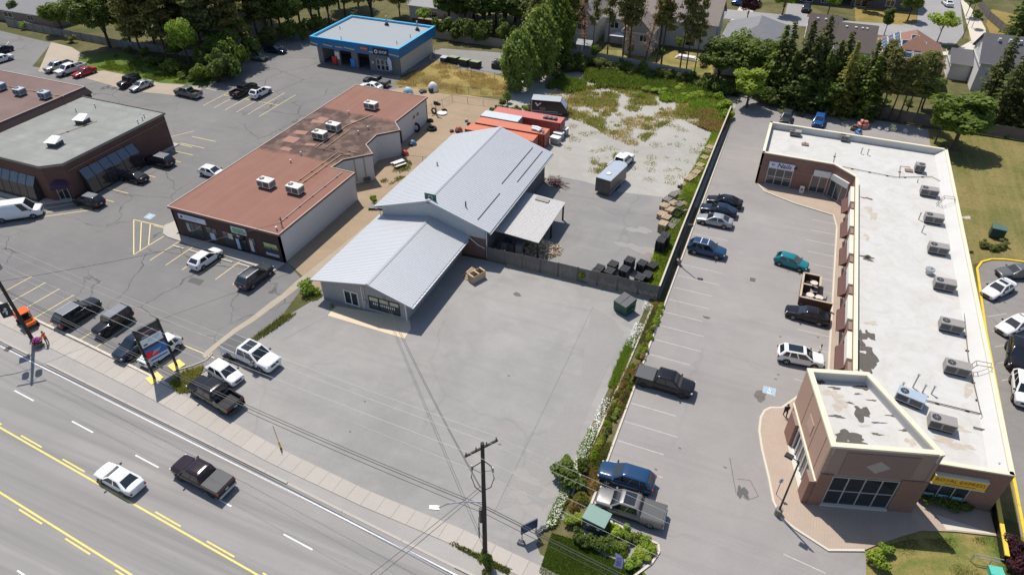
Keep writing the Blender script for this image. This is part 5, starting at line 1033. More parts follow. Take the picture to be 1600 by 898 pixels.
def vehicle_meshes(kind):
    if kind in VM: return VM[kind]
    K = KIND[kind]; o = {}; st = list(K['st'])
    def ends(st, sgn):
        # replace the two end stations by a rounded nose in plan
        (x0, w0, b0, t0), (x1, w1, b1, t1) = (st[0], st[2]) if sgn > 0 else (st[-1], st[-3]); out = []
        for f in (0, .12, .3, .55, .8, 1):
            wq = w1 * (.42 + .58 * math.sqrt(1 - (1 - f) ** 2)); tq = t0 + (t1 - t0) * f ** .45; bq = b0 + (b1 - b0) * f ** .6
            out.append((x0 + (x1 - x0) * (1 - math.sqrt(1 - f ** 1.6)) if f < 1 else x1, wq, bq, tq))
        return out
    if kind != 'jeep':
        st = ends(st, 1) + st[3:]
        if 'bed' not in K: st = st[:-3] + ends(st, -1)[::-1]
    o['body'] = loft(st, body_ring).mesh('body', True, 65)
    bf, br, wb, zf, zr_, rf_, rr, wr, zt = K['cab']
    ring = []
    B0 = [(bf, -wb, zf - .03), (bf, wb, zf - .03), (br, wb, zr_ - .03), (br, -wb, zr_ - .03)]
    B1 = [(rf_ + .04, -wr - .03, zt - .07), (rf_ + .04, wr + .03, zt - .07), (rr - .04, wr + .03, zt - .07), (rr - .04, -wr - .03, zt - .07)]
    B2 = [(rf_ - .10, -wr + .08, zt - .01), (rf_ - .10, wr - .08, zt - .01), (rr + .10, wr - .08, zt - .01), (rr + .10, -wr + .08, zt - .01)]
    def soft(B, r):
        out = []
        for k in range(4):
            p, c, n_ = Vector(B[k - 1]), Vector(B[k]), Vector(B[(k + 1) % 4]); a = c + (p - c).normalized() * r; b = c + (n_ - c).normalized() * r
            out += [tuple(a), tuple((a + b) * .25 + c * .5), tuple(b)]
        return out
    rr_ = .04 if kind == 'jeep' else .13
    m = MB(); B2s = soft(B2, rr_ * 1.3); xc = (rf_ + rr) / 2; inn = [(xc + (x - xc) * .6, y * .6, zt + .022) for x, y, z in B2s]; m.v = soft(B0, rr_) + soft(B1, rr_) + B2s + inn
    for a in (0, 12, 24):
        for k in range(12): j = (k + 1) % 12; m.f.append((a + k, a + j, a + 12 + j, a + 12 + k))
    m.f.append(tuple(range(36, 48)))
    o['cabin'] = m.mesh('cabin', True, 65)
    o['windshield'] = pane(B0[0], B0[1], B1[1], B1[0], .085, .915, .08, .97).mesh('windshield')
    o['rear_window'] = pane(B0[2], B0[3], B1[3], B1[2], .11, .89, .2 if kind != 'sedan' else .06, .96).mesh('rear_window')
    sp = K['split']; side = []
    for sgn in (0, 1):
        A, B, Cc, D = (B0[1], B0[2], B1[2], B1[1]) if sgn == 0 else (B0[0], B0[3], B1[3], B1[0])
        for i in range(0, len(sp), 2):
            u0, u1 = .06 + .88 * sp[i], .06 + .88 * sp[i + 1]
            # follow the slanted pillars: top edge spans the same fraction
            pm = pane(A, B, Cc, D, u0, u1, .07, .97, .012 if sgn == 0 else -.012); side.append(pm.mesh('side_window'))
    o['sides'] = side
    wx0, wx1, wrad = K['wh']; w_ = K['st'][len(K['st']) // 2][1]
    wm = MB(); n = 18; yo = .11
    prof = [(-.11, wrad * .9), (-.09, wrad), (.09, wrad), (.11, wrad * .92), (.11, wrad * .66)]
    for y, r in prof: wm.v += [(r * math.cos(2 * math.pi * k / n), y, r * math.sin(2 * math.pi * k / n)) for k in range(n)]
    for i in range(len(prof) - 1):
        for k in range(n): j = (k + 1) % n; wm.f.append((i * n + k, i * n + j, (i + 1) * n + j, (i + 1) * n + k))
    wm.f.append(tuple(range(n))); wm.f.append(tuple(range((len(prof) - 1) * n, len(prof) * n))); o['tyre'] = wm.mesh('tyre', True)
    rm = MB(); r0 = wrad * .64
    for k in range(5):
        t = 2 * math.pi * k / 5
        for s_ in (1,):
            a, b = t - .28, t + .28
            rm.quad((.05 * math.cos(t), .118, .05 * math.sin(t)), (r0 * math.cos(a), .112, r0 * math.sin(a)), (r0 * math.cos(t), .114, r0 * math.sin(t)), (r0 * math.cos(b), .112, r0 * math.sin(b)))
    rm.tube([(0, .1, 0), (0, .125, 0)], wrad * .2, 8); o['rim'] = rm.mesh('rim')
    xf = K['st'][0][0]; xb = K['st'][-1][0] if 'bed' not in K else K['bed'][1]; wf = K['st'][1][1]
    zl = K['st'][1][3]; zrr = K['st'][-2][3] if 'bed' not in K else K['bed'][4]; wre = K['st'][-2][1] if 'bed' not in K else 1.0
    ub = MB().box(xb + .25, xf - .25, -w_ * .9, w_ * .9, .16, K['st'][3][2] + .05)
    o['underbody'] = ub.mesh('underbody')
    am = MB(); ar = wrad + .06
    am.quad(*[(ar * math.cos(t), 0, ar * math.sin(t)) for t in np.linspace(-.25, math.pi + .25, 14)]); o['arch'] = am.mesh('wheel_arch')
    o['headlight'] = MB().obox((0, 0, 0), (.16, .34, .14)).mesh('headlight'); o['tail_lamp'] = MB().obox((0, 0, 0), (.12, .26, .17 if kind == 'sedan' else .32)).mesh('tail_lamp')
    o['mirror'] = MB().obox((0, 0, 0), (.14, .2, .14)).mesh('side_mirror'); o['grille'] = MB().obox((0, 0, 0), (.08, wf * 1.0, .22)).mesh('grille'); o['plate'] = MB().obox((0, 0, 0), (.03, .32, .14)).mesh('licence_plate')
    o['dims'] = (wx0, wx1, wrad, w_, xf, xb, wf, zl, zrr, wre)
    if 'bed' in K:
        a, b, w, zfl, zt_ = K['bed']; m = MB()
        for y0, y1 in ((-w, -w + .12), (w - .12, w)): m.box(b + .06, a, y0, y1, .42, zt_)
        o['bed_side'] = [MB().box(b + .06, a, y0, y1, .42, zt_).mesh('bed_side') for y0, y1 in ((-w, -w + .12), (w - .12, w))]
        o['tailgate'] = MB().box(b, b + .1, -w + .06, w - .06, .5, zt_ - .02).mesh('tailgate'); o['bed_floor'] = MB().box(b + .1, a - .01, -w + .121, w - .121, zfl - .25, zfl).mesh('bed_floor')
        o['bed_front'] = MB().box(a - .06, a - .005, -w + .122, w - .122, zfl + .002, zt_ - .01).mesh('bed_headboard'); o['rear_bumper'] = MB().box(b - .12, b - .005, -w * .93, w * .93, .45, .68).mesh('rear_bumper')
        o['bed_cover'] = MB().box(b + .08, a - .02, -w + .05, w - .05, zt_ + .003, zt_ + .05).mesh('bed_cover')
    VM[kind] = o; return o
NAMES = {'sedan': 'sedan_car', 'suv': 'sport_utility_vehicle', 'hatch': 'hatchback_car', 'pickup': 'pickup_truck', 'jeep': 'off_road_vehicle', 'van': 'cargo_van'}
CATS = {'sedan': 'car', 'suv': 'car', 'hatch': 'car', 'pickup': 'pickup truck', 'jeep': 'car', 'van': 'van'}
def vehicle(kind, col, px, py, hd, label, scale=1.0, extra=(), zc=.7, at=None, group=None, rim=None, length=1.0):
    o = vehicle_meshes(kind); x, y = at if at else G(px, py, zc)
    T = thing(NAMES[kind], label, CATS[kind], (x, y, .02), R(hd), group); T.scale = (scale * length, scale, scale)
    P = PAINT[col]; wx0, wx1, wr, w, xf, xb, wf, zl, zrr, wre = o['dims']; K = KIND[kind]
    L = lambda nm, me, m: link(nm, me, m, T)
    L('body', o['body'], P); L('cabin', o['cabin'], P); L('windshield', o['windshield'], VG); L('rear_window', o['rear_window'], VG); L('underbody', o['underbody'], TRIMB)
    for s_ in o['sides']: L('side_window', s_, VG)
    for wx in (wx0, wx1):
        for sg in (1, -1):
            t = L('wheel', o['tyre'], TYRE); t.location = (wx, sg * (w - .085), wr); t.rotation_euler = (0, 0, 0 if sg > 0 else math.pi)
            link('rim', o['rim'], rim or (RIMB if col in ('black', 'plum') and kind != 'sedan' else RIM), t)
            a = L('wheel_arch', o['arch'], TRIMB); a.location = (wx, sg * (w + .006), wr)
    for sg in (1, -1):
        h = L('headlight', o['headlight'], HL); h.location = (xf - .14, sg * (wf - .14), zl - .2); h.rotation_euler = (0, 0, -sg * .35)
        h = L('tail_lamp', o['tail_lamp'], TL_); h.location = (xb + .05, sg * (wre - .12), zrr - .38); h.rotation_euler = (0, 0, sg * .3)
        c = K['cab']; h = L('side_mirror', o['mirror'], P if col != 'white' else TRIMB); h.location = (c[0] - .25, sg * (w + .07), c[3] + .02)
    g = L('grille', o['grille'], TRIMB); g.location = (xf - .02, 0, zl - .32); g = L('licence_plate', o['plate'], PLATE); g.location = (xb - .01, 0, zrr - .45)
    c = K['cab']; zt = c[8]
    if 'bed' in K:
        for b in o['bed_side']: L('bed_side', b, P)
        L('tailgate', o['tailgate'], P); L('bed_floor', o['bed_floor'], BEDM); L('bed_headboard', o['bed_front'], BEDM); L('rear_bumper', o['rear_bumper'], ALU if col != 'black' else TRIMB)
        if 'cover' in extra: L('bed_cover', o['bed_cover'], TONM)
    if 'sunroof' in extra: link('sunroof', MB().box(c[6] + .35, c[5] - .3, -c[7] + .16, c[7] - .16, zt + .004, zt + .04).mesh('sunroof'), VG, T)
    if 'rails' in extra:
        for sg in (1, -1): link('roof_rail', MB().box(c[6] + .1, c[5] - .15, sg * (c[7] - .06) - .025, sg * (c[7] - .06) + .025, zt - .02, zt + .06).mesh('roof_rail'), STEEL, T)
    if 'bars' in extra:
        for xx in (.0, -.9): link('roof_bar', MB().box(xx - .04, xx + .04, -c[7] + .02, c[7] - .02, zt + .06, zt + .10).mesh('roof_bar'), WHT, T)
    if 'darkroof' in extra: link('roof_panel', MB().box(c[6] + .12, c[5] - .12, -c[7] + .1, c[7] - .1, zt + .002, zt + .035).mesh('roof_panel'), mat('grey_roof_panel', (.16, .17, .19), .35, var=.1), T)
    if 'spare' in extra: link('spare_wheel', MB().tube([(xb - .02, 0, .95), (xb - .22, 0, .95)], .38, 14).mesh('spare_wheel'), TYRE, T)
    return T
S_ = 'sedan'; U_ = 'suv'; H_ = 'hatch'; K_ = 'pickup'
vehicle(S_, 'white', 186, 746, 175.2, 'white sedan driving along the main road beside the yellow line', extra=())
vehicle(K_, 'plum', 315, 741, 175.2, 'dark plum pickup with grey bed cover driving on the main road', extra=('cover',), zc=.9)
vehicle(U_, 'black', 120, 486, 84, 'black sport utility with grey roof panel in the yellow stalls by the sidewalk', 1.06, ('darkroof', 'rails'), zc=.9)
vehicle('jeep', 'black', 175, 502, 265, 'boxy black off road vehicle in the yellow stalls by the sidewalk', 1.02, ('darkroof', 'spare'), zc=.9)
vehicle(U_, 'navy', 211, 537, 264, 'dark navy sport utility parked just left of the pylon sign', 1.0, zc=.8)
vehicle(U_, 'white', 250, 546, 264, 'white car half hidden behind the tall pylon sign', .97, zc=.8)
vehicle(K_, 'white', 392, 551, -7, 'big white pickup with grey bed cover facing the bleached lot', 1.1, ('cover', 'sunroof'), zc=1.0, length=1.05)
vehicle(H_, 'white', 351, 581, -10, 'small white hatchback parked between the white and black pickups', 1.0, zc=.7)
vehicle(K_, 'black', 335, 614, 170, 'black pickup with open bed parked beside the sidewalk', 1.05, zc=.9)
vehicle(H_, 'white', 321, 403, 86, 'white hatchback nosed up to the brown roofed shops', 1.05, zc=.7)
vehicle(U_, 'slate', 398, 430, 86, 'dark grey sport utility nosed up to the brown roofed shops', 1.02, ('rails',), zc=.8)
vehicle('van', 'white', 26, 328, 40, 'long white cargo van on the yellow hatching by the brick building', 1.05, zc=1.2)
vehicle(U_, 'black', 138, 312, 182, 'black sport utility at the corner stall next to the yellow hatching', .98, ('darkroof',), zc=.8)
vehicle(S_, 'black', 208, 275, 180, 'black sedan facing the brick building', 1.0)
vehicle(U_, 'black', 249, 250, 180, 'black sport utility with silver roof facing the windowless brick wall', 1.02, ('darkroof', 'rails'), zc=.8)
vehicle(H_, 'white', 0, 0, 0, 'white hatchback peeking out behind the brown roofed shops', 1.0, at=(-76.6, 67.6))
vehicle(K_, 'silver', 90, 102, 262, 'silver pickup in the far row beside the white pickup', .93, zc=.9)
vehicle(K_, 'white', 109, 107, 262, 'white pickup parked between the silver pickup and the red car', 1.0, zc=.9)
vehicle(S_, 'red', 131, 112, 262, 'bright red car parked on the sandy shoulder', .98)
vehicle('jeep', 'black', 201, 127, 265, 'black boxy off road vehicle on the sandy shoulder beside a silver sedan', 1.05, zc=.9)
vehicle(S_, 'silver', 220, 133, 265, 'silver sedan on the sandy shoulder beside a black off road vehicle', .98)
vehicle(K_, 'grey', 293, 144, 178, 'grey older pickup alone at the end of the sandy shoulder', .95, zc=.8)
vehicle(K_, 'black', 381, 139, 88, 'black pickup with open bed in the double row of yellow stalls', .98, zc=.9)
vehicle(U_, 'white', 407, 143, 88, 'white sport utility in the double row of yellow stalls', .98, ('sunroof',), zc=.8)
vehicle(S_, 'sage', 400, 88, 0, 'faded green sedan parked in the shade under the big trees', 1.05)
vehicle(S_, 'navy', 430, 77, 2, 'dark sedan deep in the tree shade by the garage lot', 1.05)
vehicle(K_, 'slate', 588, 126, 178, 'grey pickup parked in front of the garage beside the straw field', .92, ('cover',), zc=.9)
vehicle(S_, 'white', 580, 134, 178, 'white sedan half hidden behind the brown roof by the garage', .95)
vehicle(S_, 'navy', 1, 78, 265, 'dark car at the far left edge of the far lot', 1.0); vehicle(S_, 'white', 0, 92, 262, 'white car at the far left edge of the far lot', 1.0)
vehicle(S_, 'black', 1132, 314, 180, 'black sedan in the plaza row, the farther of three parked together', 1.03); vehicle(S_, 'navy', 1123, 327, 180, 'navy sedan in the plaza row between black and silver sedans', 1.03)
vehicle(S_, 'silver', 1117, 343, 180, 'pale silver sedan in the plaza row beside the navy sedan', 1.0)
vehicle(U_, 'blue', 1105, 388, -2, 'blue sport utility with white roof bars parked below the charcoal fence', 1.0, ('bars', 'rails'), zc=.8)
vehicle(H_, 'teal', 1237, 408, -10, 'teal hatchback driving across the plaza lot', .97)
vehicle(S_, 'black', 1262, 490, 178, 'black sedan parked beside the brown patio enclosure', 1.0)
vehicle(U_, 'white', 1251, 556, 6, 'white crossover with black sunroof parked next to the plaza tower', .97, ('sunroof',), zc=.75)
vehicle(K_, 'black', 1039, 594, -1, 'black pickup with covered bed parked against the planted strip', 1.0, ('cover',), zc=.9)
vehicle(U_, 'blue', 979, 744, 181, 'blue sport utility parked beside the silver pickup', 1.02, zc=.8)
vehicle(K_, 'pewter', 985, 789, 181, 'silver grey pickup with glass roof and black bed cover', .98, ('cover', 'sunroof'), zc=.95)
vehicle(U_, 'slate', 1229, 183, 268, 'dark car parked behind the plaza next to a blue car', .95, zc=.8); vehicle(H_, 'brightblue', 1280, 188, 266, 'bright blue hatchback parked behind the plaza', 1.05)
vehicle(S_, 'white', 1561, 450, 232, 'white sedan turning round the yellow edged island', 1.0, ('sunroof',)); vehicle(S_, 'grey', 1590, 424, 205, 'grey sedan behind the yellow edged island', 1.0)
vehicle(S_, 'white', 1586, 506, 228, 'white sedan queuing behind the black sport utility', .98); vehicle(U_, 'black', 1591, 552, 262, 'black sport utility in the queue beside the yellow kerb', 1.05, zc=.8)
vehicle(U_, 'white', 1600, 606, 266, 'white sport utility in the queue beside the yellow kerb', 1.0, zc=.8)
vehicle(K_, 'white', 971, 252, 78, 'white pickup hitched to the grey cargo trailer', 1.0, zc=.9)
vehicle(U_, 'black', 1260, 12, 268, 'black car on the driveway of the dark fronted house', 1.0, zc=.8); vehicle(S_, 'white', 1481, 4, 100, 'white car parked on the residential street', 1.0); vehicle(U_, 'brightblue', 1158, 4, 170, 'blue car parked outside the houses beyond the green lawn', 1.0, zc=.8)

# ================================================================= people
def person(label, px, py, hd, cloth, pose='stand', at=None, hair=(.03, .022, .018)):
    """one continuous skinned body; colours by height and reach, hair as a child"""
    x, y = at if at else G(px, py, .9)
    skin = (.42, .26, .19); top, legs = cloth
    m, nt, N, L, P = newmat('person_clothes'); p = pos(nt, 'obj'); sx = N.new('ShaderNodeSeparateXYZ'); L.new(p, sx.inputs[0])
    c = mixc(nt, mapr(nt, sx.outputs[2], .90, .93), legs, top); c = mixc(nt, mapr(nt, sx.outputs[2], 1.45, 1.47), c, skin); c = mixc(nt, mapr(nt, sx.outputs[2], .07, .09, 1, 0), c, (.03, .03, .03))
    L.new(c, P.inputs['Base Color']); P.inputs['Roughness'].default_value = .85
    lean = .0; st = .14
    V = {'pel': ((0, 0, .95), .15), 'wai': ((.01, 0, 1.1), .135), 'che': ((.02, 0, 1.3), .16), 'nek': ((.02, 0, 1.47), .06), 'hd0': ((.03, 0, 1.56), .085), 'hd1': ((.03, 0, 1.68), .095), 'hd2': ((.02, 0, 1.74), .06), 'nose': ((.13, 0, 1.62), .018)}
    E_ = [('pel', 'wai'), ('wai', 'che'), ('che', 'nek'), ('nek', 'hd0'), ('hd0', 'hd1'), ('hd1', 'hd2'), ('hd0', 'nose')]
    for s_, sg in (('l', 1), ('r', -1)):
        f = st * sg if pose == 'walk' else .03 * sg
        reach = .28 if pose == 'reach' else (.12 * -sg if pose == 'walk' else .03)
        V.update({'hip' + s_: ((0, .1 * sg, .9), .1), 'kne' + s_: ((f * .8, .1 * sg, .5), .065), 'ank' + s_: ((f * 1.3, .1 * sg, .09), .045), 'toe' + s_: ((f * 1.3 + .16, .11 * sg, .04), .04),
                  'sho' + s_: ((.01, .19 * sg, 1.4), .075), 'elb' + s_: ((reach * .4 - .03, .25 * sg, 1.13), .05), 'wri' + s_: ((reach, .25 * sg, .92 if pose != 'reach' else 1.1), .034), 'pal' + s_: ((reach + .03, .25 * sg, .85 if pose != 'reach' else 1.1), .036)})
        E_ += [('pel', 'hip' + s_), ('hip' + s_, 'kne' + s_), ('kne' + s_, 'ank' + s_), ('ank' + s_, 'toe' + s_), ('che', 'sho' + s_), ('sho' + s_, 'elb' + s_), ('elb' + s_, 'wri' + s_), ('wri' + s_, 'pal' + s_)]
        pz = V['pal' + s_][0]
        for k in range(5):
            ln = (.06, .085, .09, .085, .065)[k]; o_ = (-.04 + .02 * k) if k else -.045
            V['f%s%d' % (s_, k)] = ((pz[0] + (.045 if k == 0 else .02), pz[1] + o_ * sg, pz[2] - ln * (.5 if k == 0 else 1)), .009); E_.append(('pal' + s_, 'f%s%d' % (s_, k)))
    keys = list(V); me = bpy.data.meshes.new('body'); me.from_pydata([V[k][0] for k in keys], [(keys.index(a), keys.index(b)) for a, b in E_], [])
    T = thing('person', label, 'person', (x, y, .02), R(hd)); o = link('body', me, m, T)
    o.modifiers.new('skin', 'SKIN').use_smooth_shade = True
    if not me.skin_vertices: pass
    sk = me.skin_vertices[0].data if me.skin_vertices else None
    if sk is None:
        bpy.context.view_layer.objects.active = o; bpy.ops.mesh.customdata_skin_add(); sk = me.skin_vertices[0].data
    for i, k in enumerate(keys): r = V[k][1]; sk[i].radius = (r, r); sk[i].use_root = (k == 'pel')
    o.modifiers.new('sub', 'SUBSURF').levels = 1
    h = MB(); n = 10
    for j in range(5):
        ph = math.pi / 2 * j / 4
        h.v += [(.01 + .112 * math.cos(ph) * math.cos(2 * math.pi * k / n) - .015, .105 * math.cos(ph) * math.sin(2 * math.pi * k / n), 1.66 + .125 * math.sin(ph)) for k in range(n)]
    for j in range(4):
        for k in range(n): h.f.append((j * n + k, j * n + (k + 1) % n, (j + 1) * n + (k + 1) % n, (j + 1) * n + k))
    h.build('hair', mat('dark_hair', hair, .7), T, smooth=True)
    return T
person('person in dark clothes walking on the plaza walk near the blue parking symbol', 1229, 641, 110, ((.02, .018, .02), (.018, .018, .022)), 'walk')
person('person in a pale top beside the bonnet of the white crossover', 1281, 548, 200, ((.6, .54, .52), (.04, .04, .05)), 'reach')
w_ = person('worker in an orange vest standing by the flower basket on the sidewalk', 70, 527, 200, ((.75, .16, .02), (.03, .032, .045)), 'reach')
person('person in a light top standing by the door of the big white pickup', 394, 571, 120, ((.5, .48, .46), (.05, .05, .07)), 'stand')

# ================================================================= poles, wires, lamps
PW_ = mat('creosote_pole', (.045, .038, .032), .9, var=.3, scale=4, stretch=(4, 4, .4))
def xy(p): return (p[0], p[1])
PR = thing('utility_pole', 'dark wooden utility pole with street lamp and ivy at the main road', 'utility pole', (-12.9, 25.9, 0))
MB().tube([(0, 0, 0), (.1, .03, 7), (.16, .05, 14.6)], .2, 10, .13).build('shaft', PW_, PR)
MB().obox((.1, .0, 14.05), (.12, 2.5, .14), R(-35)).build('crossarm', PW_, PR)
for o_ in (-1.15, -.4, .4, 1.15): MB().cyl((.1 - o_ * math.sin(R(-35)), o_ * math.cos(R(-35)), 14.2), .05, .28, 8).build('insulator', mat('insulator', (.12, .08, .07), .3), PR)
for s_ in (-1, 1):
    m = MB().tube([(.1, .1 * s_, 12.8), (.1 + .55 * s_, .25 * s_, 12.2), (.1 + .75 * s_, .25 * s_, 11.0), (.1 + .5 * s_, .2 * s_, 9.9), (.1, .1 * s_, 9.4)], .035, 5); m.build('cable_loop', BLK, PR)
    m = MB().tube([(.1, .1 * s_, 11.6), (.1 + .7 * s_, .2 * s_, 11.9)], .04, 5); m.cyl((.1 + .7 * s_, .2 * s_, 11.7), .07, .5, 8); m.build('cutout_switch', mat('grey_ceramic', (.3, .3, .32), .4), PR)
ar = MB().tube([(0, 0, 8.1), (-1.2, -.35, 8.0), (-2.4, -.75, 7.6), (-3.1, -1.0, 7.05)], .06, 6).build('lamp_arm', STEEL, PR)
hd = MB().obox((-3.35, -1.08, 6.95), (.75, .3, .14), R(18)).build('lamp_head', mat('lamp_head_grey', (.45, .46, .47), .4, metal=.4), ar); MB().obox((-3.4, -1.1, 6.91), (.4, .22, .04), R(18)).build('lens', HL, hd)
MB().obox((-.32, -.12, 4.3), (.08, .9, 1.3), R(25)).build('sign_plate', mat('dark_sign_back', (.06, .05, .045), .6), PR)
MB().cyl((-.18, .0, 5.6), .14, 1.6, 8).build('cable_riser', mat('riser', (.09, .085, .08), .6), PR)
PLO = thing('utility_pole', 'leaning view wooden utility pole with transformers and black banner by the orange cart', 'utility pole', (-68.7, 30.8, 0))
MB().tube([(0, 0, 0), (0, 0, 7), (0, 0, 13.2)], .2, 10, .13).build('shaft', PW_, PLO)
MB().obox((0, 0, 12.6), (2.6, .12, .14), R(40)).build('crossarm', PW_, PLO)
for s_ in (-1, 1): MB().cyl((.45 * s_, .4 * s_, 9.6), .33, 1.1, 12).build('transformer', mat('transformer_can', (.28, .29, .3), .5), PLO); MB().tube([(.45 * s_, .4 * s_, 10.7), (.3 * s_, .3 * s_, 11.5), (0, 0, 12.4)], .03, 5).build('cable_loop', BLK, PLO)
MB().tube([(0, 0, 8.4), (-1.2, -1.0, 8.9), (-2.4, -2.0, 8.8)], .05, 6).build('lamp_arm', STEEL, PLO)
bn = MB().obox((-.45, -.62, 3.9), (.05, 1.0, 1.7), R(-35)).build('banner', mat('black_banner', (.03, .035, .03), .7, var=.2), PLO)
m = MB(); bz = Matrix.Rotation(R(-35), 3, 'Z')
for pts in (((-.1, 1.1), (.1, 1.2), (.18, .95), (-.02, .8)), ((-.02, .8), (.15, .75), (.0, .3), (-.14, .35)), ((-.3, .8), (-.05, .9), (-.05, .75), (-.3, .65))):
    q = []
    for a, b in pts: v = bz @ Vector((.03, a, b)); q.append((-.45 + v.x, -.62 + v.y, 3.9 + v.z))
    m.quad(*q)
m.build('banner_figure', mat('banner_white', (.6, .62, .62), .7), bn)
MB().tube([(0, 0, 5.6), (-.85, -1.2, 5.6)], .025, 5).build('banner_arm', BLK, PLO)
def wire(a, b, sag, r, label=None, m=None, n=14):
    a, b = Vector(a), Vector(b); P = []
    for k in range(n + 1): t = k / n; q = a.lerp(b, t); q.z -= 4 * sag * t * (1 - t); P.append(tuple(q))
    return tag(MB().tube(P, r, 4).build('overhead_wire', m or mat('black_cable', (.03, .03, .03), .6)), label, 'wire', 'overhead wires along the main road')
LW = 'thin overhead wire strung between the two utility poles'
def along(s_, n_, z): return (*road(s_, n_), z)
PRp = Vector((-12.9, 25.9, 0)); PLp = Vector((-68.7, 30.8, 0))
AL = mat('aluminium_wire', (.35, .35, .36), .5, metal=.3)
for dx, dy, zr_, zl_, r, sag, m_ in ((.7, 1.0, 14.5, 12.9, .010, .7, AL), (.35, .35, 14.5, 12.9, .010, .7, AL), (-.5, -.9, 14.5, 12.9, .010, .7, AL), (.15, .1, 11.3, 10.4, .010, .8, AL), (.15, .1, 7.6, 7.2, .026, 1.0, None), (.2, .15, 7.2, 6.8, .032, 1.1, None), (.15, .05, 6.7, 6.3, .022, 1.0, None)):
    wire((PLp.x + dx, PLp.y + dy, zl_), (PRp.x + dx, PRp.y + dy, zr_), sag, r, LW, m_)
    o_ = wire((PRp.x + dx, PRp.y + dy, zr_), (PRp.x + 55 + dx, PRp.y - 4.6 + dy, zr_ - .6), sag, r, 'thin overhead wire running from the street lamp pole past the corner lawn', m_); o_['group'] = 'overhead wires past the corner lawn'
    o_ = wire((PLp.x + dx, PLp.y + dy, zl_), (PLp.x - 50 + dx, PLp.y + 4.2 + dy, zl_), sag, r, 'thin overhead wire running on beyond the banner pole', m_); o_['group'] = 'overhead wires beyond the banner pole'
gx, gz = HY(598, 462, 49.1)
for k in range(2): o_ = wire((PRp.x - .2 + .3 * k, PRp.y + .1, 9.6 - .5 * k), (gx + .25 * k, 49.05, gz), .9, .02, 'service wire drooping from the pole to the gable of the metal roofed shop'); o_['group'] = 'service wires to the metal roofed shop'
for k in range(2): o_ = wire((PRp.x + .1, PRp.y, 10.2 - .4 * k), (*road(-24 + .8 * k, 4), 8.0), .6, .02, 'wire crossing the main road from the street lamp pole'); o_['group'] = 'wires crossing the main road'
o_ = wire((PLp.x, PLp.y, 8.2), (*G(441, 352, 5.0), 5.4), .5, .022, 'service wire from the banner pole to the mast of the brown roofed shops'); del o_['group']
def lamp_post(label, x, y, h, arm, heads=1):
    t = thing('lamp_post', label, 'lamp post', (x, y, 0)); 
    MB().cyl((0, 0, .01), .3, .75, 14).build('concrete_base', mat('lamp_base', (.20, .18, .16), .9, var=.15), t, smooth=True); MB().cyl((0, 0, .76), .085, h - .76, 8, .065).build('shaft', BLK, t)
    ax, ay = arm; MB().tube([(0, 0, h - .05), (ax * .75, ay * .75, h)], .04, 6).build('arm', BLK, t)
    h_ = MB().obox((ax, ay, h - .1), (.62, .42, .2), math.atan2(ay, ax)).build('lamp_head', BLK, t); MB().obox((ax, ay, h - .115), (.4, .3, .012), math.atan2(ay, ax)).build('lens', HL, h_)
lamp_post('black parking lot lamp post on a round base beside the plaza tower', 7.95, 39.2, 7.0, (-.75, .25)); lamp_post('black lamp post standing against the charcoal fence', -6.9, 71.5, 5.9, (.6, .1))
lamp_post('black lamp post behind the plaza near the wooden fence', *G(1341, 215), 5.5, (.5, .1))
t = thing('street_lamp', 'slim residential street lamp with curved arm by the burnt grass', 'street lamp', (34.9, 182.2, 0)); MB().cyl((0, 0, .01), .1, 7.2, 8, .06).build('shaft', mat('brown_post', (.16, .13, .11), .6), t); MB().tube([(0, 0, 7.2), (-.6, 0, 7.9), (-1.6, 0, 8.1)], .05, 6).build('arm', STEEL, t); MB().obox((-1.9, 0, 8.0), (.6, .25, .12)).build('lamp_head', STEEL, t)
# hand-cart style notice post beside the tower lamp
t = thing('sign_post', 'thin post with small blue disabled parking plate beside the tower walk', 'sign post', (*G(1212, 773), 0)); MB().cyl((0, 0, .1), .03, 2.2, 6).build('post', BLK, t); MB().obox((0, 0, 1.75), (.32, .03, .5), R(20)).build('plate', mat('pale_plate', (.5, .52, .55), .5), t)

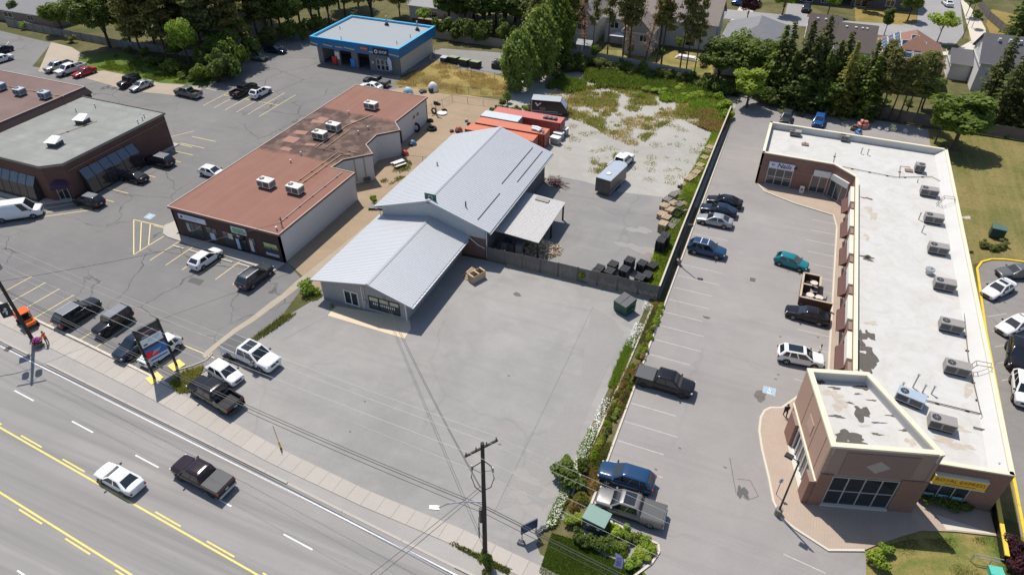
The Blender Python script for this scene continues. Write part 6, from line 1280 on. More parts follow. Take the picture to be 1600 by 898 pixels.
# ================================================================= signs
def pylon():
    a, b = Vector((-52.3, 31.5)), Vector((-51.6, 33.8)); d = (b - a).normalized(); n_ = Vector((d.y, -d.x)); T = thing('pylon_sign', 'tall black framed pylon sign with white, blue and red shop panels', 'sign', (-51.95, 32.65, 0))
    for p in (a, b): MB().obox((p.x, p.y, .0), (.22, .22, 6.4), math.atan2(d.y, d.x)).build('post', BLK, T, w=True)
    W = Wall(tuple(a), tuple(d), tuple(n_)); L_ = (b - a).length
    def panel(z0, z1, col, nm='panel', a0=.13, a1=None, dd=.06, par=None, var=.08):
        q = MB(); W.box(q, a0, a1 if a1 else L_ - .13, z0, z1, -dd, dd); return q.build(nm, mat('pylon_%s_%d' % (nm, int(z0 * 100)), col, .45, var=var, scale=2), par or T, w=True)
    panel(6.12, 6.4, (.03, .03, .032), 'top_rail', -.11, L_ + .11, .1)
    p = panel(5.1, 6.1, (.045, .04, .05), var=.2); panel(5.45, 5.52, (.5, .12, .14), 'stripe', .5, 1.9, .07, p); panel(5.7, 5.8, (.45, .45, .5), 'stripe', .6, 1.7, .07, p); panel(5.2, 5.32, (.5, .5, .52), 'stripe', .4, 1.1, .07, p)
    p = panel(4.1, 5.06, (.78, .82, .86)); panel(4.25, 4.45, (.06, .12, .14), 'mark', .3, .7, .07, p); panel(4.55, 4.62, (.4, .47, .55), 'line', .8, 1.9, .07, p); panel(4.75, 4.82, (.4, .47, .55), 'line', .9, 2.0, .07, p)
    panel(3.82, 4.06, (.06, .055, .055), 'strip')
    p = panel(2.65, 3.78, (.04, .17, .48)); 
    q = MB(); A = lambda aa, z: (*W.p(aa, .075), z)
    q.quad(A(.14, 2.66), A(1.5, 2.66), A(1.25, 3.0), A(.75, 3.35), A(.14, 3.5)); q.build('red_field', mat('pylon_red', (.85, .03, .04), .45), p, w=True)
    for k in range(4): q = MB(); q.quad(A(.7 + .2 * k, 2.85 + .05 * k), A(.8 + .2 * k, 2.83 + .05 * k), A(1.15 + .2 * k, 3.3), A(1.05 + .2 * k, 3.35)); q.v = [(x + n_.x * .006, y + n_.y * .006, z) for x, y, z in q.v]; q.build('graphic_bar', mat('pylon_teal', (.12, .22, .24) if k % 2 else (.5, .5, .5), .5), p, w=True)
    p = panel(1.9, 2.61, (.6, .68, .82)); panel(2.2, 2.36, (.04, .12, .28), 'line', .3, 2.1, .07, p)
    for pt in (a, b): MB().obox((pt.x, pt.y, .02), (1.3, 1.3, .1), math.atan2(d.y, d.x)).build('painted_pad', YEL, T, w=True)
pylon()
t = thing('notice_board', 'dark blue notice board on two posts near the sidewalk and corner lawn', 'sign', (-10.55, 29.35, 0), math.atan2(1.1, .9))
NB = mat('navy_board', (.02, .035, .085), .5, var=.15)
MB().box(-.75, .75, -.05, .05, .95, 2.1).build('board', NB, t); q = MB()
for k in range(3): MB().box(-.55, .5 - .15 * k, -.06, -.052, 1.25 + .25 * k, 1.33 + .25 * k).build('text_line', mat('board_blue', (.06, .14, .36), .5), t)
for x in (-.65, .65): MB().box(x - .05, x + .05, -.04, .04, .0, 2.05).build('post', WHT if x < 0 else STEEL, t)
for k, (x, y) in enumerate(((-10.95, 28.6), (-9.7, 30.5), (-9.95, 30.05))):
    tt = thing('concrete_block', 'small grey block weighting the foot of the navy notice board', 'block', (x, y, .0), R(30 * k), 'blocks at the notice board'); MB().box(-.3, .3, -.17, .17, .02, .3).build('block', mat('grey_block', (.25, .25, .25), .9), tt); MB().box(-.22, .22, -.1, .1, .302, .36).build('block_top', mat('dark_block', (.08, .08, .08), .9), tt)
def feather(label, x, y, h, w, col, rz, lines=True):
    t = thing('feather_flag', label, 'flag', (x, y, 0), rz); pts = [(0, 0, 0), (0, 0, h * .7), (-.08, 0, h * .88), (-.4 * w, 0, h), (-.8 * w, 0, h * .98)]; MB().tube(pts, .025, 5).build('pole', BLK, t)
    m = MB(); n = 8
    for k in range(n):
        z0, z1 = h * (.28 + .7 * k / n), h * (.28 + .7 * (k + 1) / n); f = lambda z: -.02 if z < h * .72 else -.02 - .5 * w * ((z / h - .72) / .26) ** 2
        g = lambda z: -w * (.9 + .08 * math.sin(z * 3)); m.quad((g(z0), .04 * math.sin(k), z0), (f(z0), 0, z0), (f(z1), 0, z1), (min(f(z1) - .05, g(z1)), .04 * math.sin(k + 1), z1))
    fl = m.build('cloth', col, t)
    if lines:
        for k in range(6): z = h * (.36 + .08 * k); MB().quad((-w * .75, -.05, z), (-w * .2, -.02, z + .12), (-w * .2, -.02, z + .2), (-w * .75, -.05, z + .08)).build('print_stroke', mat('flag_ink', (.14, .14, .42), .7), fl)
feather('lilac feather flag on the corner lawn', -2.75, 29.1, 2.6, .75, mat('lilac_cloth', (.42, .42, .72), .8, var=.08), R(0)); feather('white and blue feather flag in front of the garage windows', *G(614, 118), 3.6, .9, mat('pale_blue_cloth', (.52, .60, .78), .8, var=.1), R(8), False)
t = thing('sandwich_board', 'white sandwich board on the walk outside the nail salon', 'sign', (*G(1251, 302), .13)); MB().obox((0, -.16, 0), (.6, .04, 1.05), 0, R(-9)).build('front_panel', WHT, t); MB().obox((0, .18, 0), (.6, .04, 1.05), 0, R(9)).build('back_panel', WHT, t); MB().obox((0, -.13, .35), (.35, .03, .4), 0, R(-9)).build('picture', mat('sign_pic', (.4, .2, .16), .6), t)
t = thing('pad_transformer', 'dark green transformer box with pale lid among the corner shrubs', 'transformer box', (-5.8, 32.3, 0), R(-8)); GT = mat('transformer_green', (.018, .05, .045), .5, var=.1)
MB().box(-.95, .95, -.7, .7, .02, 1.5).build('cabinet', GT, t); MB().box(-1.0, 1.0, -.78, .75, 1.502, 1.62).build('lid', mat('faded_green_lid', (.14, .25, .21), .5, var=.08), t)
for x in (-.45, .45): MB().box(x - .12, x + .12, -.72, -.702, .8, 1.0).build('warning_label', WHT, t)
MB().box(-.01, .01, -.715, -.702, .1, 1.45).build('door_gap', BLK, t)
t = thing('pad_transformer', 'green transformer box standing on the mown lawn behind low shrubs', 'transformer box', (30.6, 93.6, 0), R(-5)); MB().box(-.8, .8, -.6, .6, .02, 1.4).build('cabinet', GT, t); MB().box(-.85, .85, -.66, .66, 1.402, 1.5).build('lid', mat('dull_green_lid', (.07, .13, .11), .5), t); MB().box(-.01, .01, -.615, -.602, .1, 1.35).build('door_gap', BLK, t)
t = thing('utility_box', 'small turquoise utility box on the plaza lawn', 'utility box', (*G(1553, 897), 0), R(10)); MB().box(-.45, .45, -.35, .35, .01, .5).build('cabinet', mat('turquoise_box', (.05, .36, .28), .5), t); MB().box(-.5, .5, -.4, .4, .502, .57).build('lid', mat('turquoise_lid', (.10, .48, .38), .5), t)
t = thing('marker_post', 'yellow marker post with wire leaning at the edge of the sidewalk', 'marker post', (*G(440, 703), 0)); MB().tube([(0, 0, .0), (-.18, .12, 1.0)], .08, 8).build('post', mat('marker_yellow', (.70, .45, .03), .5), t); MB().tube([(-.18, .12, 1.0), (-.65, .45, 2.6)], .03, 6).build('guy_wire', mat('ochre_rod', (.45, .30, .05), .5), t); MB().tube([(-.03, .02, .12), (-.06, .04, .3)], .1, 8).build('band', BLK, t)

# ================================================================= containers, trailers, bins
def container(label, x0, x1, y0, y1, col, h=2.6, topcol=None):
    T = thing('shipping_container', label, 'shipping container', ((x0 + x1) / 2, (y0 + y1) / 2, 0)); nm = '%d%d' % (col[0] * 999, col[1] * 999)
    cm = mat('container_side_' + nm, col, .6, var=.12, scale=1.5, fine=.1); tm = mat('container_top_' + nm, topcol or sc3(col, 1.25), .6, var=.12, scale=1.2, fine=.12)
    fr = MB()
    for x in (x0, x1 - .16):
        for y in (y0, y1 - .16): MB().box(x, x + .16, y, y + .16, .02, h).build('corner_post', cm, T, w=True)
    for y in (y0 + .02, y1 - .06):   # corrugated long sides
        m = MB(); n = int((x1 - x0 - .36) / .28)
        for k in range(n):
            u = x0 + .18 + k * .28; s_ = -1 if y == y0 + .02 else 1; o = y + .02
            m.quad((u, o, .15), (u + .09, o + .04 * s_, .15), (u + .09, o + .04 * s_, h - .1), (u, o, h - .1)); m.quad((u + .09, o + .04 * s_, .15), (u + .19, o + .04 * s_, .15), (u + .19, o + .04 * s_, h - .1), (u + .09, o + .04 * s_, h - .1)); m.quad((u + .19, o + .04 * s_, .15), (u + .28, o, .15), (u + .28, o, h - .1), (u + .19, o + .04 * s_, h - .1))
        m.build('side_panel', cm, T, w=True)
    MB().box(x0 + .02, x1 - .02, y0 + .03, y1 - .03, h - .1, h - .01).build('roof', tm, T, w=True); MB().box(x0 + .02, x1 - .02, y0 + .05, y1 - .05, .1, .2).build('floor', BLK, T, w=True)
    for k in range(2):
        ym = y0 + .16 + (y1 - y0 - .32) * k / 2; d = MB().box(x1 - .06, x1 - .02, ym + .01, ym + (y1 - y0 - .32) / 2 - .01, .15, h - .12).build('door', cm, T, w=True)
        for j in (.25, .8): MB().cyl((x1, ym + (y1 - y0 - .32) / 2 * j, .2), .025, h - .4, 6).build('lock_rod', STEEL, d, w=True)
    MB().box(x0 + .02, x0 + .06, y0 + .16, y1 - .16, .15, h - .1).build('end_panel', cm, T, w=True)
RED = (.30, .055, .045); ORG = (.36, .075, .04)
container('long faded red container with battery clutter on its roof', -44.5, -32.3, 99.7, 102.14, RED, topcol=(.46, .13, .11)); container('orange red container with white bundle on its roof behind the metal roof', -45.4, -33.2, 94.7, 97.1, ORG, topcol=(.50, .14, .075)); container('short grey container between two red ones', -45.6, -38.9, 97.2, 99.6, (.30, .34, .37), 2.75, (.46, .50, .53)); container('red container tucked against the metal roofed shop', -46.0, -34.2, 92.0, 94.4, ORG, 2.5, (.47, .12, .07))
t = thing('battery_stack', 'row of dark boxes lying on the long red container', 'boxes', (-34.4, 100.7, 2.6))
for k in range(6): MB().box(-1.2 + .4 * k, -.85 + .4 * k, -.35, .3, .0, .28 + .05 * (k % 2)).build('box', mat('dark_case_%d' % (k % 2), (.05, .055, .07) if k % 2 else (.12, .12, .14), .6), t)
t = thing('white_bundle', 'curved white roll lying on the orange red container', 'bundle', (-34.6, 95.7, 2.6)); MB().tube([(-1.3, .4, .25), (-.4, .35, .3), (.5, .0, .3), (.95, -.5, .25)], .28, 10).build('roll', mat('white_plastic', (.68, .69, .7), .5, var=.08), t, smooth=True); MB().tube([(-1.2, -.1, .2), (-.4, -.1, .22), (.3, -.45, .2)], .2, 10).build('roll', mat('white_plastic', (.68, .69, .7), .5), t, smooth=True)
for k, (px, py) in enumerate(((868, 219), (873, 212), (880, 205))):
    x, y = G(px, py, .6); t = thing('wrapped_tote', 'white topped wrapped tote beside the red containers', 'tote', (x, y, 0), R(-8), 'white totes by the containers'); MB().box(-.75, .75, -.5, .5, .14, 1.05).build('wrapped_load', mat('tote_grey', (.34, .35, .36), .6, var=.2, scale=3), t); MB().prism([(-.82, -.5), (-.6, -.58), (.75, -.55), (.82, .45), (.6, .56), (-.78, .5)], 1.052, 1.2).build('cover', WHT, t); MB().box(-.75, .75, -.5, .5, .0, .135).build('pallet_base', mat('old_pallet', (.16, .13, .1), .9), t)
# travel trailer
t = thing('travel_trailer', 'black and grey travel trailer with slanted nose beside the long red container', 'travel trailer', (-37.3, 107.9, 0), R(12)); RVB = mat('rv_black', (.018, .018, .02), .35, var=.1); RVG = mat('rv_grey', (.30, .32, .34), .4, var=.1)
prof = [(-3.1, .55), (2.2, .55), (3.3, .9), (3.25, 1.6), (2.2, 2.95), (-2.9, 3.0), (-3.1, 2.8)]
m = MB(); m.v = [(x, -1.2, z) for x, z in prof] + [(x, 1.2, z) for x, z in prof]; n = len(prof); m.f = [tuple(range(n - 1, -1, -1)), tuple(range(n, 2 * n))]; m.f = [tuple(range(n)), tuple(range(2 * n - 1, n - 1, -1))]
for k in range(n): j = (k + 1) % n; m.f.append((k, n + k, n + j, j))
m.build('shell', RVB, t); MB().quad((-2.9, -1.22, 3.01), (2.2, -1.22, 2.96), (2.2, 1.22, 2.96), (-2.9, 1.22, 3.01)).build('roof', mat('rv_roof', (.36, .39, .42), .5, var=.08), t)
MB().quad((2.26, -1.1, 2.9), (3.22, -1.1, 1.66), (3.22, 1.1, 1.66), (2.26, 1.1, 2.9)).build('nose_cap', mat('rv_nose', (.34, .42, .52), .3, var=.35, scale=1.5), t)
for x0, x1, z0, z1, c_ in ((-2.7, 1.8, .95, 1.1, RVG), (-2.9, 2.6, .6, .75, RVG), (-3.0, -2.75, .7, 2.9, RVG), (-1.4, -.4, 1.25, 1.75, VG)): MB().box(x0, x1, -1.225, -1.202, z0, z1).build('side_stripe', c_, t)
MB().quad((-2.3, -1.215, 2.5), (-2.0, -1.215, 2.5), (-1.65, -1.215, 2.0), (-1.8, -1.215, 1.8)).build('emblem', WHT, t); MB().quad((-1.65, -1.215, 2.0), (-1.1, -1.215, 2.5), (-1.4, -1.215, 2.5), (-1.8, -1.215, 2.1)).build('emblem', WHT, t)
for x in (-.9, -.1): MB().tube([(x, -1.22, .36), (x, -1.0, .36)], .36, 14).build('wheel', TYRE, t)
MB().tube([(3.0, .5, .6), (4.3, 0, .55)], .06, 6).tube([(3.0, -.5, .6), (4.3, 0, .55)], .06, 6).build('tow_frame', BLK, t); MB().cyl((4.2, 0, .02), .05, .6, 6).build('jack', BLK, t)
# cargo trailer
t = thing('cargo_trailer', 'enclosed grey cargo trailer hitched to the white pickup', 'trailer', (-20.0, 87.2, 0), R(80)); TB = mat('trailer_side', (.10, .095, .09), .4, var=.15, metal=.3); TR = mat('trailer_roof', (.42, .47, .52), .35, metal=.3, var=.08)
m = MB(); prof = [(-3.0, -1.15), (2.6, -1.15), (3.3, -.5), (3.3, .5), (2.6, 1.15), (-3.0, 1.15)]; m.prism(prof, .45, 2.6); m.build('box', TB, t); m = MB(); m.prism([(x * 1.005, y * 1.01) for x, y in prof], 2.602, 2.68); m.build('roof', TR, t)
for s_ in (-1, 1): MB().box(-3.04, -3.005, min(.02 * s_, 1.1 * s_), max(.02 * s_, 1.1 * s_), .5, 2.5).build('rear_door', mat('trailer_door', (.07, .06, .058), .35, var=.3), t); MB().box(-3.07, -3.045, s_ * .95 - .04, s_ * .95 + .04, .6, .8).build('tail_lamp', TL_, t)
for x in (-.5, .4):
    for s_ in (-1, 1): MB().tube([(x, s_ * 1.2, .35), (x, s_ * .95, .35)], .34, 14).build('wheel', TYRE, t)
for s_ in (-1, 1): MB().box(-1.0, .9, s_ * 1.2 - .1, s_ * 1.2 + .1, .74, .8).build('fender', STEEL, t); MB().box(-3.0, 2.6, s_ * 1.165 - .01, s_ * 1.165 + .01, .46, .62).build('trim_strip', STEEL, t)
MB().tube([(3.2, .5, .5), (4.5, 0, .5)], .06, 6).tube([(3.2, -.5, .5), (4.5, 0, .5)], .06, 6).build('tow_frame', BLK, t); MB().box(-1.6, -.9, -.3, .3, 2.682, 2.8).build('roof_vent', WHT, t)
def dumpster(label, x, y, rz, body, lid, size=(1.75, 1.85, 1.65), group=None):
    t = thing('dumpster', label, 'dumpster', (x, y, 0), rz, group); L_, W_, h = size; m = MB()
    m.v = [(-L_ / 2, -W_ / 2, .14), (L_ / 2 - .12, -W_ / 2, .14), (L_ / 2 - .12, W_ / 2, .14), (-L_ / 2, W_ / 2, .14), (-L_ / 2, -W_ / 2, h), (L_ / 2, -W_ / 2, h - .25), (L_ / 2, W_ / 2, h - .25), (-L_ / 2, W_ / 2, h)]
    m.f = [(3, 2, 1, 0), (0, 1, 5, 4), (1, 2, 6, 5), (2, 3, 7, 6), (3, 0, 4, 7), (4, 5, 6, 7)]; m.build('body', body, t)
    for k in range(2):
        y0 = -W_ / 2 + W_ / 2 * k + .03; y1 = y0 + W_ / 2 - .06; q = MB(); q.v = [(-L_ / 2 - .05, y0, h + .03), (L_ / 2 + .06, y0, h - .22), (L_ / 2 + .06, y1, h - .22), (-L_ / 2 - .05, y1, h + .03), (-L_ / 2 - .05, y0, h + .08), (L_ / 2 + .06, y0, h - .17), (L_ / 2 + .06, y1, h - .17), (-L_ / 2 - .05, y1, h + .08)]; q.f = [(3, 2, 1, 0), (0, 1, 5, 4), (1, 2, 6, 5), (2, 3, 7, 6), (3, 0, 4, 7), (4, 5, 6, 7)]; q.build('lid', lid, t)
    MB().box(-L_ / 2 - .1, -L_ / 2 - .005, -W_ / 2, W_ / 2, h - .2, h + .02).build('hinge_bar', body, t)
    for s_ in (-1, 1): MB().box(-.55, .55, s_ * (W_ / 2 + .06) - .05, s_ * (W_ / 2 + .06) + .05, .75, .95).build('fork_pocket', body, t)
    for x_ in (-L_ / 2 + .15, L_ / 2 - .3): MB().box(x_, x_ + .12, -W_ / 2 + .1, W_ / 2 - .1, .01, .138).build('skid', BLK, t)
    return t
dumpster_t = dumpster('green dumpster with black lids standing by the plank fence', -10.85, 60.2, R(-115), mat('dumpster_green', (.008, .07, .048), .5, var=.15), mat('dumpster_lid', (.055, .055, .06), .6, var=.2)); MB().quad((.78, -.35, .55), (.78, .05, .55), (.83, .05, .95), (.83, -.35, .95)).build('recycling_mark', WHT, dumpster_t)
for k, (px, py) in enumerate(((709, 92), (726, 96), (743, 99))): x, y = G(px, py, .8); dumpster('wide dumpster with pale olive lid in the row beside the garage', x, y, R(85), mat('bin_black', (.02, .022, .02), .6), mat('olive_lid', (.27, .33, .2), .6, var=.12), (1.7, 2.0, 1.3), 'olive lidded dumpsters beside the garage')
x, y = G(782, 105, .2); t = thing('scrap_heap', 'black scrap heap in a dark box beside the olive lidded dumpsters', 'scrap heap', (x, y, 0)); MB().box(-1.6, 1.6, -1.0, 1.0, .02, 1.0).build('bin_box', mat('bin_black', (.02, .022, .02), .6), t)
m = MB(); r_ = random.Random(3)
for k in range(70): m.obox((r_.uniform(-1.4, 1.4), r_.uniform(-.9, .9), 1.0 + r_.uniform(0, .5)), (r_.uniform(.2, .9), .12, .1), r_.uniform(0, 6), r_.uniform(-.6, .6), r_.uniform(-.6, .6))
m.build('scrap', mat('dark_scrap', (.05, .05, .06), .4, metal=.4, var=.6, scale=3), t, kind='stuff')
x, y = G(694, 92, .8); t = thing('covered_bin', 'black covered bin at the end of the olive lidded row', 'bin', (x, y, 0)); MB().box(-.6, .6, -.7, .7, .02, 1.1).build('body', mat('bin_black', (.02, .022, .02), .6), t); MB().box(-.65, .65, -.75, .75, 1.102, 1.22).build('lid', mat('pale_bin_lid', (.42, .44, .45), .5), t)

# ================================================================= pallets
PAL = {}
def pallet_mesh(w=1.2, d=1.05):
    m = MB()
    for y in (-d / 2, -.05, d / 2 - .1): m.box(-w / 2, w / 2, y, y + .1, .02, .105)
    for k in range(6): x = -w / 2 + (w - .11) * k / 5; m.box(x, x + .11, -d / 2, d / 2, .106, .125)
    for x in (-w / 2, -.06, w / 2 - .12): m.box(x, x + .12, -d / 2, d / 2, 0, .019)
    return m.mesh('pallet')
PALM = pallet_mesh(); PMATS = {'pale': mat('pale_pallet_wood', (.50, .38, .25), .85, var=.25, scale=2.5), 'grey': mat('grey_pallet_wood', (.26, .24, .215), .9, var=.25, scale=2.5), 'dark': mat('black_plastic_pallet', (.03, .03, .034), .6, var=.4, scale=2)}
def pallet_stack(px, py, n, kind, rz, label, group, zc=None):
    h = n * .128; x, y = G(px, py, zc if zc is not None else h)
    for k in range(n):
        o = link('pallet', PALM, PMATS[kind]); o.location = (x + random.uniform(-.03, .03), y + random.uniform(-.03, .03), .022 + k * .128); o.rotation_euler = (0, 0, R(rz) + random.uniform(-.04, .04)); tag(o, label, 'pallet', group)
B1 = 'black pallet in the stacks behind the plank fence'; g1 = 'black pallets behind the plank fence'
for px, py, n, rz in ((930, 424, 6, 80), (937, 417, 6, 80), (958, 411, 9, 80), (953, 422, 9, 80), (984, 405, 13, 80), (976, 419, 13, 80), (1004, 410, 8, 75), (1020, 413, 8, 70), (1012, 428, 9, 78), (1001, 432, 9, 78), (1040, 366, 16, 85), (1033, 374, 16, 85)): pallet_stack(px, py, n, 'dark', rz, B1, g1)
P1 = 'pale wooden pallet in the row of stacks along the grassy fence side'; g2 = 'pallets along the fence'
for px, py, n, rz in ((1037, 348, 10, 80), (1035, 333, 6, 75), (1039, 320, 5, 70), (1053, 316, 5, 60), (1109, 229, 4, 70), (1105, 236, 4, 72), (1094, 257, 5, 70), (1088, 268, 6, 72), (1077, 278, 6, 70), (1101, 245, 5, 70), (1072, 287, 3, 60), (1083, 274, 5, 75), (1098, 251, 3, 66), (1113, 224, 3, 70), (1041, 338, 7, 78), (1047, 326, 4, 80), (1092, 263, 4, 68)): pallet_stack(px, py, n, 'pale', rz, P1, g2)
P2_ = 'weathered grey pallet in the jumble beside the grassy fence side'; g3 = 'grey pallets in the jumble'
for px, py, n, rz in ((1043, 310, 4, 70), (1052, 303, 6, 72), (1080, 313, 1, 65), (1056, 325, 3, 70), (1055, 345, 4, 75), (1087, 284, 1, 80), (1062, 318, 5, 55), (1068, 304, 3, 70), (1048, 352, 5, 80), (1060, 300, 2, 50)): pallet_stack(px, py, n, 'grey', rz, P2_, g3)
for k, (px, py, rx, ry) in enumerate(((1064, 310, -28, 8), (1070, 320, 20, -15), (1068, 328, -12, 24))):
    x, y = G(px, py, .5); o = link('pallet', PALM, PMATS['pale']); o.location = (x, y, .35); o.rotation_euler = (R(rx), R(ry), R(50 + 30 * k)); tag(o, 'pale pallet lying tilted on top of the jumble', 'pallet', 'tilted pallets on the jumble')
x, y = G(1057, 336, .4); t = thing('dark_crate', 'dark slatted crate in the middle of the pallet jumble', 'crate', (x, y, 0), R(75))
for k in range(4):
    for s_ in (-1, 1): MB().box(-.9, .9, s_ * .55 - .02, s_ * .55 + .02, .05 + .22 * k, .22 + .22 * k).build('slat', PMATS['dark'], t)
    for s_ in (-1, 1): MB().box(s_ * .92 - .02, s_ * .92 + .02, -.53, .53, .05 + .22 * k, .22 + .22 * k).build('slat', PMATS['dark'], t)
for k, (px, py) in enumerate(((1062, 291), (1066, 294))):
    x, y = G(px, py, .2); t = thing('old_tyre', 'old black tyre lying by the end of the pallet row', 'tyre', (x, y, .02), 0, 'old tyres by the pallet row')
    m = MB(); n = 16
    for a in range(n):
        for r_, z in ((.2, .03), (.3, 0), (.36, .1), (.3, .2), (.2, .17)): m.v.append((r_ * math.cos(2 * math.pi * a / n), r_ * math.sin(2 * math.pi * a / n), z))
    for a in range(n):
        for b in range(5): m.f.append((a * 5 + b, ((a + 1) % n) * 5 + b, ((a + 1) % n) * 5 + (b + 1) % 5, a * 5 + (b + 1) % 5))
    m.build('tread', TYRE, t, smooth=True)
    if k == 0: TYRE_MESH = m.mesh('tyre', True)
t = thing('wooden_crate', 'tall open wooden crate on the lot beside the metal roofed shop', 'crate', (-28.9, 59.2, 0), R(65)); CW = PMATS['pale']
for s_ in (-1, 1):
    for k in range(5): MB().box(-1.0, 1.0, s_ * .5 - .02, s_ * .5 + .02, .05 + .2 * k, .23 + .2 * k).build('slat', CW, t)
    for k in range(5): MB().box(s_ * 1.0 - .02, s_ * 1.0 + .02, -.47, .47, .05 + .2 * k, .23 + .2 * k).build('slat', CW, t)
for k in range(3): MB().box(-1.0 + .9 * k, -.82 + .9 * k, -.5, .5, 1.06, 1.1).build('top_slat', CW, t)
MB().box(-.98, .98, -.48, .48, .25, .3).build('shelf', mat('brown_crate_floor', (.2, .14, .09), .9), t)
for k in range(3): o = link('pallet', PALM, PMATS['pale']); o.location = (-30.1 + .12 * k, 59.3 + .3 * k, .05 + .13 * k); o.rotation_euler = (R(6 * k), R(-4), R(60 + 8 * k)); tag(o, 'loose pale pallet beside the wooden crate at the metal roofed shop', 'pallet', 'loose pallets by the wooden crate')
# firewood heap
x, y = G(846, 386, .4); t = thing('firewood_heap', 'heap of split pale firewood at the corner of the lean to canopy', 'firewood', (x, y, 0)); r_ = random.Random(5)
me_log = MB().tube([(-.35, 0, 0), (.35, 0, 0)], .07, 5).mesh('log'); LM = [mat('split_wood_%d' % k, c_, .9, var=.2) for k, c_ in enumerate(((.66, .54, .39), (.5, .39, .27), (.3, .23, .16)))]
for k in range(240):
    a = r_.uniform(0, 6.28); q = r_.random() ** .6; rr = 2.3 * q; h = max(0.05, 1.35 * (1 - q) + r_.uniform(-.1, .1)); o = link('log', me_log, LM[r_.choice((0, 0, 1, 1, 2))], t)
    o.location = (rr * math.cos(a) * 1.15, rr * math.sin(a) * .8, h); o.rotation_euler = (0, r_.uniform(-.6, .6), r_.uniform(0, 6.28)); o.scale = (r_.uniform(.7, 1.6), r_.uniform(.6, 1.2), r_.uniform(.6, 1.2))
m = MB()
for k in range(9):
    for j in range(8):
        a0, a1 = 2 * math.pi * k / 9, 2 * math.pi * (k + 1) / 9; q0, q1 = j / 8, (j + 1) / 8; f = lambda a, q: (2.2 * q * math.cos(a) * 1.12, 2.2 * q * math.sin(a) * .78, 1.15 * (1 - q) + .02); m.quad(f(a0, q0), f(a0, q1), f(a1, q1), f(a1, q0))
m.build('heap_core', LM[2], t)
# things under and near the canopy
t = thing('stacked_bins', 'dark stacked storage bins under the lean to canopy', 'storage bins', (-26.9, 65.5, 0))
for k, (x_, y_, s_) in enumerate(((-1.0, .2, .8), (-.1, .1, .9), (.9, .3, .8), (-1.1, 1.3, .9), (.6, 1.4, .9))): MB().box(x_ - s_ / 2, x_ + s_ / 2, y_ - .4, y_ + .4, .02, 1.3 + .15 * (k % 3)).build('bin', mat('charcoal_bin_%d' % (k % 2), (.06, .06, .065) if k % 2 else (.16, .165, .17), .6, var=.3), t)
t = thing('white_drum', 'small white drum in the gap behind the plank fence', 'drum', (-28.9, 64.6, 0)); MB().cyl((0, 0, .02), .38, .8, 14).build('drum', mat('pale_blue_plastic', (.5, .58, .68), .5), t, smooth=True); MB().cyl((0, 0, .82), .3, .06, 12).build('lid', WHT, t)
t = thing('parts_bench', 'grey wheeled bench in the shade below the canopy edge', 'bench', (*G(851, 352), 0), R(80)); MB().box(-1.2, 1.2, -.4, .4, .75, .82).build('top', mat('bench_top', (.35, .38, .42), .5), t)
for x_ in (-1.05, 1.05):
    for y_ in (-.3, .3): MB().box(x_ - .04, x_ + .04, y_ - .04, y_ + .04, .02, .749).build('leg', STEEL, t)
MB().box(-.9, .2, -.3, .3, .822, 1.1).build('engine_part', BLK, t)
t = thing('scrap_pile', 'reddish brown pile of scrap against the end of the metal roofed shop', 'scrap pile', (*G(868, 288), 0)); m = MB(); r_ = random.Random(9)
for k in range(90): m.obox((r_.gauss(0, .7), r_.gauss(0, .55), r_.uniform(.02, .7)), (r_.uniform(.3, 1.2), .08, .07), r_.uniform(0, 6), r_.uniform(-.5, .5), r_.uniform(-.5, .5))
m.build('scrap', mat('rusty_scrap', (.17, .10, .085), .8, var=.6, scale=2), t, kind='stuff')
t = thing('discarded_board', 'white board lying in the tall weeds at the back of the gravel', 'panel', (*G(1104, 194, .3), .25), R(20)); MB().obox((0, 0, 0), (1.1, .9, .06), 0, R(18)).build('sheet', WHT, t); MB().obox((0, -.3, -.2), (1.0, .06, .25), 0).build('prop', BLK, t)

# ================================================================= patio enclosure at the plaza
t = thing('patio_enclosure', 'brown boarded patio enclosure with pale cap rails on the plaza lot', 'enclosure', (9.3, 71.4, 0)); BW = bandmat('brown_boards', (.10, .052, .038), (.05, .03, .022), .16, .02, axis=0); CR = mat('tan_cap', (.46, .36, .25), .8, var=.1)
for (a, b) in (((7.5, 68.9), (11.0, 68.9)), ((7.5, 68.9), (7.6, 73.9)), ((7.6, 73.9), (9.5, 73.9)), ((9.5, 73.9), (9.5, 71.8)), ((7.6, 71.6), (8.6, 71.6))):
    MB().strip([a, b], .1, .02, 1.15).build('board_wall', BW, t, w=True); MB().strip([a, b], .22, 1.152, 1.23).build('cap_rail', CR, t, w=True)
for k, (x_, y_) in enumerate(((8.6, 70.3), (9.6, 70.2), (8.9, 72.9))):
    q = thing('patio_table', 'small pale round table inside the brown patio enclosure', 'table', (x_, y_, 0), 0, 'tables in the patio enclosure'); MB().cyl((0, 0, .72), .45, .05, 14).build('top', CONC2, q); MB().cyl((0, 0, .02), .05, .7, 8).build('stem', BLK, q); MB().cyl((0, 0, .015), .28, .04, 10).build('foot', BLK, q)
for k, (x_, y_, rz) in enumerate(((8.0, 70.1, 0), (9.1, 71.0, 90), (10.2, 70.4, 180), (9.6, 69.5, -90), (8.3, 73.2, 200))):
    q = thing('patio_chair', 'black patio chair inside the brown enclosure', 'chair', (x_, y_, 0), R(rz), 'chairs in the patio enclosure'); MB().box(-.22, .22, -.22, .22, .42, .46).build('seat', BLK, q); MB().box(-.22, -.18, -.22, .22, .462, .9).build('backrest', BLK, q)
    for u in (-.19, .19):
        for v in (-.19, .19): MB().box(u - .02, u + .02, v - .02, v + .02, .02, .419).build('leg', BLK, q)
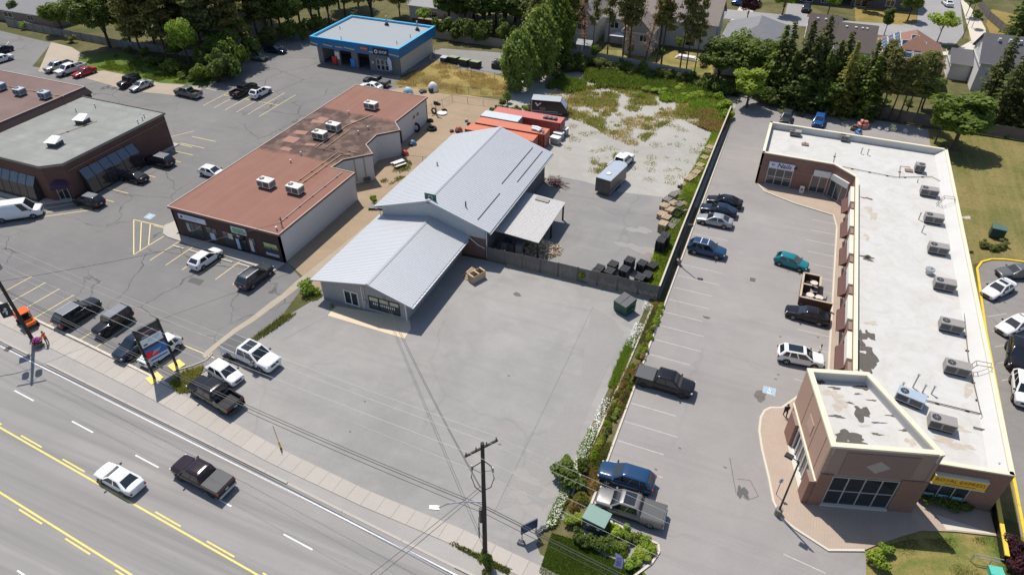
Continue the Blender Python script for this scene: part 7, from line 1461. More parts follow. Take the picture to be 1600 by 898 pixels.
for k, (px, py, c_) in enumerate(((1336, 200, (.1, .08, .06)), (1348, 196, (.55, .22, .17)), (1342, 206, (.08, .22, .5)), (1375, 199, (.6, .6, .62)), (1386, 201, (.6, .62, .66)), (1395, 200, (.42, .45, .3)), (1415, 203, (.55, .55, .58)))):
    x, y = G(px, py, .4); t = thing('yard_item', ('dark heap behind the plaza by the lamp post', 'salmon pink covered stack behind the plaza', 'blue bin behind the plaza beside the pink stack', 'white sack behind the plaza on the shaded verge', 'pale crate behind the plaza beside the green frame', 'greenish frame of boards behind the plaza under the trees', 'small pale box behind the plaza near the big round tree')[k], 'stored goods', (x, y, 0), R(20 * k)); r0 = (.7, 1.0, .6, .35, .4, .7, .4)[k]; cm = mat('goods_%d' % k, c_, .7, var=.3, scale=2.5)
    MB().prism([(-r0, -r0 * .6), (-r0 * .4, -r0 * .85), (r0 * .7, -r0 * .7), (r0, r0 * .3), (r0 * .4, r0 * .8), (-r0 * .7, r0 * .7)], .02, r0 * .8).build('base', cm, t); MB().prism([(-r0 * .6, -r0 * .4), (r0 * .5, -r0 * .5), (r0 * .6, r0 * .4), (-r0 * .4, r0 * .5)], r0 * .802, r0 * 1.3).build('top', cm, t)

# ================================================================= dirt play yard
def tyre(x, y, s_, label, z=.02, tilt=0):
    T = thing('tyre', label, 'tyre', (x, y, z)); T.scale = (s_, s_, s_); T.rotation_euler = (tilt, 0, 0); link('tread', TYRE_MESH, TYRE, T); return T
tyre(*G(675, 203), 2.4, 'big tractor tyre lying in the dirt play yard beside the white wall'); tyre(*G(672, 190), 1.7, 'tyre lying at the back corner of the white wall'); tyre(*G(694, 174), 1.5, 'tyre lying beside the white disc in the play yard'); tyre(*G(679, 177), 1.6, 'tyre at the foot of the hoop stand', .5, R(80)); tyre(*G(685, 164), 1.2, 'small tyre near the chain link divider'); tyre(*G(652, 205), 2.2, 'large tyre leaning in the shade of the white wall', .7, R(75)); tyre(*G(733, 195), 1.2, 'small tyre by the hedge of the play yard')
t = thing('white_disc', 'round white table top lying in the play yard', 'disc', (*G(691, 178), 0)); MB().cyl((0, 0, .12), .85, .1, 18).build('disc', WHT, t); MB().cyl((0, 0, .01), .5, .11, 12).build('base', BLK, t)
t = thing('hoop_stand', 'dark play hoop stand among the tyres', 'hoop stand', (*G(682, 181), 0)); MB().tube([(0, 0, 0), (0, 0, 2.4)], .06, 6).build('post', BLK, t); MB().obox((0, .1, 1.9), (.9, .05, .7)).build('board', BLK, t); MB().tube([(-.7, -.5, .04), (0, 0, .3), (.7, -.5, .04)], .05, 6).build('feet', BLK, t)
def tarp(label, px, py, r0, h, c_):
    t = thing('play_dome', label, 'play dome', (*G(px, py), 0)); m = MB(); n, k_ = 12, 5
    for j in range(k_ + 1):
        ph = math.pi / 2 * j / k_; m.v += [(r0 * math.cos(ph) * math.cos(2 * math.pi * a / n) * (1 + .06 * math.sin(3 * a)), r0 * .8 * math.cos(ph) * math.sin(2 * math.pi * a / n), .02 + h * math.sin(ph)) for a in range(n)]
    for j in range(k_):
        for a in range(n): m.f.append((j * n + a, j * n + (a + 1) % n, (j + 1) * n + (a + 1) % n, (j + 1) * n + a))
    m.build('shell', c_, t, smooth=True); MB().cyl((0, -r0 * .74, .1), r0 * .4, h * .45, 10).build('opening', mat('dome_opening', (.05, .06, .07), .7), t)
tarp('white dome hut beside the chain link fence of the play yard', 677, 142, 1.1, 1.7, WHT); tarp('blue and white dome peeking over the brown roof', 638, 146, 1.0, 1.2, mat('pale_blue_dome', (.35, .55, .68), .5, var=.3, scale=1.2)); tarp('blue sand table dome by the white wall', 645, 226, .7, .8, mat('blue_dome', (.1, .2, .34), .5, var=.3)); tarp('red and white ride on toy near the hedge', 717, 206, .7, 1.0, mat('red_white_toy', (.5, .12, .12), .5, var=.6, scale=2)); tarp('red toy car beside the white wall', 633, 242, .65, .8, mat('red_toy', (.5, .05, .04), .5, var=.3)); tarp('low dark play box by the chain link fence', 661, 144, .8, .6, mat('dark_toy', (.07, .06, .055), .7)); tarp('small dark and red trike in the play yard', 706, 206, .4, .45, mat('dark_red_toy', (.12, .05, .05), .6)); tarp('little cream toy beside the hedge', 729, 190, .35, .5, mat('cream_toy', (.5, .45, .4), .6))
t = thing('picnic_table', 'white picnic table with two benches beside the white wall', 'picnic table', (*G(623, 259), 0), R(62))
for k in range(4): MB().box(-.95, .95, -.4 + .2 * k, -.22 + .2 * k, .72, .76).build('top_plank', WHT, t)
for s_ in (-1, 1):
    MB().box(-.95, .95, s_ * .72 - .13, s_ * .72 + .13, .42, .46).build('bench', WHT, t)
    MB().box(s_ * .7 - .04, s_ * .7 + .04, -.75, .75, .36, .42).build('cross_brace', BLK, t)
    for u in (-.35, .35): MB().box(s_ * .7 - .035, s_ * .7 + .035, u - .04, u + .04, .01, .72).build('leg', BLK, t)
t = thing('wooden_pallet_table', 'grey wooden platform beside the sapling at the metal roofed shop', 'platform', (*G(588, 325), 0), R(20)); 
for k in range(6): MB().box(-1.1, 1.1, -.6 + .2 * k, -.43 + .2 * k, .3, .35).build('board', PMATS['grey'], t)
for u in (-.9, .9): MB().box(u - .08, u + .08, -.55, .55, .01, .299).build('skid', PMATS['grey'], t)
for px, py, c_, lb in ((525, 101, (.45, .03, .03), 'red tool cabinet standing before the first garage pier'), (554, 105, (.04, .2, .5), 'blue tool cabinet standing before the second garage pier')):
    x, y = G(px, py); t = thing('tool_cabinet', lb, 'cabinet', (x, y, 0)); MB().box(-.55, .55, -.35, .35, .12, 1.75).build('body', mat('cab_%d' % px, c_, .4, var=.15), t)
    for k in range(4): MB().box(-.5, .5, -.37, -.352, .2 + .38 * k, .52 + .38 * k).build('drawer', mat('cabd_%d' % px, sc3(c_, 1.4), .4), t)
    for u in (-.45, .45): MB().cyl((u, 0, .01), .06, .11, 8).build('castor', BLK, t)
t = thing('garden_shed', 'small grey shed under the trees of the back gardens', 'shed', (-41.0, 141.0, 0)); MB().box(-1.5, 1.5, -1.2, 1.2, .01, 2.0).build('wall', mat('shed_wall', (.34, .35, .37), .8), t); m = MB(); m.quad((-1.7, -1.4, 1.95), (1.7, -1.4, 1.95), (1.7, 0, 2.7), (-1.7, 0, 2.7)).quad((1.7, 1.4, 1.95), (-1.7, 1.4, 1.95), (-1.7, 0, 2.7), (1.7, 0, 2.7)); m.build('roof', mat('shed_roof', (.32, .33, .35), .7), t); MB().box(-.45, .45, -1.23, -1.202, .05, 1.8).build('door', WHT, t)
t = thing('gazebo', 'pale canopied gazebo in the garden behind the pines', 'gazebo', (*G(965, 70), 0)); 
for u in (-1.5, 1.5):
    for v in (-1.2, 1.2): MB().box(u - .05, u + .05, v - .05, v + .05, .01, 2.2).build('post', BLK, t)
m = MB(); 
for a_, b_ in (((-1.7, -1.4), (1.7, -1.4)), ((1.7, -1.4), (1.7, 1.4)), ((1.7, 1.4), (-1.7, 1.4)), ((-1.7, 1.4), (-1.7, -1.4))): m.quad((*a_, 2.2), (*b_, 2.2), (0, 0, 2.8))
m.build('canopy', mat('gazebo_cloth', (.5, .54, .58), .8), t)
t = thing('stacked_boats', 'low stack of white boards on the burnt back lawn', 'boards', (*G(1073, 93), 0), R(-5))
for k in range(4): MB().box(-2.4 + .2 * k, 2.4 - .25 * k, -.8 + .1 * k, .8, .05 + .16 * k, .18 + .16 * k).build('board', WHT if k % 2 else CONC2, t)
# orange utility cart with water tank by the left pole
x, y = G(40, 498, .8); t = thing('utility_cart', 'small orange canopied utility cart with red cargo box beside the banner pole', 'utility cart', (x, y, .02), R(-15)); OR = paint('orange_paintwork', (.70, .13, .015)); CRD = paint('cart_red', (.30, .02, .02))
MB().box(-1.35, 1.2, -.6, .6, .35, .62).build('chassis', TRIMB, t); MB().prism([(1.2, -.6), (1.45, -.4), (1.45, .4), (1.2, .6), (.55, .6), (.55, -.6)], .622, .95).build('bonnet', OR, t); cb = MB().box(-1.4, -.35, -.65, .65, .66, 1.05).build('cargo_box', CRD, t); MB().box(-1.2, -.6, -.45, .45, 1.052, 1.062).build('cargo_label', WHT, cb)
MB().box(-.3, .3, -.5, .5, .64, .95).build('seat', BLK, t); MB().box(-.36, -.26, -.5, .5, .952, 1.35).build('seat_back', BLK, t)
for u in (-.45, .6):
    for v in (-.55, .55): MB().tube([(u, v, .63), (u * .85, v, 1.85)], .03, 5).build('roof_post', BLK, t)
MB().prism([(-.55, -.65), (.6, -.65), (.68, -.5), (.68, .5), (.6, .65), (-.55, .65), (-.65, .5), (-.65, -.5)], 1.852, 1.95).build('canopy', OR, t); MB().tube([(.5, -.2, 1.0), (.3, -.2, 1.25)], .02, 5).build('steering_column', BLK, t)
for u in (-.9, .95):
    for v in (-.6, .6): MB().tube([(u, v - .12, .3), (u, v + .12, .3)], .3, 12).build('wheel', TYRE, t)

# ================================================================= vegetation
LEAF = {k: leafmat(k + '_foliage', sc3(c, 1.35), *a) for k, c, *a in (('mid', (.10, .16, .03)), ('dark', (.075, .122, .028)), ('bright', (.15, .25, .04)), ('willow', (.145, .22, .055)), ('pine', (.125, .138, .05)), ('spruce', (.094, .124, .044)), ('purple', (.05, .02, .03), .1), ('yellow', (.20, .225, .06), .06), ('dead', (.28, .185, .15)), ('olive', (.125, .155, .05), .1), ('lime', (.20, .30, .045)), ('rust', (.24, .20, .085), .06), ('straw', (.33, .295, .14), .06))}
BARK = mat('bark', (.085, .068, .052), .95, var=.3, scale=3, stretch=(3, 3, .5)); BARKP = mat('grey_bark', (.15, .125, .105), .95, var=.3, scale=3, stretch=(3, 3, .5))
def quads_mesh(name, P, Nn, size, aspect=1.0, up=None):
    """one small leaf quad at every point P, facing Nn"""
    n = len(P); Nn = Nn / np.maximum(1e-6, np.linalg.norm(Nn, axis=1, keepdims=True))
    a = rng.normal(size=(n, 3)) if up is None else up + rng.normal(size=(n, 3)) * .25
    U = a - Nn * np.sum(a * Nn, 1, keepdims=True); U /= np.maximum(1e-6, np.linalg.norm(U, axis=1, keepdims=True)); V = np.cross(Nn, U)
    s_ = size.reshape(-1, 1) / 2; U = U * s_ * aspect; V = V * s_
    co = np.stack([P - U - V * .6, P + U * .15 - V, P + U + V * .5, P - U * .2 + V], 1).reshape(-1, 3)
    me = bpy.data.meshes.new(name); me.vertices.add(4 * n); me.vertices.foreach_set('co', co.astype(np.float32).ravel()); me.loops.add(4 * n); me.loops.foreach_set('vertex_index', np.arange(4 * n, dtype=np.int32)); me.polygons.add(n); me.polygons.foreach_set('loop_start', np.arange(0, 4 * n, 4, dtype=np.int32)); me.polygons.foreach_set('loop_total', np.full(n, 4, dtype=np.int32)); me.update(calc_edges=True); return me
def broad(n, rx, rz, zc, leaf, lobes=22, flat=.0, gap=.25):
    C_ = []
    for k in range(lobes):
        v = rng.normal(size=3); v /= np.linalg.norm(v); q = rng.uniform(.35, .78) if k > 4 else rng.uniform(0, .35)
        if v[2] < -.45: v[2] *= .4
        C_.append((v * q * np.array([rx, rx, rz]) + [0, 0, zc], rng.uniform(.26, .46) * rx))
    P, Nn = [], []
    per = n // lobes
    for c, r in C_:
        v = rng.normal(size=(per, 3)); v /= np.linalg.norm(v, axis=1, keepdims=True); q = 1 - np.abs(rng.normal(size=(per, 1))) * .22
        keep = np.sin(v[:, 0] * 5 + c[0] * 3) + np.sin(v[:, 1] * 5 + c[1]) + np.sin(v[:, 2] * 6 + c[2]) > -1.6 + gap
        P.append((c + v * q * r * np.array([1, 1, .82]))[keep]); Nn.append((v + [0, 0, .5] + rng.normal(size=(per, 3)) * .55)[keep])
    P = np.concatenate(P); Nn = np.concatenate(Nn)
    return quads_mesh('crown', P, Nn, rng.uniform(.6, 1.35, len(P)) * leaf), C_
def limbs(C_, h0, r0, n=7, zc=0):
    m = MB(); top = max(c[2] for c, _ in C_) * .8; m.tube([(0, 0, 0), (.05, .03, h0), (.0, .05, (h0 + top) / 2), (.08, 0, top)], r0, 8, r0 * .25)
    for c, r in C_[:n]: m.tube([(.03, .03, h0 * rng.uniform(.8, 1.15)), tuple(np.array(c) * [.5, .5, .85]), tuple(c)], r0 * .4, 5, r0 * .08)
    return m.mesh('trunk')
TP = {}
for k in range(3): cm, C_ = broad(9500, 4.2, 4.2, 6.2, .40, 26); TP['broad%d' % k] = (cm, limbs(C_, 2.2, .26), 10.5)
cm, C_ = broad(9500, 2.6, 4.6, 5.4, .32, 30, gap=.05); TP['oval'] = (cm, limbs(C_, 1.6, .2), 10.6)
cm, C_ = broad(3000, 2.6, 1.5, 4.0, .32, 16, gap=.6); TP['small'] = (cm, limbs(C_, 2.2, .1, 9), 5.5)
def spruce(h, R_, n_wh, seed, sparse=0, leaf=.34):
    P, Nn, Up = [], [], []; m = MB().tube([(0, 0, 0), (0, 0, h * .5), (0, 0, h)], .2, 7, .03)
    z = h * (.06 + sparse)
    while z < h * .985:
        t = (z - h * .06) / (h * .94); L_ = R_ * (1 - t) ** .85 * rng.uniform(.75, 1.15) + .12; nb = max(4, int(9 - 4 * t)); a0 = rng.uniform(0, 6.28)
        for b in range(nb):
            a = a0 + 2 * math.pi * b / nb + rng.uniform(-.25, .25); l = L_ * rng.uniform(.6, 1.12); d = np.array([math.cos(a), math.sin(a), 0]); side = np.array([-math.sin(a), math.cos(a), 0])
            k = max(4, int(l * 9)); u = rng.uniform(.12, 1, k) ** .8; w = (1 - u * .75) * l * .32
            q = d * (u * l)[:, None] + side * (rng.uniform(-1, 1, k) * w)[:, None] + np.array([0, 0, z]) + np.array([0, 0, 1]) * (-.28 * u * l + .12 * u ** 2 * l + rng.normal(size=k) * .07)[:, None]
            P.append(q); Nn.append(rng.normal(size=(k, 3)) * .5 + [0, 0, .9] + d * .35); Up.append(np.repeat(d[None], k, 0) + [0, 0, -.35])
        z += h / n_wh * rng.uniform(.7, 1.2)
    P, Nn, Up = map(np.concatenate, (P, Nn, Up)); return quads_mesh('crown', P, Nn, rng.uniform(.6, 1.3, len(P)) * leaf, 1.5, Up), m.mesh('trunk'), h
for k in range(3): TP['spruce%d' % k] = spruce(13, 2.7 + .3 * k, 30, k)
def pine(h, seed, n_cl=34, z0=.38, R_=2.6, per=130, leaf=.36, bend=.5):
    P, Nn = [], []; m = MB().tube([(0, 0, 0), (bend * .3, 0, h * .4), (bend * .6, bend * .3, h * .75), (bend, bend * .4, h)], .2, 7, .05)
    for k in range(n_cl):
        t = z0 + (1 - z0) * (k + rng.random()) / n_cl; a = rng.uniform(0, 6.28); l = R_ * (1.05 - abs(t - .62) * 1.3) * rng.uniform(.35, 1.1) * (1.15 - .5 * t); base = np.array([bend * t, bend * .4 * t, h * t]); tip = base + [math.cos(a) * l, math.sin(a) * l, rng.uniform(-.1, .7)]
        m.tube([tuple(base), tuple((base + tip) / 2 + [0, 0, -.1]), tuple(tip)], .05, 4, .015)
        v = rng.normal(size=(per, 3)); c = base + (tip - base) * rng.uniform(.45, 1, (per, 1)); P.append(c + v * np.array([.5, .5, .28])); Nn.append(v + [0, 0, .7])
    P, Nn = map(np.concatenate, (P, Nn)); return quads_mesh('crown', P, Nn, rng.uniform(.5, 1.25, len(P)) * leaf, 1.4), m.mesh('trunk'), h
TP['pine0'] = pine(18, 0); TP['pine1'] = pine(18, 1, 26, .45, 2.2, 90, bend=-.6); TP['pine2'] = pine(18, 2, 46, .2, 3.4, 150); TP['deadpine'] = pine(14, 3, 24, .2, 2.2, 26, .26, 2.2)
def willow():
    cm, C_ = broad(10, 2.6, 5.5, 6.3, .3, 10); P, Nn = [], []
    for k in range(120):
        z = rng.uniform(2.0, 11.6); r = 2.9 * math.sin(math.pi * min(1, max(.12, (z + .6) / 12.4))) ** .7 * rng.uniform(.55, 1.05); a = rng.uniform(0, 6.28); c = np.array([r * math.cos(a), r * math.sin(a), z]); n = 70
        q = np.array([0, 0, -1.7]) * rng.uniform(0, 1, (n, 1)) + rng.normal(size=(n, 3)) * [.3, .3, .2]; P.append(c + q); Nn.append(rng.normal(size=(n, 3)) * .6 + [math.cos(a), math.sin(a), .5])
    P, Nn = map(np.concatenate, (P, Nn)); return quads_mesh('crown', P, Nn, rng.uniform(.6, 1.3, len(P)) * .3, 1.9, np.repeat(np.array([[0, 0, -1.0]]), len(P), 0)), limbs(C_, 1.4, .2), 12
TP['willow'] = willow()
def tree(proto, leaf, px, py, h, w, label, cat='tree', name='tree', at=None, group=None, bark=None, tilt=0):
    cm, tm, h0 = TP[proto]; x, y = at if at else G(px, py); T = thing(name, label, cat, (x, y, 0), rng.uniform(0, 6.28), group); s_ = h / h0; T.scale = (s_ * w, s_ * w, s_)
    if tilt: T.rotation_euler = (tilt, 0, R(20))
    link('crown', cm, LEAF[leaf], T); link('trunk', tm, bark or BARK, T); return T
def trees(lst, label, group, name='tree', bark=None):
    for proto, leaf, px, py, h, w in lst: tree(proto, leaf, px, py, h, w, label, 'tree', name, None, group, bark)
tree('broad0', 'dark', 172, 74, 13, 1.2, 'wide dark broadleaf tree leaning over the far left fence', name='broadleaf_tree'); tree('broad1', 'mid', 100, 52, 8, 1.1, 'pale grey green tree beside the low grey roofed house', name='broadleaf_tree')
trees((('pine2', 'pine', 222, 88, 19, 1.15), ('pine2', 'pine', 262, 92, 21, 1.1), ('pine0', 'pine', 245, 80, 20, 1.2), ('pine2', 'spruce', 335, 92, 22, 1.15), ('pine2', 'pine', 372, 84, 22, 1.1), ('pine0', 'spruce', 318, 80, 22, 1.2), ('pine2', 'spruce', 405, 66, 21, 1.1), ('pine2', 'pine', 440, 52, 20, 1.1), ('pine2', 'spruce', 470, 44, 19, 1.2)), 'tall shaggy dark pine in the grove beyond the left lot', 'pines in the grove beyond the left lot', 'pine_tree')
tree('broad2', 'bright', 298, 106, 11.5, .75, 'bright green broadleaf tree in front of the dark pine grove', name='broadleaf_tree')
trees((('broad0', 'dark', 345, 108, 7, .9), ('broad1', 'dark', 366, 98, 8, .9), ('broad2', 'dark', 320, 112, 5.5, .9), ('broad1', 'mid', 385, 80, 8, .8), ('broad0', 'dark', 420, 58, 10, .9), ('broad2', 'dark', 455, 58, 11, .9), ('broad1', 'dark', 490, 44, 12, .9), ('broad0', 'dark', 515, 38, 11, .9), ('broad2', 'dark', 540, 30, 12, .9), ('broad0', 'dark', 280, 100, 6, .9)), 'dense dark broadleaf tree at the edge of the grove', 'dark broadleaf trees at the grove edge', 'broadleaf_tree')
tree('broad1', 'yellow', 582, 32, 12.5, 1.15, 'wide yellowish tree rising behind the blue garage', name='broadleaf_tree'); tree('broad0', 'yellow', 625, 26, 8, 1.0, 'yellow green tree between the garage and the deck', name='broadleaf_tree'); tree('small', 'bright', 664, 45, 4.6, 1.0, 'small light tree in front of the wooden deck', name='small_tree')
trees((('oval', 'dark', 702, 48, 14, 1.35), ('pine2', 'spruce', 728, 46, 18, 1.2), ('oval', 'dark', 755, 54, 15, 1.5), ('oval', 'dark', 788, 56, 16, 1.5), ('pine2', 'spruce', 775, 40, 19, 1.2), ('broad0', 'dark', 740, 30, 14, 1.0), ('oval', 'dark', 818, 62, 15, 1.3)), 'dense dark tree in the clump right of the garage', 'dark trees right of the garage', 'broadleaf_tree')
tree('willow', 'willow', 812, 140, 12, 1.1, 'feathery light green tree nearest the red containers', name='willow_tree'); tree('willow', 'willow', 842, 122, 14.5, 1.05, 'taller feathery light green tree behind the travel trailer', name='willow_tree'); tree('willow', 'mid', 868, 100, 15, .95, 'slim mid green feathery tree at the back of the gravel yard', name='willow_tree'); tree('pine2', 'spruce', 880, 84, 17, 1.0, 'dark narrow conifer at the back of the gravel yard', name='pine_tree'); tree('pine1', 'olive', 835, 95, 15, 1.1, 'grey olive pine between the feathery trees', name='pine_tree')
tree('deadpine', 'dead', 912, 86, 14, .8, 'bare grey tree before the pale sided house', bark=BARKP, name='bare_tree'); tree('pine1', 'olive', 925, 88, 15, .7, 'thin olive pine beside the bare grey tree', name='pine_tree'); tree('broad1', 'mid', 930, 96, 4, .9, 'small round tree at the corner of the pale grey fence', name='small_tree')
trees((('pine1', 'pine', 972, 100, 19, .9), ('pine0', 'pine', 982, 100, 20, .9), ('pine1', 'pine', 1024, 107, 20, .85), ('pine0', 'pine', 1032, 108, 21, .85), ('pine1', 'pine', 1061, 115, 19, .75), ('pine0', 'pine', 1071, 117, 18, .7), ('pine1', 'pine', 1084, 118, 15, .7), ('pine1', 'pine', 948, 97, 18, .8)), 'thin bare trunked pine behind the pale grey fence', 'thin pines behind the pale grey fence', 'pine_tree')
tree('deadpine', 'dead', 1005, 105, 12, 1.1, 'leaning dead pinkish pine behind the pale grey fence', name='dead_pine', tilt=R(6)); tree('deadpine', 'dead', 985, 90, 8, 1.2, 'low dead pinkish tree in the garden with the gazebo', name='dead_pine')
tree('broad0', 'dark', 1120, 134, 10, 1.3, 'big dense dark tree left of the bright tree at the lane end', name='broadleaf_tree'); tree('broad2', 'mid', 1150, 128, 10.5, 1.2, 'dense mid green tree above the bright tree at the lane end', name='broadleaf_tree'); tree('broad1', 'dark', 1192, 132, 9.5, 1.1, 'dark round tree between bright tree and spruces', name='broadleaf_tree'); tree('oval', 'lime', 1166, 168, 8.6, 1.55, 'vivid lime green tree at the end of the plaza lane', name='broadleaf_tree')
trees((('spruce0', 'spruce', 1214, 156, 14, 1.2), ('spruce1', 'spruce', 1240, 162, 15, 1.15), ('spruce2', 'spruce', 1263, 160, 15.5, 1.2), ('spruce1', 'spruce', 1288, 166, 12, 1.1), ('spruce2', 'dark', 1275, 172, 11, 1.2), ('spruce0', 'spruce', 1338, 178, 13, 1.15), ('spruce2', 'spruce', 1352, 176, 12, 1.1), ('spruce1', 'dark', 1225, 165, 10, 1.2)), 'dark spruce in the row behind the plaza', 'spruces behind the plaza', 'spruce_tree')
trees((('spruce2', 'mid', 1205, 150, 13, 1.5), ('oval', 'dark', 1228, 158, 11, 1.5), ('spruce1', 'spruce', 1252, 168, 13, 1.5), ('oval', 'mid', 1268, 158, 12, 1.3), ('spruce2', 'spruce', 1300, 162, 13, 1.5), ('oval', 'mid', 1322, 170, 11, 1.3), ('spruce0', 'mid', 1345, 184, 11, 1.5), ('oval', 'dark', 1285, 176, 8, 1.6), ('oval', 'dark', 1240, 170, 8, 1.6), ('oval', 'mid', 1440, 170, 8, 1.2), ('oval', 'dark', 1580, 190, 10, 1.5)), 'leafy tree filling the screen between plaza and houses', 'trees filling the screen behind the plaza')
tree('spruce1', 'yellow', 1308, 178, 13, 1.05, 'yellowish spruce with a broken top in the row behind the plaza', name='spruce_tree'); tree('broad1', 'mid', 1330, 150, 9, .6, 'small broadleaf tree among the spruces', name='broadleaf_tree')
trees((('pine0', 'pine', 1374, 186, 12, 1.2), ('pine1', 'pine', 1388, 188, 11, 1.2), ('pine1', 'olive', 1402, 190, 11.5, 1.2), ('pine0', 'olive', 1428, 192, 12, 1.2), ('pine1', 'pine', 1415, 180, 11, 1.1), ('pine0', 'pine', 1362, 172, 12, 1.1)), 'brownish pine in front of the solar panelled house', 'pines before the solar panels', 'pine_tree')
tree('oval', 'mid', 1488, 234, 11, 2.05, 'large round green tree at the rear corner of the plaza', name='broadleaf_tree'); tree('broad2', 'mid', 1460, 225, 8, .9, 'smaller green tree leaning on the large round one', name='broadleaf_tree')
trees((('spruce0', 'spruce', 1556, 196, 14, 1.1), ('spruce1', 'spruce', 1592, 206, 15, 1.15), ('spruce2', 'spruce', 1540, 168, 14, .9), ('spruce1', 'dark', 1605, 180, 14, 1.1), ('spruce2', 'spruce', 1612, 60, 20, 1.3), ('spruce0', 'dark', 1590, 66, 19, 1.2)), 'tall dark spruce beside the white sided house', 'spruces beside the white sided house', 'spruce_tree')
tree('small', 'lime', 1464, 66, 6.5, 1.1, 'small airy maple at the turning circle', name='small_tree'); tree('oval', 'dark', 1381, 56, 7.5, .8, 'dark oval tree beside the solar panelled house', name='small_tree'); tree('broad0', 'mid', 1418, 32, 7.5, .95, 'round street tree on burnt grass by the residential street', name='broadleaf_tree'); tree('broad2', 'purple', 1352, 18, 7, .9, 'purple leaved tree before the far garage doors', name='purple_tree'); tree('broad1', 'bright', 1293, 24, 7.5, .85, 'bright green tree above the dark brown roofs', name='broadleaf_tree'); tree('broad0', 'bright', 1222, 24, 8, 1.0, 'bright green tree beside the black car on the driveway', name='broadleaf_tree'); tree('broad1', 'purple', 1166, 36, 7.5, .85, 'purple leaved tree beside the hip roofed house', name='purple_tree'); tree('small', 'mid', 1509, 26, 5.5, .9, 'small tree on the verge near the street lamp', name='small_tree'); tree('small', 'dark', 1518, 44, 4, .8, 'low dark tree on the verge near the street lamp', name='small_tree'); tree('broad2', 'dark', 1190, 70, 6, 1.0, 'dark garden tree in front of the hip roofed house', name='broadleaf_tree'); tree('small', 'yellow', 1120, 8, 4, .8, 'little yellow tree on the far green lawn', name='small_tree'); tree('broad1', 'mid', 1060, 80, 3.2, .9, 'garden shrub below the deck of the taupe roofed house', cat='shrub', name='garden_shrub')
tree('broad0', 'dark', 30, 32, 5, .9, 'dark garden tree by the low grey roofed house', name='small_tree'); tree('broad2', 'yellow', 195, 60, 4, 1.0, 'yellowish shrub on the verge below the left pines', cat='shrub', name='garden_shrub')
trees((('pine2', 'pine', 205, 70, 20, 1.2), ('pine2', 'spruce', 285, 78, 22, 1.2), ('pine2', 'pine', 350, 66, 23, 1.2), ('pine2', 'spruce', 385, 58, 22, 1.2), ('pine2', 'pine', 425, 40, 22, 1.2), ('pine2', 'spruce', 500, 30, 20, 1.2), ('pine2', 'pine', 530, 14, 20, 1.2), ('pine2', 'spruce', 395, 30, 22, 1.3), ('pine2', 'pine', 300, 56, 22, 1.3), ('pine2', 'spruce', 240, 62, 20, 1.3), ('pine2', 'spruce', 560, 10, 18, 1.2)), 'tall shaggy pine deeper in the grove beyond the left lot', 'pines deep in the grove', 'pine_tree')
trees((('oval', 'mid', 715, 26, 15, 1.4), ('oval', 'dark', 765, 24, 16, 1.5), ('oval', 'dark', 805, 34, 16, 1.4), ('broad1', 'mid', 850, 60, 13, 1.0), ('oval', 'dark', 895, 66, 13, 1.2)), 'dark tree at the back of the clump right of the garage', 'back trees right of the garage', 'broadleaf_tree')
# ---------------------------------------------------------------- shrubs
SB = []
for k in range(4): cm, C_ = broad(1500, 1.0, .8, .72, .16, 12, gap=.1); SB.append(cm)
SPK = []
for k in range(2):
    n = 700; a = rng.uniform(0, 6.28, n); r = rng.uniform(.1, 1, n) ** .7; P = np.stack([r * np.cos(a), r * np.sin(a), .15 + (1 - r ** 2) * 1.0 * rng.uniform(.6, 1.1, n)], 1); Nn = np.stack([np.cos(a), np.sin(a), rng.uniform(0, .6, n)], 1) + rng.normal(size=(n, 3)) * .5; SPK.append(quads_mesh('blades', P, Nn, rng.uniform(.6, 1.3, n) * .12, 4.5, np.stack([np.cos(a) * .6, np.sin(a) * .6, np.full(n, .8)], 1)))
def shrub(px, py, r, h, leaf, label, group=None, at=None, spiky=False, name='shrub', part='foliage'):
    x, y = at if at else G(px, py, h * .4); T = thing(name, label, 'shrub', (x, y, 0), rng.uniform(0, 6.28), group); T.scale = (r, r, h / 1.5)
    link(part, SPK[int(rng.integers(2))] if spiky else SB[int(rng.integers(4))], LEAF[leaf], T); st_ = MB()
    for k in range(3): a = 2.1 * k; st_.tube([(0, 0, 0), (.25 * math.cos(a), .25 * math.sin(a), .7)], .05, 5, .02)
    link('stem', st_.mesh('stem'), BARK, T); return T
shrub(893, 745, 1.75, 2.3, 'dark', 'large dark green shrub at the end of the planted strip'); shrub(884, 722, .9, 1.2, 'mid', 'medium shrub touching the large dark one on the planted strip'); shrub(912, 728, .8, 1.5, 'dark', 'narrow dark shrub behind the large one on the planted strip'); shrub(930, 757, .55, .8, 'rust', 'tuft of rusty ornamental grass below the large dark shrub', spiky=True); shrub(908, 776, .7, 1.0, 'yellow', 'yellow ornamental grass beside the silver pickup', spiky=True); shrub(897, 790, .5, .8, 'rust', 'rusty grass tuft beside the rough kerb end', spiky=True)
for k, (px, py, r, h, lf) in enumerate(((892, 812, .8, 1.1, 'bright'), (905, 808, .7, 1.0, 'lime'), (945, 822, .75, 1.1, 'mid'), (958, 826, .9, 1.1, 'lime'), (975, 832, .8, 1.0, 'bright'), (990, 838, .8, 1.0, 'mid'), (1008, 846, .8, 1.0, 'bright'), (1018, 854, .6, .9, 'lime'), (1000, 868, .9, .9, 'lime'), (985, 878, .8, .8, 'bright'), (1010, 866, .7, .8, 'lime'), (920, 845, .9, 1.2, 'dark'), (938, 850, .95, 1.3, 'dark'), (956, 846, .9, 1.2, 'dark'), (970, 852, .8, 1.0, 'mid'), (902, 838, .8, 1.2, 'dark'))): shrub(px, py, r, h, lf, 'leafy shrub packed round the corner transformer box', 'shrubs round the corner transformer')
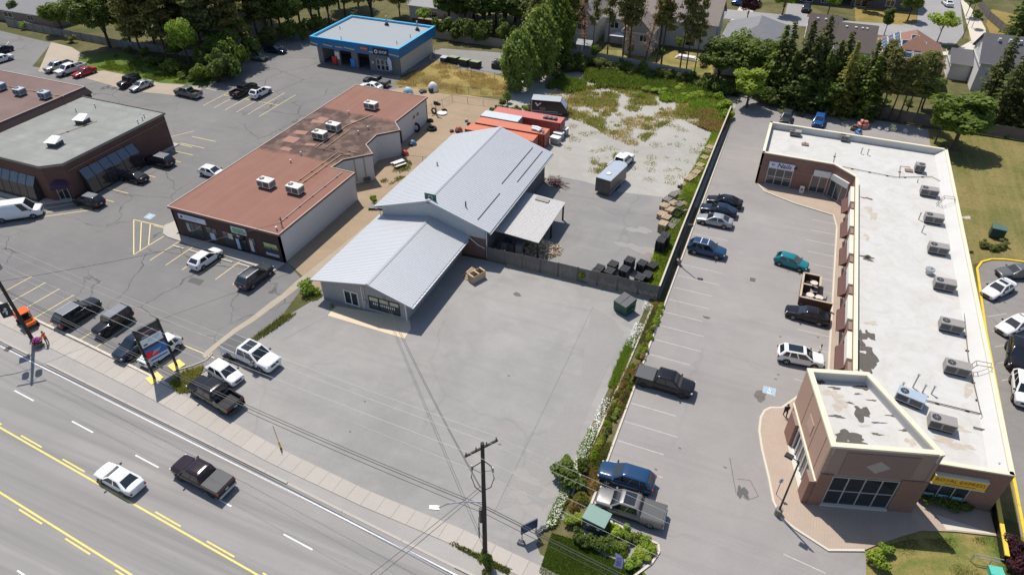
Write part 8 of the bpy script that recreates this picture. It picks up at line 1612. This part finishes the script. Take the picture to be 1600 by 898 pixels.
for k, (px, py) in enumerate(((950, 853), (957, 856), (964, 858), (972, 860))): shrub(px, py, .5, .7, 'bright', 'pale bladed hosta at the edge of the corner lawn', 'hostas by the corner lawn', spiky=True, part='blades')
r_ = random.Random(2)
for k in range(46):
    f = k / 46; px = 1041 - (1041 - 918) * f + r_.uniform(-2, 2); py = 482 + (720 - 482) * f
    for side in (-1, 1):
        if r_.random() < .25: continue
        lf = 'lime' if r_.random() < .45 and (f < .2 or f > .75) else r_.choice(('rust', 'yellow', 'lime', 'olive', 'bright')); q = G(px + side * 4, py + side * 2); shrub(0, 0, r_.uniform(.3, .48), r_.uniform(.45, .75), lf, 'ornamental grass tuft in the planted strip', 'grass tufts in the planted strip', at=(max(-8.0, min(-7.0, q[0])), q[1]), spiky=r_.random() < .6, name='grass_tuft', part='blades')
for k, (px, py, r, h) in enumerate(((1466, 778, 1.2, 1.2), (1480, 782, 1.1, 1.1), (1495, 788, 1.2, 1.2), (1508, 790, 1.1, 1.1), (1450, 776, 1.1, 1.4), (1472, 770, 1.3, 1.6), (1520, 784, 1.0, 1.0), (1490, 772, 1.3, 1.6))): shrub(px, py, r, h, 'dark', 'dark shrub in the bed below the yellow shop sign', 'shrubs below the yellow sign')
shrub(1376, 876, 1.0, 1.7, 'lime', 'tall lime green shrub at the plaza kerb corner'); shrub(1384, 858, .8, 1.2, 'bright', 'rounded bright shrub at the plaza kerb corner')
for px, py in ((1580, 850), (1592, 872), (1600, 895), (1588, 888), (1602, 862)): shrub(px, py, 1.0, 1.7, 'purple', 'dark purple shrub at the edge of the plaza lawn', 'purple shrubs at the plaza lawn')
for px, py in ((1540, 384), (1552, 387), (1564, 386), (1570, 380), (1535, 380)): shrub(px, py, .8, .9, 'olive', 'low clipped shrub in front of the lawn transformer', 'clipped shrubs by the lawn transformer')
shrub(480, 448, 1.4, 1.9, 'bright', 'bright leafy shrub at the corner of the metal roofed shop'); shrub(492, 455, .7, 1.0, 'lime', 'small lime shrub beside the shop corner'); shrub(584, 312, .8, 1.5, 'bright', 'bushy sapling beside the grey wooden platform'); shrub(592, 322, .6, 1.0, 'lime', 'low lime shrub by the shop downspout'); shrub(908, 430, .75, 2.0, 'bright', 'climbing shrub growing against the plank fence'); shrub(752, 870, .7, 2.4, 'mid', 'ivy clump growing up the foot of the street lamp pole', at=(-12.75, 25.7), name='ivy'); shrub(760, 880, .6, 1.0, 'olive', 'weedy ivy around the foot of the street lamp pole', at=(-12.3, 25.3), name='ivy')
shrub(519, 478, .35, .6, 'bright', 'small weed at the corner of the tan slab'); shrub(885, 780, .35, .5, 'rust', 'dry tuft by the rough kerb'); shrub(1355, 402, .3, .35, 'olive', 'moss clump growing on the white roof', at=None).location = (*G(1355, 402, 4.0), 4.0)
for k in range(13):
    f = k / 12; x_ = -45.9 + .2 * math.sin(k); y_ = 84 + 26 * f; shrub(0, 0, 1.0, 1.9 + .5 * math.sin(k * 1.7), 'dark' if k % 3 else 'mid', 'leafy hedge bush between the play yard and the containers', 'hedge bushes by the play yard', at=(x_, y_), name='hedge_bush')
for k in range(9): f = k / 8; shrub(0, 0, 1.1, 1.5, 'bright' if k % 2 else 'olive', 'wild bush between the containers and the travel trailer', 'wild bushes behind the containers', at=(-46 + 7.5 * f, 104 + 5 * f + .6 * math.sin(k * 3)), name='wild_bush')
for k in range(30):
    f = k / 29; x_, y_ = -41 + 33 * f, 134.2 - 3.6 * f + math.sin(k * 2.1) * .8; shrub(0, 0, 1.3 + .5 * math.sin(k * 1.3) ** 2, 1.8 + .8 * math.sin(k * 2.3) ** 2, ('dark', 'mid', 'olive')[k % 3], 'overgrown bush along the pale grey back fence', 'bushes along the back fence', at=(x_, y_), name='overgrown_bush')
for k, (px, py, r, h, lf) in enumerate(((1130, 165, 1.6, 2.4, 'lime'), (1140, 178, 1.4, 2.2, 'lime'), (1122, 152, 1.5, 2.0, 'bright'), (1060, 138, 1.6, 1.3, 'lime'), (1030, 142, 1.8, 1.2, 'lime'), (1090, 148, 1.8, 1.3, 'lime'), (1010, 140, 1.6, 1.2, 'bright'), (1075, 152, 1.5, 1.2, 'lime'))): shrub(px, py, r, h, lf, 'lush lime green bush in the weeds at the back of the gravel yard', 'lime bushes in the weedy yard', name='wild_bush')
for k, (px, py, r, h, lf) in enumerate(((285, 118, 1.4, 1.6, 'mid'), (300, 122, 1.2, 1.3, 'dark'), (322, 118, 1.4, 2.0, 'bright'), (255, 105, 1.2, 1.2, 'dark'), (340, 122, 1.0, 1.4, 'mid'), (110, 62, 1.4, 1.8, 'olive'), (200, 78, 1.5, 1.8, 'olive'), (38, 40, 1.5, 2.0, 'bright'), (225, 80, 1.3, 2.2, 'bright'))): shrub(px, py, r, h, lf, 'rough bush along the far left fence and verge', 'bushes along the far left verge', name='wild_bush')
for k, (px, py, r, h, lf) in enumerate(((960, 92, 1.0, 1.2, 'bright'), (935, 90, 1.2, 1.5, 'mid'), (1035, 80, 1.1, 1.4, 'bright'), (1100, 100, 1.2, 1.3, 'rust'), (1385, 160, 1.2, 1.6, 'bright'), (1420, 160, 1.0, 1.4, 'mid'), (1440, 180, 1.0, 1.2, 'bright'), (1360, 130, 1.2, 1.6, 'dark'), (1310, 110, 1.3, 1.8, 'dark'), (1250, 110, 1.3, 1.8, 'mid'))): shrub(px, py, r, h, lf, 'garden bush behind the back fences', 'garden bushes behind the fences', name='garden_bush')
for k, (px, py, r, h) in enumerate(((312, 116, 2.6, 4), (335, 112, 3, 5.5), (356, 106, 3, 6), (372, 92, 3, 6.5), (388, 72, 3, 6), (352, 112, 1.8, 3), (268, 104, 2.4, 3.2), (240, 96, 2.2, 2.6), (412, 58, 2.4, 5), (445, 48, 2.6, 5.5), (470, 48, 2.6, 5), (495, 40, 2.8, 5), (360, 90, 3, 8), (345, 98, 3, 7))): shrub(px, py, r, h, 'dark' if k % 3 else 'mid', 'tall tangled undergrowth below the left pine grove', 'undergrowth below the grove', name='undergrowth')
for k, (px, py, r, h) in enumerate(((690, 46, 2.6, 5), (712, 48, 2.8, 5.5), (735, 50, 2.8, 6), (758, 52, 2.8, 6), (785, 54, 2.8, 6), (808, 58, 2.6, 5.5), (825, 90, 2.5, 4), (885, 100, 2.6, 4.5), (905, 98, 2.4, 4), (870, 118, 2, 2.6), (1110, 130, 2.4, 4), (1135, 138, 2.4, 3.6), (1190, 150, 2.2, 3.4), (1205, 152, 2.2, 4), (1255, 162, 2, 3), (1300, 170, 2, 3), (1330, 172, 2, 3.4))): shrub(px, py, r, h, 'dark', 'dense dark bush at the foot of the back trees', 'bushes at the foot of the back trees', name='undergrowth')
# flower basket by the worker
t = thing('flower_planter', 'round planter full of magenta flowers beside the worker', 'planter', (*G(61, 540), 0)); MB().cyl((0, 0, .02), .35, .45, 14, .5).build('tub', mat('planter_tub', (.2, .16, .12), .8), t, smooth=True); o = link('foliage', SB[0], LEAF['mid'], t); o.scale = (.6, .6, .35); o.location = (0, 0, .38)
n = 260; a = rng.uniform(0, 6.28, n); r0 = rng.uniform(0, .65, n); P = np.stack([r0 * np.cos(a), r0 * np.sin(a), .62 + .32 * (1 - (r0 / .65) ** 2) + rng.uniform(0, .1, n)], 1); fl = quads_mesh('flowers', P, rng.normal(size=(n, 3)) * .4 + [0, 0, 1], rng.uniform(.8, 1.3, n) * .12); link('flowers', fl, mat('magenta_petal', (.30, .02, .20), .6, var=.35, scale=4), t, 'stuff')
# ---------------------------------------------------------------- weeds, grass and flowers nobody could count
def inpoly(pts, poly):
    x, y = pts[:, 0], pts[:, 1]; c = np.zeros(len(pts), bool); n = len(poly); j = n - 1
    for i in range(n):
        xi, yi = poly[i]; xj, yj = poly[j]; c ^= ((yi > y) != (yj > y)) & (x < (xj - xi) * (y - yi) / ((yj - yi) + 1e-9) + xi); j = i
    return c
def scatter(name, label, poly, n, h, w, leaf, patch=0, seed=0, z=.012, cat='grass', lean=.35):
    P = np.array(poly); lo, hi = P.min(0), P.max(0); q = rng.uniform(lo, hi, (n * 3, 2)); q = q[inpoly(q, poly)]
    if patch:
        r_ = np.random.default_rng(seed); c = r_.uniform(lo, hi, (max(6, int((hi - lo).prod() / 7)), 2)); d = np.full(len(q), 9.0)
        for cc, rr in zip(c, r_.uniform(.5, 2.2, len(c))): d = np.minimum(d, np.hypot(*(q - cc).T) / rr)
        q = q[d + np.abs(rng.normal(size=len(q))) * .55 < 1.35 - patch * .8]
    q = q[:n]; k = len(q); hh = rng.uniform(.45, 1.2, k) * h; a = rng.uniform(0, 6.28, k); ww = rng.uniform(.6, 1.3, k) * w; lx, ly = rng.normal(size=(2, k)) * lean * hh
    b = np.stack([q[:, 0], q[:, 1], np.full(k, z)], 1); d = np.stack([np.cos(a) * ww, np.sin(a) * ww, np.zeros(k)], 1); t_ = b + np.stack([lx, ly, hh], 1)
    co = np.stack([b - d, b + d, t_ + d * .35, t_ - d * .35], 1).reshape(-1, 3); me = bpy.data.meshes.new(name); me.vertices.add(4 * k); me.vertices.foreach_set('co', co.astype(np.float32).ravel()); me.loops.add(4 * k); me.loops.foreach_set('vertex_index', np.arange(4 * k, dtype=np.int32)); me.polygons.add(k); me.polygons.foreach_set('loop_start', np.arange(0, 4 * k, 4, dtype=np.int32)); me.polygons.foreach_set('loop_total', np.full(k, 4, dtype=np.int32)); me.update(calc_edges=True)
    o = link(name, me, LEAF[leaf] if isinstance(leaf, str) else leaf, None, 'stuff'); return tag(o, label, cat)
YARD = PX((852, 150), (880, 138), (960, 132), (1080, 134), (1142, 168), (1140, 190), (1128, 210), (1085, 196), (1060, 185), (1030, 200), (1000, 230), (960, 222), (930, 200), (890, 185), (855, 170))
scatter('tall_weeds', 'tall straw coloured weeds at the back of the gravel yard', YARD, 16000, .4, .06, 'straw', .4, 1); scatter('tall_weeds', 'green weeds spreading over the back of the gravel yard', YARD, 30000, .38, .07, 'yellow', .25, 4); scatter('tall_weeds', 'fresh lime weeds on the back of the gravel yard', PX((985, 150), (1100, 140), (1142, 168), (1138, 200), (1100, 190), (1050, 165)), 16000, .8, .09, 'bright', .1, 2); scatter('tall_weeds', 'rough brown weeds by the charcoal fence end', PX((1080, 170), (1140, 160), (1145, 195), (1122, 210), (1080, 195)), 9000, .7, .08, 'rust', -.2, 5)
scatter('back_weeds', 'deep green weeds below the back fence of the gravel yard', PX((852, 138), (890, 112), (960, 112), (1090, 128), (1145, 160), (1090, 154), (1000, 142), (940, 138), (880, 148)), 17000, .9, .1, 'mid', -.2, 9); scatter('gravel_weeds', 'thin weeds scattered across the gravel yard', PX((890, 190), (1060, 180), (1110, 220), (1060, 290), (900, 275), (880, 230)), 11000, .16, .05, 'yellow', .8, 3); scatter('gravel_weeds', 'weeds in front of the white pickup', PX((915, 238), (965, 235), (960, 275), (920, 270)), 2600, .22, .05, 'yellow', .4, 6)
scatter('long_grass', 'lush long grass along the inner side of the charcoal fence', [(-9.3, 64.5), (-7.95, 64.2), (-7.95, 90), (-7.85, 112), (-9.0, 112), (-9.8, 95), (-10.2, 80), (-10, 70)], 26000, .55, .05, 'lime', -.9, 2); scatter('long_grass', 'dark grass mixed along the charcoal fence', [(-9.4, 64.5), (-7.95, 64.2), (-7.85, 112), (-9.1, 112), (-9.9, 80)], 9000, .6, .06, 'mid', -.5, 8)
scatter('lawn_grass', 'short bright grass of the corner lawn', PX((842, 894), (862, 832), (905, 845), (945, 868), (1000, 886), (1005, 897), (990, 912), (860, 912)), 42000, .09, .02, leafmat('lawn_blade', (.12, .20, .035), .05), 0, 1, .02)
scatter('strip_weeds', 'weeds in the planted strip between the kerbs', [(-8.5, 32), (-6.9, 34.5), (-6.9, 63.4), (-8.0, 63.2), (-8.7, 45)], 9000, .25, .04, 'rust', .2, 3); scatter('strip_weeds', 'green ground cover in the planted strip', [(-8.5, 32), (-6.9, 34.5), (-6.9, 63.4), (-8.0, 63.2), (-8.7, 45)], 9000, .22, .05, 'olive', .1, 7)
DA = [(-9.6, 30.5), (-8.9, 31), (-8.5, 45), (-8.1, 62), (-9.0, 62.5), (-9.2, 52), (-9.3, 42)]
scatter('daisy_leaves', 'weedy daisies along the edge of the bleached lot', DA, 18000, .36, .05, 'bright', -.5, 2); scatter('daisy_flowers', 'white daisy heads along the edge of the bleached lot', DA, 3000, .05, .045, mat('daisy_petal', (.75, .74, .68), .7), -.6, 5, .34, 'flowers', 1.5)
scatter('edge_grass', 'strip of weeds along the edge of the bleached lot', PX((497, 455), (505, 462), (400, 535), (345, 580), (330, 575), (380, 540), (440, 495)), 6000, .3, .05, 'olive', .1, 3); scatter('edge_grass', 'weeds beside the metal roofed shop', [(-46.9, 49.5), (-45.4, 49.5), (-45.4, 63), (-46, 76), (-46.8, 76), (-46.9, 60)], 11000, .35, .05, 'olive', -.3, 6); scatter('straw_grass', 'dry straw grass around the bin pad', PX((616, 131), (645, 116), (690, 98), (800, 128), (790, 150), (700, 146), (645, 137)), 14000, .3, .05, 'straw', .3, 2); scatter('path_grass', 'grass tufts on the dirt path beside the white wall', PX((570, 310), (590, 300), (650, 268), (640, 250), (590, 280)), 3000, .22, .06, 'olive', .4, 1)
scatter('verge_grass', 'grass of the far left verge', PX((150, 105), (185, 84), (300, 106), (352, 118), (322, 133), (250, 128)), 16000, .3, .07, 'mid', .2, 2); scatter('sign_weeds', 'weeds around the pylon sign foot', PX((262, 600), (288, 580), (320, 570), (300, 612), (280, 615)), 2500, .3, .05, 'yellow', .1, 4); scatter('kerb_weeds', 'weeds growing along the sidewalk edge by the street lamp pole', [road(-20, 24.9), road(-13, 24.7), road(-13, 25.2), road(-20, 25.15)], 2500, .18, .04, 'olive', .1, 4)
scatter('lawn_tufts', 'dry tufts across the plaza lawn', PX((1366, 855), (1420, 842), (1560, 838), (1598, 850), (1598, 912), (1366, 912)), 20000, .08, .02, 'olive', .3, 4, .022); scatter('field_tufts', 'dry tufts across the mown lawn', [(24.6, 88), (45, 89), (48, 126), (25, 126)], 9000, .07, .03, 'straw', .5, 4)
